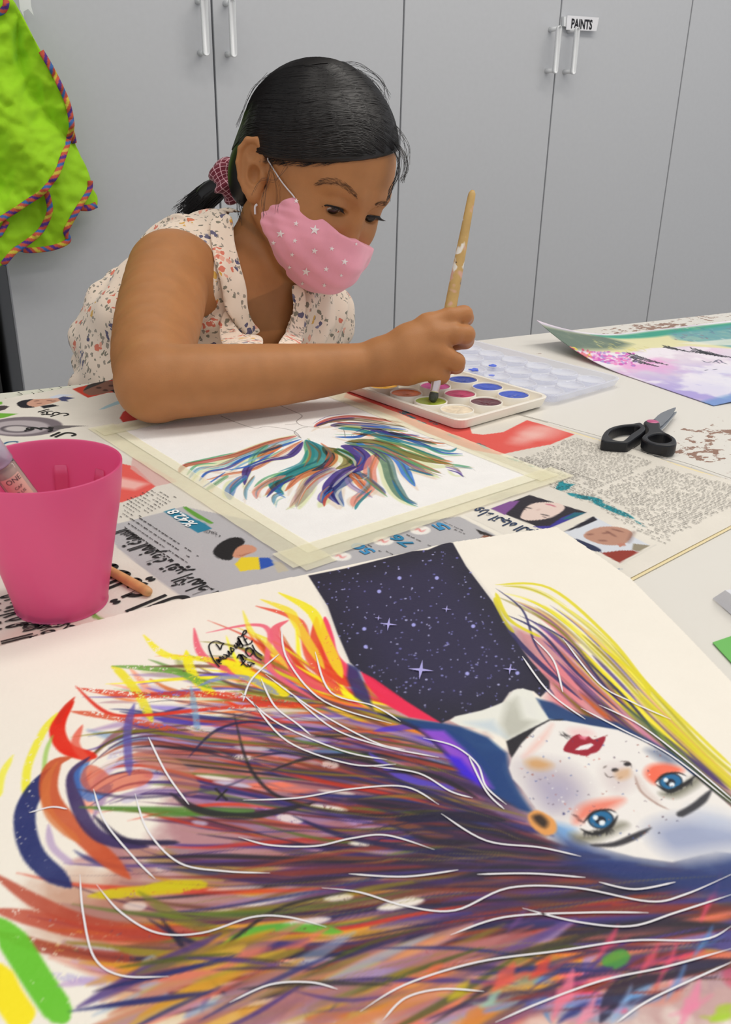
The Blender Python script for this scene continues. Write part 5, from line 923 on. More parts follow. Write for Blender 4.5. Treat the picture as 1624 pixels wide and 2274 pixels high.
for (i, j), c in pan_cols.items():
    q = pan_centre(i, j); cc = (q[0], q[1], Zp)
    v, f = lathe_data([(0.0158, -0.008), (0.0158, 0.0005), (0.0152, 0.0010), (0.0146, 0.0004), (0.0143, -0.0022)], 40, cc)
    w = mesh('pan', v, f, m_tray, pal, True)
    rn = random.Random(i * 7 + j); pr = [(0.0, -0.0014), (0.004, -0.0016), (0.009, -0.0012), (0.0125, -0.0010), (0.0146, -0.0004)]
    v, f = lathe_data(pr, 32, cc)
    v[:, 2] += np.array([rn.uniform(-0.0003, 0.0003) for _ in v]) * (np.linalg.norm(v[:, :2] - q, axis=1) < 0.012)
    o = mesh('paint', v, f, mat('paint_%d_%d_%d' % c, c, 0.16 if (i, j) in ((0, 1), (2, 2), (0, 2)) else 0.4, var=0.18, scale=140), pal, True)
# clear lid with the dimples, hinged along the far long side
m_lid = bpy.data.materials.new('clear_lid'); m_lid.use_nodes = True
_nt = m_lid.node_tree; _b = _nt.nodes['Principled BSDF']; _b.inputs['Base Color'].default_value = (0.93, 0.94, 1.0, 1); _b.inputs['Roughness'].default_value = 0.07; _b.inputs['Specular IOR Level'].default_value = 0.9
_t = _nt.nodes.new('ShaderNodeBsdfTransparent'); _t.inputs[0].default_value = (0.93, 0.94, 0.98, 1); _mx = _nt.nodes.new('ShaderNodeMixShader'); _lw = _nt.nodes.new('ShaderNodeLayerWeight'); _lw.inputs[0].default_value = 0.42
_mr = _nt.nodes.new('ShaderNodeMapRange'); _mr.inputs[3].default_value = 0.10; _mr.inputs[4].default_value = 0.75
_nt.links.new(_lw.outputs['Facing'], _mr.inputs[0]); _nt.links.new(_mr.outputs[0], _mx.inputs[0])
_nt.links.new(_t.outputs[0], _mx.inputs[1]); _nt.links.new(_b.outputs[0], _mx.inputs[2]); _nt.links.new(_mx.outputs[0], _nt.nodes['Material Output'].inputs['Surface'])
V0, V1 = TW + 0.004, TW + 0.122
tray_shell('lid', 0, TL, V0, V1, m_lid, pal, TZ + 0.0035, TZ + 0.0105, TZ + 0.0008, 0.003)
for i in range(6):
    for j in range(3):
        q = tp(0.0225 + 0.0350 * i, V0 + 0.0225 + 0.0345 * j); cc = (q[0], q[1], TZ + 0.0036)
        v, f = lathe_data([(0.0155, 0.0), (0.0152, 0.0036), (0.0142, 0.0046), (0.0132, 0.0040), (0.010, 0.0020), (0.005, 0.0012), (0.0, 0.001)], 36, cc)
        mesh('dimple', v, f, m_lid, pal, True)
for (i, j, du, dv, c, r) in ((3, 0, 0.002, 0.004, (60, 96, 230), 0.006), (3, 1, 0.001, 0.0, (60, 100, 235), 0.0065), (4, 0, 0.0, -0.004, (80, 60, 130), 0.004), (5, 1, -0.004, -0.002, (40, 170, 200), 0.006), (2, 0, 0.010, 0.002, (120, 140, 240), 0.004)):
    q = tp(0.0225 + 0.0350 * i + du, V0 + 0.0225 + 0.0345 * j + dv); rn = random.Random(i * 9 + j)
    P = [(*(q + np.array([math.cos(a), math.sin(a)]) * r * rn.uniform(0.5, 1.15)), TZ + 0.0062) for a in np.linspace(0, 6.28, 14)[:-1]]
    P = catmull(P, 3, True); o = mesh('paint_smear', P, [tuple(range(len(P)))], mat('smear_%d' % c[2], c, 0.2), pal)
    md = o.modifiers.new('thickness', 'SOLIDIFY'); md.thickness = 0.0006
# hinge tabs between tray and lid
for u in (0.04, 0.18):
    q = tp(u, TW + 0.002); box('hinge', (q[0], q[1], TZ + 0.0065), (0.02, 0.007, 0.004), m_lid, pal, rot=Matrix.Rotation(math.atan2(-Uu[1], -Uu[0]), 3, 'Z'))
# ------------------------------------------------------------------ paintbrush in the hand
tip = np.array([*tab(961, 893, TZ + TH - 0.002)[:2], TZ + TH - 0.002]); ztip = (RW.T @ (tip - CAMP))[2]
top = dep(1050, 423, ztip - 0.012); bax = top - tip; BL = np.linalg.norm(bax); bax /= BL
pb = thing('paintbrush', 'long stained wooden paintbrush held in the hand, dipped in green paint', 'brush', tuple(tip))
def bat(px_y):                                  # point on the brush axis seen at this photo row
    ts = np.linspace(0, 1, 200); P = tip + (top - tip) * ts[:, None]; c = (P - CAMP) @ RW; yy = c[:, 1] / c[:, 2] * FPX + CY
    return tip + (top - tip) * np.interp(-px_y, -yy, ts)
def brush_mat():
    m = mat('stained_wood', (196, 160, 98), 0.5, var=0.12, scale=60); nt = m.node_tree; b = nt.nodes['Principled BSDF']
    tc = nt.nodes.new('ShaderNodeTexCoord'); prev = b.inputs['Base Color'].links[0].from_socket
    for sc_, th, c, sd_ in ((60, 0.60, (214, 168, 150), 1.0), (90, 0.64, (232, 226, 216), 5.0), (150, 0.66, (96, 62, 44), 9.0), (110, 0.70, (70, 80, 110), 13.0)):
        n = nt.nodes.new('ShaderNodeTexNoise'); n.inputs['Scale'].default_value = sc_; n.noise_dimensions = '4D'; n.inputs['W'].default_value = sd_
        nt.links.new(tc.outputs['Object'], n.inputs['Vector'])
        r = nt.nodes.new('ShaderNodeValToRGB'); r.color_ramp.elements[0].position = th - 0.03; r.color_ramp.elements[1].position = th + 0.03
        nt.links.new(n.outputs['Fac'], r.inputs['Fac'])
        x = nt.nodes.new('ShaderNodeMixRGB'); nt.links.new(r.outputs['Color'], x.inputs[0]); nt.links.new(prev, x.inputs[1]); x.inputs[2].default_value = rgba(c); prev = x.outputs[0]
    nt.links.new(prev, b.inputs['Base Color']); return m
ys_ = [835, 780, 680, 620, 540, 480, 440, 430, 423]; rs_ = [0.0040, 0.0046, 0.0058, 0.0055, 0.0046, 0.0040, 0.0037, 0.0034, 0.0018]
tube('handle', [bat(y) for y in ys_], rs_, brush_mat(), pb, 16)
tube('ferrule', [bat(y) for y in (872, 868, 850, 835, 800)], [0.0040, 0.0043, 0.0044, 0.0044, 0.0045], mat('ferrule_metal', (226, 214, 216), 0.25, 0.75), pb, 18)
bv = [bat(872), bat(880), bat(887), tip + np.array([0.0012, -0.001, 0.0])]
tube('bristles', bv, [0.0040, 0.0046, 0.0042, 0.0016], mat('bristle', (74, 78, 70), 0.6, var=0.3, scale=300, bump=0.4, bscale=900), pb, 18)
# ------------------------------------------------------------------ scraps at the right edge of the table
gp = [tab(*q, TZ + 0.0006) for q in ((1583, 1428), (1700, 1388), (1760, 1560), (1650, 1500))]
o = mesh('green_paper', gp, [(0, 3, 2, 1)], mat('green_sheet', (112, 190, 96), 0.6)); md = o.modifiers.new('thickness', 'SOLIDIFY'); md.thickness = 0.0005; md.offset = 1
tag(o, 'corner of bright green paper beside the large portrait', 'paper')
a, b, c, d = tab(1585, 1329, TZ + 0.0005), tab(1612, 1312, TZ + 0.010), tab(1720, 1385, TZ + 0.012), tab(1690, 1420, TZ + 0.0005)
e, g = tab(1700, 1300, TZ + 0.004), tab(1800, 1370, TZ + 0.004)
o = mesh('paper_scrap', [a, b, c, d, e, g], [(0, 1, 2, 3), (1, 4, 5, 2)], mat('scrap_paper', (226, 226, 232), 0.5)); md = o.modifiers.new('thickness', 'SOLIDIFY'); md.thickness = 0.0006
tag(o, 'folded white paper scrap lying above the green paper corner', 'paper')
# ------------------------------------------------------------------ the girl: smooth implicit surface, meshed once
class Field:
    def __init__(s, lo, hi, h):
        s.lo = np.asarray(lo, float); s.h = h; s.n = np.ceil((np.asarray(hi) - s.lo) / h).astype(int) + 1
        s.v = np.full(s.n, 0.06, np.float32)
    def win(s, lo, hi):
        a = np.maximum(np.floor((lo - s.lo) / s.h).astype(int), 0); b = np.minimum(np.ceil((hi - s.lo) / s.h).astype(int) + 1, s.n)
        return (a, b) if (b > a).all() else None
    def grid(s, w):
        a, b = w; return [((np.arange(a[i], b[i]) * s.h + s.lo[i]).astype(np.float32)).reshape([-1 if j == i else 1 for j in range(3)]) for i in range(3)]
    def apply(s, prim, k, op):
        lo, hi, fn = prim; w = s.win(lo - 0.03 - k, hi + 0.03 + k)
        if w is None: return
        d = fn(*s.grid(w)).astype(np.float32); a, b = w; V = s.v[a[0]:b[0], a[1]:b[1], a[2]:b[2]]
        if op == 'add': e, g = V, d
        elif op == 'sub': e, g = -V, d
        else: e, g = -V, -d
        if k > 0:
            h = np.maximum(k - np.abs(e - g), 0) / k; r = np.minimum(e, g) - h * h * k * 0.25
        else: r = np.minimum(e, g)
        V[...] = r if op == 'add' else -r
    def mesh(s):
        v = s.v; sg = v < 0; n = np.array(v.shape) - 1
        c = np.zeros(n, np.uint8)
        for dx in (0, 1):
            for dy in (0, 1):
                for dz in (0, 1): c += sg[dx:dx + n[0], dy:dy + n[1], dz:dz + n[2]]
        m = (c > 0) & (c < 8); I = np.argwhere(m); acc = np.zeros((len(I), 3)); cnt = np.zeros(len(I))
        for ax in range(3):
            o1, o2 = [a for a in range(3) if a != ax]
            for p in (0, 1):
                for q in (0, 1):
                    A = I.copy(); A[:, o1] += p; A[:, o2] += q; B = A.copy(); B[:, ax] += 1
                    va = v[tuple(A.T)]; vb = v[tuple(B.T)]; x = (va < 0) != (vb < 0); t = np.where(x, va / np.where(x, va - vb, 1), 0)
                    P = A.astype(float); P[:, ax] += t; acc += np.where(x[:, None], P, 0); cnt += x
        P = acc / np.maximum(cnt, 1)[:, None] * s.h + s.lo; idx = np.full(n, -1, np.int64); idx[m] = np.arange(len(I)); F = []
        for ax in range(3):
            o1, o2 = (ax + 1) % 3, (ax + 2) % 3; sl = [slice(None)] * 3; sl[ax] = slice(0, -1); a = sg[tuple(sl)]; sl[ax] = slice(1, None); b = sg[tuple(sl)]
            E = np.argwhere(a != b); E = E[(E[:, o1] > 0) & (E[:, o2] > 0) & (E[:, o1] < n[o1]) & (E[:, o2] < n[o2]) & (E[:, ax] < n[ax])]
            flip = a[tuple(E.T)]; q = []
            for d1, d2 in ((-1, -1), (0, -1), (0, 0), (-1, 0)): t = E.copy(); t[:, o1] += d1; t[:, o2] += d2; q.append(idx[tuple(t.T)])
            Q = np.stack(q, 1); Q[~flip] = Q[~flip][:, ::-1]; F.append(Q)
        F = np.concatenate(F); F = F[(F >= 0).all(1)]; return P, F
def p_cone(a, b, ra, rb):
    a, b = np.asarray(a, float), np.asarray(b, float); r = max(ra, rb); ab = b - a; q = ab @ ab + 1e-12
    def fn(x, y, z):
        t = np.clip(((x - a[0]) * ab[0] + (y - a[1]) * ab[1] + (z - a[2]) * ab[2]) / q, 0, 1)
        return np.sqrt((x - a[0] - t * ab[0]) ** 2 + (y - a[1] - t * ab[1]) ** 2 + (z - a[2] - t * ab[2]) ** 2) - (ra + (rb - ra) * t)
    return np.minimum(a, b) - r, np.maximum(a, b) + r, fn
def p_ell(c, r, R=np.eye(3)):
    c, r = np.asarray(c, float), np.asarray(r, float); e = np.sqrt(((R * r) ** 2).sum(1))
    def fn(x, y, z):
        dx, dy, dz = x - c[0], y - c[1], z - c[2]
        L = [dx * R[0, i] + dy * R[1, i] + dz * R[2, i] for i in range(3)]
        k0 = np.sqrt(sum((L[i] / r[i]) ** 2 for i in range(3))); k1 = np.sqrt(sum((L[i] / r[i] ** 2) ** 2 for i in range(3)))
        return k0 * (k0 - 1) / np.maximum(k1, 1e-6)
    return c - e, c + e, fn
def p_plane(p, n, lo, hi):
    p, n = np.asarray(p, float), np.asarray(n, float) / np.linalg.norm(n)
    return np.asarray(lo, float), np.asarray(hi, float), lambda x, y, z: (x - p[0]) * n[0] + (y - p[1]) * n[1] + (z - p[2]) * n[2]
# head pose: columns = her right, forward, up in photo axes
HRc = np.array([[-0.6685, 0.6362, 0.3852], [0.0906, 0.5837, -0.8069], [-0.7382, -0.5045, -0.4479]]); HM = RW @ HRc; HO = CAMP + RW @ np.array([-0.0671, -0.3692, 1.0321])
def hd(x, y, z): return HO + HM @ np.array([x, y, z], float)
def hell(c, r, rot=None): return p_ell(hd(*c), r, HM if rot is None else HM @ rot)
def hcone(a, b, ra, rb): return p_cone(hd(*a), hd(*b), ra, rb)
def rotx(a): return np.array(Matrix.Rotation(a, 3, 'X'))
def rotz(a): return np.array(Matrix.Rotation(a, 3, 'Z'))
def roty(a): return np.array(Matrix.Rotation(a, 3, 'Y'))
HEAD = []
def H(p, k=0.012, op='add'): HEAD.append((p, k, op))
H(hell((0, -0.006, 0.046), (0.070, 0.090, 0.080)), 0); H(hell((0, 0.030, 0.035), (0.064, 0.060, 0.062)), 0.03)
H(hell((0, 0.036, -0.022), (0.056, 0.050, 0.060)), 0.03)                                      # mid face
H(hell((0, 0.052, -0.062), (0.030, 0.030, 0.026)), 0.03); H(hell((0, 0.068, -0.074), (0.016, 0.013, 0.013)), 0.02)   # jaw, chin
for s in (1, -1):
    H(hell((s * 0.036, 0.052, -0.018), (0.026, 0.026, 0.026)), 0.02)                          # cheek
    H(hcone((s * 0.052, 0.000, -0.030), (s * 0.030, 0.050, -0.066), 0.016, 0.014), 0.02)      # jaw line
    H(hcone((s * 0.012, 0.0855, 0.0275), (s * 0.040, 0.074, 0.0300), 0.0065, 0.0065), 0.014)    # brow ridge
H(hcone((0, 0.083, 0.020), (0, 0.0885, -0.016), 0.0060, 0.0072), 0.012); H(hell((0, 0.0875, -0.021), (0.0085, 0.0080, 0.0078)), 0.008)
for s in (1, -1): H(hell((s * 0.0095, 0.081, -0.026), (0.0075, 0.0085, 0.0065)), 0.006)
H(hell((0, 0.083, -0.048), (0.020, 0.010, 0.010)), 0.01)
EYE = [np.array([s * 0.0295, 0.0705, 0.0110]) for s in (1, -1)]
for s in (1, -1):
    H(hell((s * 0.0300, 0.0935, 0.0100), (0.0165, 0.0095, 0.0115)), 0.012, 'sub')              # socket
    H(hell((s * 0.0295, 0.0705, 0.0110), (0.0170, 0.0152, 0.0142)), 0.004)                     # lids over the eyeball
    H(hell((s * 0.0297, 0.0865, 0.0050), (0.0158, 0.0100, 0.0054), roty(s * 0.10)), 0.0012, 'sub')  # opening
    e0 = (s * 0.0735, -0.012, 0.004); rz = rotz(s * 0.42) @ rotx(0.30)
    H(hell(e0, (0.0050, 0.0165, 0.0300), rz), 0.004)                                           # ear plate
    def ear(u, v, w=0.0): q = rz @ np.array([s * w, u, v]); return (e0[0] + q[0], e0[1] + q[1], e0[2] + q[2])
    rim = [(0.012, 0.010), (0.012, 0.022), (0.003, 0.0305), (-0.008, 0.0295), (-0.0155, 0.020), (-0.0170, 0.006), (-0.0135, -0.010), (-0.007, -0.021), (-0.001, -0.027)]
    for a, b in zip(rim[:-1], rim[1:]): H(hcone(ear(*a, 0.002), ear(*b, 0.002), 0.0036, 0.0036), 0.002)
    H(hell(ear(0.003, -0.027, 0.0015), (0.0055, 0.0075, 0.0075), rz), 0.004)
    H(hell(ear(-0.001, 0.017, 0.0065), (0.0055, 0.0085, 0.0080), rz), 0.002, 'sub'); H(hell(ear(0.003, -0.005, 0.0075), (0.0100, 0.0082, 0.0110), rz), 0.002, 'sub'); H(hell(ear(-0.010, 0.004, 0.0065), (0.0030, 0.0030, 0.0160), rz), 0.003, 'sub')
    H(hell(ear(0.0135, -0.006, 0.001), (0.0050, 0.0045, 0.0060), rz), 0.003)
BODY = []
def Bc(pts, k=0.02):
    P = [(dep(x, y, z), r) for x, y, z, r in catmull(np.array(pts), 4)]
    for i, ((a, ra), (b, rb)) in enumerate(zip(P[:-1], P[1:])): BODY.append((p_cone(a, b, ra, rb), k if i == 0 else 0.002, 'add'))
neck0 = hd(0, -0.022, -0.030); neck1 = dep(562, 660, 1.105)
BODY.append((p_cone(neck0, neck1, 0.047, 0.047), 0.02, 'add'))
SHR, SHL = dep(376, 606, 0.985), dep(712, 700, 1.18); LAT = (SHR - SHL) / np.linalg.norm(SHR - SHL)
hips = dep(415, 1130, 1.24); chest = dep(548, 730, 1.115)
UPT = neck1 - dep(455, 900, 1.16); UPT -= LAT * (UPT @ LAT); UPT /= np.linalg.norm(UPT); FWT = np.cross(UPT, LAT)
TR = np.stack([LAT, FWT, UPT], 1)
BODY.append((p_ell(chest, (0.118, 0.075, 0.11), TR), 0.03, 'add')); BODY.append((p_cone(SHR + (SHL - SHR) * 0.08, SHL, 0.036, 0.030), 0.04, 'add'))
BODY.append((p_ell(dep(455, 920, 1.17), (0.115, 0.085, 0.15), TR), 0.04, 'add'))
Bc([(376, 606, 0.985, 0.0450), (354, 700, 0.918, 0.0432), (339, 790, 0.842, 0.0378), (344, 851, 0.792, 0.0322)], 0.03)
Bc([(344, 851, 0.792, 0.0322), (400, 847, 0.795, 0.0318), (470, 843, 0.804, 0.0308), (600, 834, 0.826, 0.0284), (715, 823, 0.843, 0.0246), (800, 812, 0.852, 0.0206), (850, 802, 0.855, 0.0204)], 0.012)
BODY.append((p_cone(SHL, SHL + np.array([-0.02, 0.05, -0.20]), 0.030, 0.028), 0.03, 'add'))
HAND = []; HZ = -0.036; HK = 0.965                       # the hand sits round the brush
def Hc(pts, k=0.004):
    P = [(dep(x, y, z + HZ), r * HK) for x, y, z, r in pts]
    for i, ((a, ra), (b, rb)) in enumerate(zip(P[:-1], P[1:])): HAND.append((p_cone(a, b, ra, rb), k if i else max(k, 0.006), 'add'))
for mc in ([(850, 795, 0.890, 0.0180), (905, 757, 0.886, 0.0150), (950, 724, 0.885, 0.0112)], [(850, 800, 0.888, 0.0185), (910, 775, 0.882, 0.0150), (966, 747, 0.879, 0.0112)], [(850, 806, 0.888, 0.0185), (910, 795, 0.883, 0.0150), (964, 783, 0.880, 0.0108)], [(850, 812, 0.891, 0.0170), (905, 822, 0.889, 0.0130), (948, 820, 0.888, 0.0105)]):
    P = [(dep(x, y, z + HZ), r * HK) for x, y, z, r in mc]
    for (a, ra), (b, rb) in zip(P[:-1], P[1:]): HAND.append((p_cone(a, b, ra, rb), 0.009, 'add'))
Hc([(950, 722, 0.885, 0.0110), (1000, 703, 0.887, 0.0092), (1030, 699, 0.893, 0.0088), (1034, 706, 0.912, 0.0080), (1006, 716, 0.922, 0.0072)], 0.003)
Hc([(966, 747, 0.880, 0.0110), (1005, 742, 0.884, 0.0100), (1034, 743, 0.892, 0.0092), (1034, 756, 0.912, 0.0083), (1004, 764, 0.922, 0.0074)], 0.003)
Hc([(964, 783, 0.880, 0.0108), (992, 793, 0.884, 0.0094), (1013, 804, 0.891, 0.0088), (1014, 812, 0.910, 0.0080), (990, 816, 0.920, 0.0072)], 0.003)
Hc([(948, 820, 0.888, 0.0100), (968, 828, 0.890, 0.0082), (982, 833, 0.896, 0.0076), (980, 838, 0.912, 0.0070), (962, 840, 0.918, 0.0064)], 0.003)
Hc([(868, 790, 0.900, 0.0130), (925, 752, 0.916, 0.0110), (980, 722, 0.922, 0.0092), (1008, 702, 0.916, 0.0080)], 0.006)
def run(prims, lo, hi, h):
    f = Field(lo, hi, h)
    for p, k, o in prims: f.apply(p, k, o)
    return f
ALL = HEAD + BODY + HAND
hp = np.array([hd(x, y, z) for x in (-0.095, 0.095) for y in (-0.115, 0.125) for z in (-0.10, 0.14)])
SPLITZ = hd(0, -0.022, -0.045)[2]
def clip_mesh(P, F, keep):
    k = keep(P); F = F[k[F].any(1)]; u = np.zeros(len(P), bool); u[F.ravel()] = True; i = np.cumsum(u) - 1; return P[u], i[F]
NCK = hd(0, -0.022, -0.062)
def above(P, o=0.0): return ((P - HO) @ HM[:, 2] > -0.062 - o)
fh = run(ALL, hp.min(0), hp.max(0), 0.0013); Ph, Fh = fh.mesh(); Ph, Fh = clip_mesh(Ph, Fh, lambda P: above(P, 0.000) | ((P - HO) @ HM[:, 1] > 0.045))
bq = np.array([dep(x, y, z) for x, y, z in ((230, 420, 1.27), (800, 420, 1.27), (300, 1100, 1.3), (820, 1100, 1.2), (250, 950, 0.77), (1070, 900, 0.78), (1070, 660, 0.92))])
blo, bhi = bq.min(0), bq.max(0); blo[2] = 0.56
fb = run(ALL, blo, bhi, 0.0019); Pb, Fb = fb.mesh(); Pb, Fb = clip_mesh(Pb, Fb, lambda P: ~(above(P, -0.006) & (np.linalg.norm(P - HO, axis=1) < 0.17)))
PV = np.concatenate([Ph, Pb]); PF = np.concatenate([Fh, Fb + len(Ph)])
m_skin = mat('skin', (178, 122, 76), 0.48, var=0.07, scale=45, bump=0.10, bscale=900, spec=0.35, sss=0.25)
girl = thing('person', 'seated child in floral blouse and pink star mask, painting with a brush', 'person', (chest[0], chest[1], 0.45))
body = mesh('body', PV, PF, m_skin, girl, True)
from mathutils.bvhtree import BVHTree
def bvh_of(V, F): return BVHTree.FromPolygons([Vector(p) for p in V], [tuple(int(i) for i in q) for q in F])
bv_body = bvh_of(PV, PF)
def hit(bv, px, py):
    d = Vector(ray(px, py)).normalized(); h = bv.ray_cast(Vector(CAMP), d); return h        # location, normal, index, distance
# ------------------------------------------------------------------ eyes, brows, lashes
HMi = HM.T
def tolocal(P): return (np.asarray(P) - HO) @ HM
def sphere_data(c, r, n=20):
    pr = [(r * math.sin(a), -r * math.cos(a)) for a in np.linspace(0, math.pi, n)]; return lathe_data(pr, 28, c)
m_eye = attr_mat('eyeball', 0.12, spec=0.6)
gaze = np.array([0.10, 0.80, -0.60]); gaze /= np.linalg.norm(gaze)
for k, e in enumerate(EYE):
    v, f = sphere_data((0, 0, 0), 0.0138, 26); cs = (v / 0.0138) @ gaze
    col = np.where((cs > 0.955)[:, None], lin((10, 8, 8)), np.where((cs > 0.84)[:, None], lin((58, 34, 22)), lin((206, 196, 190))))
    mesh('eye', HO + (v + e) @ HM.T, f, m_eye, girl, True, cols=col)
m_hair = mat('black_hair', (19, 16, 17), 0.38, spec=0.55)
m_lash = mat('lash', (16, 12, 12), 0.6)
for s in (1, -1):
    parts = []; edge = []
    for u in np.linspace(-1, 1, 30):
        dx = u * 0.0150; z = 0.0050 + 0.0052 * math.sqrt(max(0, 1 - u * u)) + dx * 0.10; dz = z - 0.0110
        y = 0.0705 + 0.0152 * math.sqrt(max(0.02, 1 - (dx / 0.0170) ** 2 - (dz / 0.0142) ** 2)) + 0.0004; edge.append(hd(s * (0.0295 + dx), y, z))
        if u > -0.75:
            L = 0.0055 + 0.003 * (u + 1) / 2; d = np.array([s * (0.25 + 0.5 * u), 0.85, -0.45 + 0.25 * u]); d /= np.linalg.norm(d); a = np.array([s * (0.0295 + dx), y, z])
            parts.append(tube_data([hd(*a), hd(*(a + d * L * 0.5)), hd(*(a + d * L + np.array([0, 0, 0.0012])))], [0.00032, 0.00025, 0.00008], 4))
    parts.append(tube_data(edge, 0.0010, 6)); v, f = join_data(parts); mesh('eyelashes', v, f, m_lash, girl)
def on_skin(px, py, off=0.0006):
    h = hit(bv_body, px, py)
    return None if h[0] is None else np.array(h[0]) + np.array(h[1]) * off
rb = random.Random(3)
def brow(curve, n, hw, dirs, L):
    C = catmull(curve, 12); parts = []
    for _ in range(n):
        t = rb.random(); i = int(t * (len(C) - 1)); x, y = C[i]; w = hw * (0.45 + 0.9 * math.sin(math.pi * min(1, 0.15 + 0.8 * t))); y += rb.uniform(-w, w); dx = L * rb.uniform(0.6, 1.1)
        T = C[min(i + 2, len(C) - 1)] - C[max(i - 2, 0)]; T = T / (np.linalg.norm(T) + 1e-9); P = [on_skin(x + T[0] * dx * q, y + T[1] * dx * q - (dirs * dx * q), 0.0004 + 0.0004 * q) for q in (0, 0.5, 1)]
        if all(p is not None for p in P): parts.append(tube_data(P, [0.00015, 0.00013, 0.00005], 3))
    v, f = join_data(parts); return mesh('eyebrow', v, f, mat('brow_hair', (92, 62, 42), 0.8), girl)
brow([(794, 438), (775, 420), (752, 406), (724, 402), (704, 408)], 190, 6.5, 0.12, 9); brow([(832, 457), (846, 452), (858, 452)], 70, 4, 0.1, 8)
# ------------------------------------------------------------------ hair
HC0 = np.array([0, -0.008, 0.047]); HRD = np.array([0.0775, 0.0985, 0.0895])
h1, h2, h3 = [tolocal(np.array(hit(bv_body, *q)[0])) for q in ((602, 352), (735, 362), (862, 345))]
pn = np.cross(h2 - h1, h3 - h1); pn /= np.linalg.norm(pn); pn *= -np.sign(pn[2])             # points down, to the face
fl = Field(hp.min(0) - 0.02, hp.max(0) + 0.02, 0.002)
fl.apply(hell(HC0, HRD), 0, 'add'); fl.apply(hell((0, 0.026, 0.040), (0.0725, 0.0685, 0.0705)), 0.02, 'add'); fl.apply(hell((0.0, -0.062, -0.012), (0.055, 0.045, 0.05)), 0.03, 'add')
def cutfn(x, y, z):
    L = [(x - HO[0]) * HM[0, i] + (y - HO[1]) * HM[1, i] + (z - HO[2]) * HM[2, i] for i in range(3)]
    A = (L[0] - h1[0]) * pn[0] + (L[1] - h1[1]) * pn[1] + (L[2] - h1[2]) * pn[2]
    B = L[1] + 0.030 + 0.25 * np.clip(-L[2], 0, 1); return np.maximum(np.minimum(A, B), -L[2] - 0.052)
fl.apply((hp.min(0), hp.max(0), cutfn), 0.006, 'int')
Pq, Fq = fl.mesh(); hair = mesh('hair', Pq, Fq, m_hair, girl, True)
def ltie():
    best = None
    for y in np.linspace(-0.12, -0.08, 41):
        for z in np.linspace(-0.04, 0.05, 61):
            c = RW.T @ (hd(0.004, y, z) - CAMP); e = math.hypot(c[0] / c[2] * FPX + CX - 518, c[1] / c[2] * FPX + CY - 392)
            if best is None or e < best[0]: best = (e, y, z)
    return np.array([0.004, best[1], best[2]])
TIE = ltie(); rh = random.Random(8)
def unit(v): return v / np.linalg.norm(v)
def slerp(a, b, t):
    w = math.acos(max(-1, min(1, float(a @ b)))); return a if w < 1e-4 else (math.sin((1 - t) * w) * a + math.sin(t * w) * b) / math.sin(w)
bv_hair = bvh_of(Pq, Fq); HCW = hd(*HC0)
def shell(d, off):
    h = bv_hair.ray_cast(Vector(HCW), Vector(HM @ d))
    if h[0] is None: return None
    q = np.array(h[0]); n = np.array(h[1])
    if tolocal(q) @ pn - h1 @ pn > -0.0045 and tolocal(q)[1] > -0.028: return None            # below the hairline
    return q + (HM @ d) * (0.0003 + off)
parts = []; tdir = unit(TIE - HC0)
def strand(C, off, n=16, wob=0.012):
    C = [unit(c) for c in C]; w = np.array([rh.gauss(0, wob) for _ in range(3)]); D = catmull(np.array(C), 6); P = []
    for t in np.linspace(0, len(D) - 1, n):
        i = int(t); d = D[i] if i >= len(D) - 1 else D[i] * (1 - t + i) + D[i + 1] * (t - i)
        q = shell(unit(d + w * math.sin(math.pi * t / (len(D) - 1))), off * math.sin(math.pi * (0.2 + 0.75 * t / (len(D) - 1))))
        if q is not None: P.append(q)
    return P
hl = [h3 * 1.0, h2 * 1.0, h1 * 1.0]
for _ in range(3000):
    u = rh.random(); up = np.array([0, 0, 1.0]); lift = u ** 1.1
    S_ = np.array([-0.020 - 0.012 * lift, 0.098 - 0.12 * lift, 0.046 + 0.075 * math.sin(lift * 1.6)]) - HC0           # starts at the parting on her left
    c3 = unit(hl[0] - HC0 - pn * 0.004); c2 = unit(hl[1] - HC0 - pn * 0.004); c1 = unit(hl[2] - HC0 - pn * 0.004); topd = unit(np.array([0.045, 0.01, 0.10])); tb2 = unit(np.array([0.05, -0.06, 0.07]))
    M1 = slerp(unit(c3 + c2), topd, lift); M2 = slerp(unit(c2 + c1), unit(topd + tb2), lift * 0.9); M3 = slerp(unit(np.array([0.075, -0.045, 0.010 + 0.03 * lift]) - HC0), tb2, lift * 0.75)
    P = strand([S_, M1, M2, M3, tdir], rh.uniform(0.0, 0.0016), wob=0.03)
    if len(P) > 4: r = rh.uniform(0.0002, 0.00042); parts.append(tube_data(P, [r * 0.5] + [r] * (len(P) - 2) + [r * 0.5], 3, False))
for _ in range(500):                            # crown, combed straight back
    a = rh.uniform(-0.05, 0.06); S_ = np.array([a - 0.03, 0.02 - abs(a) * 0.5, 0.125]) - HC0; M_ = np.array([a * 1.1, -0.03, 0.09]); M2 = np.array([a * 0.9, -0.08, 0.04])
    P = strand([S_, M_, M2, tdir], rh.uniform(0, 0.0005), wob=0.03)
    if len(P) > 4: parts.append(tube_data(P, rh.uniform(0.0002, 0.0004), 3, False))
for _ in range(450):                            # nape and behind the ear
    a = np.array([rh.uniform(-0.06, 0.065), rh.uniform(-0.075, -0.03), rh.uniform(-0.05, 0.02)]); S_ = unit(a - HC0); P = [q for q in (shell(unit(slerp(S_, tdir, t)), 0.0006) for t in np.linspace(0, 1, 8)) if q is not None]; len(P) > 3 and parts.append(tube_data(P, 0.00045, 3, False))
v, f = join_data(parts); so = mesh('hair_strands', v, f, m_hair, girl, True); so['kind'] = 'stuff'
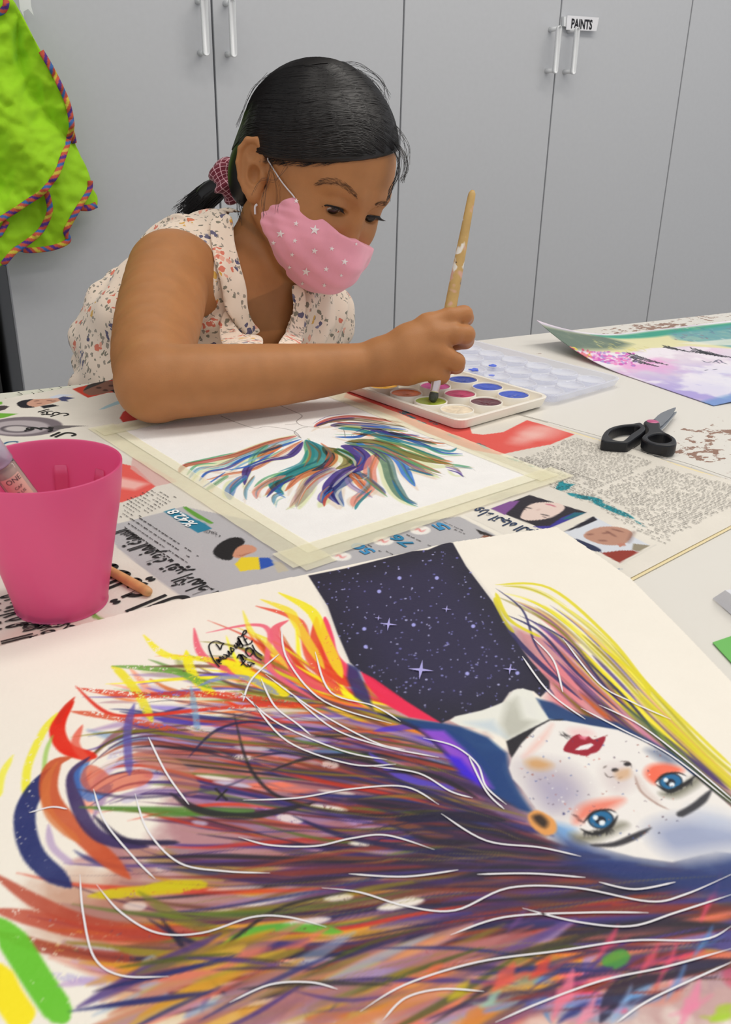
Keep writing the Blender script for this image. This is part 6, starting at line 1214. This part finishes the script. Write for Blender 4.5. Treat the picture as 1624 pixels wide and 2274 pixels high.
# loose wisps
parts = []
def wisp(px, n=1, sp=4, r=0.0002, dz=0.012):
    for _ in range(n):
        P = [dep(x + rh.uniform(-sp, sp), y + rh.uniform(-sp, sp), z + rh.uniform(-dz, dz)) for x, y, z in px]; parts.append(tube_data(catmull(P, 6), r, 3, False))
wisp([(862, 300, 0.97), (892, 335, 0.965), (902, 370, 0.965), (893, 402, 0.967)], 16, 6); wisp([(858, 310, 0.975), (884, 345, 0.97), (884, 385, 0.97), (868, 425, 0.972), (862, 445, 0.973)], 16, 5); wisp([(845, 250, 0.98), (885, 290, 0.975), (905, 330, 0.97), (907, 360, 0.97)], 7, 6)
wisp([(790, 160, 1.0), (840, 190, 1.0), (858, 225, 0.99), (850, 265, 0.985)], 9, 9); wisp([(720, 140, 1.0), (790, 145, 1.0), (840, 175, 1.0), (862, 215, 1.0)], 6, 10); wisp([(600, 160, 1.02), (560, 200, 1.03), (530, 280, 1.04)], 5, 7)
wisp([(606, 352, 0.958), (598, 400, 0.955), (586, 440, 0.957), (590, 480, 0.960)], 7, 6, 0.00012, dz=0.003); wisp([(640, 366, 0.952), (615, 400, 0.953), (580, 400, 0.953), (560, 430, 0.955)], 3, 5, 0.00012, dz=0.002); wisp([(600, 360, 0.955), (618, 420, 0.955), (612, 470, 0.957)], 5, 6, 0.00012, dz=0.002)
HLN = catmull(np.array([(604, 350), (650, 363), (720, 362), (800, 352), (868, 341)], float), 14)
for _ in range(150):                            # soft baby hair along the hairline
    i = rh.randrange(2, len(HLN) - 2); x, y = HLN[i]; Ls = rh.uniform(14, 40); y += rh.uniform(-6, 2)
    P = [on_skin(x - Ls * q, y + (rh.uniform(2, 9) * q) + 4 * q * (1 - q), 0.0018 - 0.0012 * q) for q in (0, 0.35, 0.7, 1)]
    if all(p is not None for p in P): parts.append(tube_data(P, [0.0002, 0.00018, 0.00014, 0.00005], 3, False))
wisp([(528, 420, 1.06), (533, 470, 1.05), (545, 520, 1.05)], 14, 7)
v, f = join_data(parts); mesh('loose_hair', v, f, m_hair, girl)['kind'] = 'stuff'
# ponytail
TW_ = hd(*TIE); tz = (RW.T @ (TW_ - CAMP))[2]; parts = []
for _ in range(620):
    a, rr = rh.uniform(0, 6.283), math.sqrt(rh.random()); ox, oy, oz = rr * math.cos(a), rr * math.sin(a), rh.uniform(-1, 1) * math.sqrt(max(0, 1 - rr * rr))
    K_ = [(520, 390, tz, 9), (495, 410, tz + 0.012, 20), (455, 440, tz + 0.020, 30), (418 + rh.uniform(-14, 26), 468 + rh.uniform(-8, 22), tz + 0.02, 26)]
    P = [dep(x + ox * w, y + oy * w, z + oz * w / 1900) for x, y, z, w in K_]; parts.append(tube_data(catmull(P, 4), np.linspace(0.0007, 0.0002, 13), 3, False))
parts.append(tube_data(catmull([dep(522, 390, tz), dep(490, 413, tz + 0.013), dep(455, 440, tz + 0.02), dep(430, 462, tz + 0.02)], 5), catmull(np.array([[0.010], [0.0135], [0.0135], [0.004]]), 5)[:, 0], 16))
v, f = join_data(parts); pt_o = mesh('ponytail', v, f, m_hair, girl, True)
# scrunchie: gathered dark red cloth with a white grid
def grid_cloth():
    m = mat('red_check_cloth', (112, 22, 44), 0.8, sheen=0.3); nt = m.node_tree; b = nt.nodes['Principled BSDF']; tc = nt.nodes.new('ShaderNodeTexCoord'); sx = nt.nodes.new('ShaderNodeSeparateXYZ'); nt.links.new(tc.outputs['UV'], sx.inputs[0]); outs = []
    for k in (0, 1):
        q = nt.nodes.new('ShaderNodeMath'); q.operation = 'FRACT'; nt.links.new(sx.outputs[k], q.inputs[0]); g = nt.nodes.new('ShaderNodeMath'); g.operation = 'LESS_THAN'; g.inputs[1].default_value = 0.13; nt.links.new(q.outputs[0], g.inputs[0]); outs.append(g.outputs[0])
    mx = nt.nodes.new('ShaderNodeMath'); mx.operation = 'MAXIMUM'; nt.links.new(outs[0], mx.inputs[0]); nt.links.new(outs[1], mx.inputs[1])
    c = nt.nodes.new('ShaderNodeMixRGB'); c.inputs[1].default_value = rgba((112, 22, 44)); c.inputs[2].default_value = rgba((222, 170, 180)); nt.links.new(mx.outputs[0], c.inputs[0]); nt.links.new(c.outputs[0], b.inputs['Base Color']); return m
sa = unit(dep(480, 425, tz + 0.015) - TW_); s1 = unit(np.cross(sa, [0, 0, 1])); s2 = np.cross(sa, s1); NU, NV = 64, 18; V, UV = [], []
for i in range(NU):
    a = i / NU * 2 * math.pi; c = TW_ + sa * 0.008 + (s1 * math.cos(a) + s2 * math.sin(a)) * 0.0185; rad = unit(s1 * math.cos(a) + s2 * math.sin(a)); rr = 0.0085 * (1 + 0.25 * math.sin(a * 7) + 0.12 * math.sin(a * 13 + 1))
    for j in range(NV): b_ = j / NV * 2 * math.pi; V.append(c + (rad * math.cos(b_) + sa * math.sin(b_) * 1.5) * rr)
F = [(i * NV + j, i * NV + (j + 1) % NV, ((i + 1) % NU) * NV + (j + 1) % NV, ((i + 1) % NU) * NV + j) for i in range(NU) for j in range(NV)]
scr = mesh('scrunchie', V, F, grid_cloth(), girl, True); uvl = scr.data.uv_layers.new(name='UVMap')
for i, (a, b, c, d) in enumerate(F):
    ii, jj = i // NV, i % NV
    for q, (di, dj) in enumerate(((0, 0), (0, 1), (1, 1), (1, 0))): uvl.data[i * 4 + q].uv = ((ii + di) * 0.55, (jj + dj) * 0.55)
# ------------------------------------------------------------------ face mask
MK = []
fm_lo, fm_hi = hp.min(0) - 0.01, hp.max(0) + 0.02
fm = Field(fm_lo, fm_hi, 0.0014)
for p, k in ((hell((0, 0.050, -0.042), (0.059, 0.051, 0.050)), 0), (hcone((0, 0.0835, -0.020), (0, 0.086, -0.046), 0.0125, 0.0165), 0.03), (hcone((0.0475, 0.046, -0.0120), (0.026, 0.070, -0.020), 0.0225, 0.0215), 0.02), (hcone((-0.0455, 0.044, -0.0200), (-0.024, 0.066, -0.024), 0.0195, 0.0195), 0.02), (hell((0, 0.072, -0.060), (0.026, 0.022, 0.022)), 0.03), (hcone((0.056, 0.030, -0.035), (0.045, 0.060, -0.040), 0.016, 0.02), 0.02), (hcone((-0.056, 0.030, -0.035), (-0.045, 0.060, -0.040), 0.016, 0.02), 0.02)): fm.apply(p, k, 'add')
def mk_hit(px, py): return tolocal(np.array(hit(bv_body, px, py)[0]))
ma, mb_, mc_ = mk_hit(655, 437), mk_hit(745, 515), np.array([0, 0.106, -0.0085])
un = np.cross(mb_ - ma, mc_ - ma); un /= np.linalg.norm(un); un *= np.sign(un[2])
md_ = mk_hit(571, 478); en = np.array([ma[0] - md_[0], ma[1] - md_[1], ma[2] - md_[2]]); sn = np.cross(en, [1, 0, 0.0]); sn /= np.linalg.norm(sn); sn *= -np.sign(sn[1])
def mcut(x, y, z):
    L = [(x - HO[0]) * HM[0, i] + (y - HO[1]) * HM[1, i] + (z - HO[2]) * HM[2, i] for i in range(3)]; X = np.abs(L[0])
    top_ = np.interp(X, [0, 0.009, 0.022, 0.045, 0.0634, 0.08], [-0.0150, -0.0160, -0.0140, -0.0040, 0.0040, 0.008]).astype(np.float32) ; far = (-0.0155 - 0.22 * X).astype(np.float32); wf = np.clip(-L[0] / 0.006, 0, 1).astype(np.float32); top_ = top_ * (1 - wf) + far * wf
    A = L[2] - top_; B = (L[1] - md_[1]) * sn[1] + (L[2] - md_[2]) * sn[2]; return np.maximum(A, B)
fm.apply((fm_lo, fm_hi, mcut), 0.0015, 'int')
Pm, Fm = fm.mesh(); nr = fnoise((64, 64), 8, 5, 3)
Lm = tolocal(Pm); wr = np.exp(-np.clip(-((Lm[:, 1] - md_[1]) * sn[1] + (Lm[:, 2] - md_[2]) * sn[2]), 0, 1) / 0.014); cen = hd(0, 0.045, -0.045); nn = Pm - cen; nn /= np.linalg.norm(nn, axis=1)[:, None]
tpar = (Lm[:, 2] - md_[2]) * 1.0 - Lm[:, 1] * 0.2
Pm = Pm + nn * (np.sin(tpar * 620) * 0.0013 * wr * np.clip((0.0 - Lm[:, 2]) / 0.01, 0, 1) + 0.0007 * np.sin(Lm[:, 1] * 170 + Lm[:, 2] * 240) * 1.0)[:, None]
m_mask = mat('pink_cotton', (247, 166, 184), 0.8, var=0.03, scale=60, bump=0.1, bscale=1500, sheen=0.3)
mask = mesh('face_mask', Pm, Fm, m_mask, girl, True); bv_mask = bvh_of(Pm, Fm)
zM = Zm(500, 300, 3.867); m_star = mat('white_star_print', (250, 236, 236), 0.8)
for x, y, r in [(612, 568, 24), (738, 650, 18), (478, 848, 38), (612, 760, 26), (770, 815, 46), (600, 908, 24), (418, 925, 24), (340, 835, 18), (915, 975, 24), (768, 993, 30), (578, 1025, 22), (425, 1050, 12), (1025, 1088, 32), (555, 1135, 20), (868, 1150, 26), (697, 1172, 40), (535, 1220, 20), (997, 1203, 18), (665, 1272, 20), (853, 1287, 22), (1125, 935, 16)]:
    px, py = zM([(x, y)])[0]; r /= 3.867; P = []
    for k in range(10):
        rr = r * (1 if k % 2 == 0 else 0.40); a = k * math.pi / 5 - math.pi / 2 + 0.15; h = hit(bv_mask, px + rr * math.cos(a), py + rr * math.sin(a))
        if h[0] is not None: P.append(np.array(h[0]) + np.array(h[1]) * 0.0006)
    h = hit(bv_mask, px, py)
    if len(P) == 10 and h[0] is not None:
        o = mesh('star', P + [np.array(h[0]) + np.array(h[1]) * 0.0009], [(k, (k + 1) % 10, 10) for k in range(10)], m_star); o.parent = mask; o.matrix_parent_inverse = Matrix.Identity(4)
def mpt(px, py, off=0.0008):
    h = hit(bv_mask, px, py); return np.array(h[0]) + np.array(h[1]) * off if h[0] is not None else None
m_cord = mat('white_elastic', (226, 220, 222), 0.7)
def cordp(l, nm='ear_loop', r=0.0011):
    P = [p for p in l if p is not None]; o = tube(nm, catmull(P, 6), r, m_cord, None, 6, (1.5, 0.7)); o.parent = mask; return o
cordp([mpt(655, 441)] + [on_skin(655 - 65 * q, 437 - 99 * q + 6 * math.sin(q * 3.14), 0.0022) for q in np.linspace(0.05, 0.86, 9)] + [on_skin(592, 342, 0.004), on_skin(585, 336, 0.003)])
cordp([mpt(574, 482), on_skin(571, 475, 0.003), on_skin(570, 466, 0.003), on_skin(570, 458, 0.003), on_skin(571, 450, 0.003)], r=0.0009)
# ------------------------------------------------------------------ blouse
def floral():
    m = bpy.data.materials.new('floral_cotton'); m.use_nodes = True; nt = m.node_tree; b = nt.nodes['Principled BSDF']; b.inputs['Roughness'].default_value = 0.85; b.inputs['Sheen Weight'].default_value = 0.2
    tc = nt.nodes.new('ShaderNodeTexCoord'); prev = None
    def math_(op, a, c=None):
        q = nt.nodes.new('ShaderNodeMath'); q.operation = op
        for i, s in enumerate((a, c)):
            if s is None: continue
            if hasattr(s, 'links'): nt.links.new(s, q.inputs[i])
            else: q.inputs[i].default_value = s
        return q.outputs[0]
    warp = nt.nodes.new('ShaderNodeTexNoise'); warp.inputs['Scale'].default_value = 160; nt.links.new(tc.outputs['Object'], warp.inputs['Vector'])
    wv = nt.nodes.new('ShaderNodeMixRGB'); wv.blend_type = 'ADD'; wv.inputs[0].default_value = 0.006; nt.links.new(tc.outputs['Object'], wv.inputs[1]); nt.links.new(warp.outputs['Color'], wv.inputs[2])
    big = nt.nodes.new('ShaderNodeTexVoronoi'); big.inputs['Scale'].default_value = 38; nt.links.new(wv.outputs[0], big.inputs['Vector']); bc = nt.nodes.new('ShaderNodeSeparateColor'); nt.links.new(big.outputs['Color'], bc.inputs[0])
    base = nt.nodes.new('ShaderNodeRGB'); base.outputs[0].default_value = rgba((246, 226, 206)); prev = base.outputs[0]
    def petals(sc_, off, squash, rad):
        mp = nt.nodes.new('ShaderNodeMapping'); mp.inputs['Location'].default_value = off; mp.inputs['Scale'].default_value = squash; nt.links.new(wv.outputs[0], mp.inputs['Vector'])
        v = nt.nodes.new('ShaderNodeTexVoronoi'); v.inputs['Scale'].default_value = sc_; nt.links.new(mp.outputs['Vector'], v.inputs['Vector']); sp_ = nt.nodes.new('ShaderNodeSeparateColor'); nt.links.new(v.outputs['Color'], sp_.inputs[0])
        return math_('LESS_THAN', v.outputs['Distance'], rad), sp_.outputs[0]
    def lay(mask, col):
        nonlocal prev
        x = nt.nodes.new('ShaderNodeMixRGB'); nt.links.new(math_('MULTIPLY', mask, 0.9), x.inputs[0]); nt.links.new(prev, x.inputs[1]); x.inputs[2].default_value = rgba(col); prev = x.outputs[0]
    def band(sock, lo, hi): return math_('MULTIPLY', math_('GREATER_THAN', sock, lo), math_('LESS_THAN', sock, hi))
    for off, sq, col in (((0, 0, 0), (1, 2.4, 1), (118, 116, 100)), ((3, 1, 2), (2.4, 1, 1.3), (150, 140, 128))):
        m_, r_ = petals(112, off, sq, 0.36); lay(math_('MULTIPLY', math_('MULTIPLY', m_, band(big.outputs['Distance'], 0.36, 0.70)), math_('LESS_THAN', r_, 0.45)), col)
    for off, lo, hi, col, col2 in (((7, 2, 5), 0.0, 0.36, (58, 60, 108), (110, 112, 146)), ((1, 9, 4), 0.36, 0.78, (222, 104, 76), (240, 170, 146)), ((4, 4, 9), 0.78, 0.9, (224, 170, 48), (226, 110, 60))):
        m_, r_ = petals(118, off, (1, 1, 1), 0.46); q = math_('MULTIPLY', math_('MULTIPLY', m_, math_('LESS_THAN', big.outputs['Distance'], 0.43)), band(bc.outputs[0], lo, hi)); lay(math_('MULTIPLY', q, math_('LESS_THAN', r_, 0.62)), col); lay(math_('MULTIPLY', q, band(r_, 0.62, 0.85)), col2)
    nt.links.new(prev, b.inputs['Base Color']); MATS['floral_cotton'] = m; return m
m_fl = floral()
bl = Field(np.minimum(blo, dep(170, 560, 1.0)) - 0.06, bhi + 0.05, 0.0032)
CL = [(p_ell(chest, (0.128, 0.088, 0.115), TR), 0.0), (p_cone(SHR + (SHL - SHR) * 0.15, SHL + (SHR - SHL) * 0.02, 0.046, 0.046), 0.03), (p_ell(dep(455, 920, 1.17), (0.145, 0.112, 0.17), TR), 0.05),
      (p_cone(dep(400, 560, 1.04), dep(330, 760, 1.09), 0.040, 0.075), 0.04), (p_cone(dep(330, 760, 1.09), dep(330, 960, 1.12), 0.075, 0.095), 0.04), (p_cone(dep(500, 560, 1.075), neck1, 0.05, 0.055), 0.03)]
for p, k in CL: bl.apply(p, k, 'add')
Pc, Fc = bl.mesh()
N_ = Pc - (chest + (Pc - chest) @ UPT[:, None] * UPT); N_ /= np.linalg.norm(N_, axis=1)[:, None] + 1e-9
u_ = (Pc - chest) @ LAT; w_ = (Pc - chest) @ UPT; f_ = (Pc - chest) @ FWT
Pc = Pc + N_ * (0.0042 * np.sin(u_ * 150 + 7 * np.sin(w_ * 22) + f_ * 40) + 0.0028 * np.sin(w_ * 110 + u_ * 70) + 0.002 * np.sin(u_ * 310 + w_ * 40))[:, None]
def pxof(P):
    c = (np.asarray(P) - CAMP) @ RW; return np.stack([c[:, 0] / c[:, 2] * FPX + CX, c[:, 1] / c[:, 2] * FPX + CY, c[:, 2]], 1)
Q = pxof(Pc); VN = np.array([(512, 470), (560, 470), (650, 610), (652, 680), (640, 725), (604, 790), (575, 770), (548, 690), (528, 600), (516, 540)])
cut = inside(VN, Q[:, 0], Q[:, 1]) & (Q[:, 2] < 1.17)
kp = ~cut & (Pc[:, 2] > 0.50); Pc2, Fc2 = clip_mesh(Pc, Fc[kp[Fc].all(1)], lambda P: np.ones(len(P), bool))
blo_ = mesh('blouse', Pc2, Fc2, m_fl, girl, True); md = blo_.modifiers.new('thickness', 'SOLIDIFY'); md.thickness = 0.0016
sm = blo_.modifiers.new('soften', 'SMOOTH'); sm.factor = 0.5; sm.iterations = 2
bv_bl = bvh_of(np.concatenate([Pc2, PV]), np.concatenate([Fc2, PF + len(Pc2)]))
def cloth_piece(name, poly, lift, parent=girl, step=7, fold=0.0, z_=None):
    V2, F2 = cdt(catmull(np.array(poly, float), 4, True), step); D = np.array([(lambda h: h[3] if h[0] is not None else np.nan)(hit(bv_bl, *q)) for q in V2])
    med = np.nanmedian(D); D = np.where(np.isnan(D), med, D)
    for _ in range(14):                          # relax so that the cloth drapes
        A = np.zeros(len(V2)); c = np.zeros(len(V2))
        for t in F2:
            for i in range(3): A[t[i]] += D[t[(i + 1) % 3]] + D[t[(i + 2) % 3]]; c[t[i]] += 2
        D = np.minimum(D, 0.5 * D + 0.5 * A / np.maximum(c, 1)) * 0.5 + 0.5 * (A / np.maximum(c, 1))
    V = []
    for q, d in zip(V2, D):
        r = ray(*q); r /= np.linalg.norm(r); V.append(CAMP + r * (d - lift + fold * math.sin(q[0] * 0.09 + q[1] * 0.05)))
    o = mesh(name, V, F2, m_fl, parent, True); md = o.modifiers.new('thickness', 'SOLIDIFY'); md.thickness = 0.0014; return o
z2 = Zm(160, 450, 2.32)
cloth_piece('collar', z2([(725, 85), (760, 66), (805, 62), (828, 95), (838, 200), (858, 290), (880, 370), (898, 450), (905, 540), (930, 610), (966, 662), (915, 686), (870, 655), (825, 600), (790, 545), (775, 460), (758, 380), (732, 290), (716, 190), (713, 120)]), 0.010, fold=0.001)
cloth_piece('collar', z2([(1135, 430), (1190, 440), (1205, 520), (1195, 640), (1170, 740), (1060, 745), (1120, 640), (1140, 540)]), 0.008)
cloth_piece('placket', z2([(790, 560), (830, 620), (880, 680), (960, 690), (985, 720), (950, 780), (860, 780), (780, 740), (760, 640)]), 0.004)
# skirt over the lap, legs under the table
hipc = np.array([0.40, 1.12, 0.50]); fs = Field(hipc - [0.25, 0.45, 0.28], hipc + [0.25, 0.22, 0.16], 0.006)
for p, k in ((p_ell(hipc, (0.15, 0.12, 0.10)), 0), (p_cone(hipc + [-0.07, -0.02, -0.02], hipc + [-0.08, -0.27, -0.02], 0.075, 0.068), 0.03), (p_cone(hipc + [0.07, -0.02, -0.02], hipc + [0.08, -0.27, -0.02], 0.075, 0.068), 0.03)): fs.apply(p, k, 'add')
Ps, Fs = fs.mesh(); mesh('skirt', Ps, Fs, mat('navy_cotton', (44, 50, 78), 0.85), girl, True)
for s in (-1, 1):
    k0 = hipc + [s * 0.08, -0.27, -0.03]; tube('lower_leg', [k0, k0 + [0, -0.02, -0.15], k0 + [0, 0.0, -0.36], k0 + [0, 0.0, -0.44]], [0.050, 0.045, 0.032, 0.030], m_skin, girl, 16)
    q = k0 + [0, -0.05, 0.0]; q[2] = 0.028; v, f = join_data([tube_data([q + [0, 0.10, 0.01], q + [0, 0.08, 0.01], q + [0, -0.03, 0.005], q + [0, -0.10, -0.004], q + [0, -0.125, -0.006]], [0.012, 0.036, 0.036, 0.026, 0.008], 14)]); mesh('shoe', v, f, mat('white_canvas', (220, 216, 210), 0.8), girl, True)
# ------------------------------------------------------------------ stool under her
st_ = thing('stool', 'low wooden stool under the seated child', 'stool', (0.40, 1.15, 0)); m_st = mat('stool_wood', (186, 146, 98), 0.5, var=0.1, scale=20)
box('seat', (0.40, 1.13, 0.385), (0.32, 0.30, 0.025), m_st, st_, bev=0.006)
for sx in (-1, 1):
    for sy in (-1, 1): box('leg', (0.40 + sx * 0.13, 1.13 + sy * 0.12, 0.186), (0.03, 0.03, 0.372), m_st, st_)
# ------------------------------------------------------------------ green apron hanging on the cabinet door
zG = Zm(0, 0, 2.9)
apr = thing('apron', 'bright green apron with striped multicolour binding hanging on the cabinet', 'apron', tuple(wally(60, 560, DW - 0.05)))
m_grn = mat('lime_cloth', (164, 222, 18), 0.75, var=0.035, scale=40, bump=0.25, bscale=120, sheen=0.15)
CR = fnoise((420, 260), 9, 91, 4, 0.5); CR2 = fnoise((420, 260), 22, 92, 3, 0.5)
def relief(px, py, k):
    i = int(min(419, max(0, (py + 160) / 2))); j = int(min(259, max(0, (px + 120) / 2))); a = math.atan2(px + 10, py + 190)
    ridge = abs(math.sin(a * 9 + 0.8 + 0.9 * math.sin(py * 0.012))) ** 0.8
    return k * (-0.024 * ridge + 0.012 * abs(2 * CR[i, j] - 1) * 2.0 + 0.006 * abs(2 * CR2[i, j] - 1) * 2.0 + 0.008 * math.sin(py * 0.02 - px * 0.03))
def panel(name, poly, y, k=1.0):
    V2, F2 = cdt(catmull(np.array(zG(poly), float), 3, True), 6)
    V = [wally(*q, y - 0.012 + relief(q[0], q[1], k)) for q in V2]
    o = mesh(name, V, F2, m_grn, apr, True); md = o.modifiers.new('thickness', 'SOLIDIFY'); md.thickness = 0.0016; return o
panel('front_panel', [(-40, -420), (20, -300), (50, -60), (95, 20), (150, 110), (210, 230), (265, 330), (330, 440), (400, 580), (440, 680), (462, 800), (450, 870), (430, 940), (400, 1030), (370, 1110), (330, 1170), (270, 1240), (180, 1300), (90, 1360), (0, 1415), (-120, 1470), (-220, 1400), (-260, 800), (-200, 100), (-120, -300)], DW - 0.075)
panel('back_panel', [(300, 600), (420, 660), (470, 880), (520, 1010), (560, 1090), (582, 1180), (550, 1270), (500, 1350), (460, 1420), (425, 1490), (438, 1550), (330, 1598), (180, 1612), (110, 1590), (60, 1650), (15, 1705), (-100, 1720), (-120, 1200), (100, 1000)], DW - 0.045, 0.8)
panel('side_panel', [(540, 1150), (582, 1200), (608, 1235), (626, 1275), (618, 1338), (535, 1345), (520, 1270)], DW - 0.026, 0.5)
m_trim = attr_mat('striped_binding', 0.8)
def trim(path, y, k=1.0, r=0.0052, lift=0.004):
    C = catmull(np.array(zG(path), float), 10); P = np.array([wally(*q, y - 0.012 + relief(q[0], q[1], k) - lift) for q in C])
    d = np.r_[0, np.cumsum(np.linalg.norm(np.diff(P, axis=0), axis=1))]; n = max(8, int(d[-1] / 0.0016)); t = np.linspace(0, d[-1], n); P = np.stack([np.interp(t, d, P[:, i]) for i in range(3)], 1)
    v, f = tube_data(P, r, 10, True, (1.0, 0.45), (0, 1, 0)); cols = np.zeros((len(v), 3)); pal_ = [lin(c) for c in ((206, 92, 70), (92, 58, 140), (206, 92, 70), (70, 112, 176), (206, 92, 70), (214, 196, 70))]
    for i in range(n):
        for j in range(10): cols[i * 10 + j] = pal_[int((t[i] + 0.006 * math.cos(j / 10 * 6.283)) / 0.0085) % 6]
    mesh('binding', v, f, m_trim, apr, True, cols)
trim([(265, 330), (330, 440), (400, 580), (440, 680), (462, 800), (450, 870), (430, 940), (400, 1030), (370, 1110), (330, 1170), (270, 1240), (180, 1300), (90, 1360), (0, 1415), (-60, 1450)], DW - 0.075)
trim([(430, 700), (450, 800), (470, 880), (478, 920)], DW - 0.045, 0.8); trim([(582, 1165), (578, 1215), (550, 1270), (500, 1350), (460, 1420), (425, 1490), (438, 1552), (330, 1598), (180, 1612), (120, 1595)], DW - 0.045, 0.8)
trim([(300, 1240), (322, 1340), (300, 1420), (250, 1500), (150, 1580), (90, 1620), (20, 1702)], DW - 0.055, 0.8, 0.0056); trim([(45, 1425), (15, 1480), (-10, 1520)], DW - 0.06, 0.8); trim([(520, 1338), (575, 1338), (622, 1318)], DW - 0.026, 0.5, 0.006)
trim([(40, 0), (35, 45), (10, 75), (-30, 85)], DW - 0.078)
tg = [wally(*q, DW - 0.03) for q in zG([(110, -90), (190, -80), (200, 40), (217, 102), (180, 58), (150, 75), (154, 112), (128, 60)])]
o = mesh('paper_tag', tg, [tuple(range(8))], m_card); md = o.modifiers.new('thickness', 'SOLIDIFY'); md.thickness = 0.0012; tag(o, 'torn white paper tag behind the top of the green apron', 'tag')
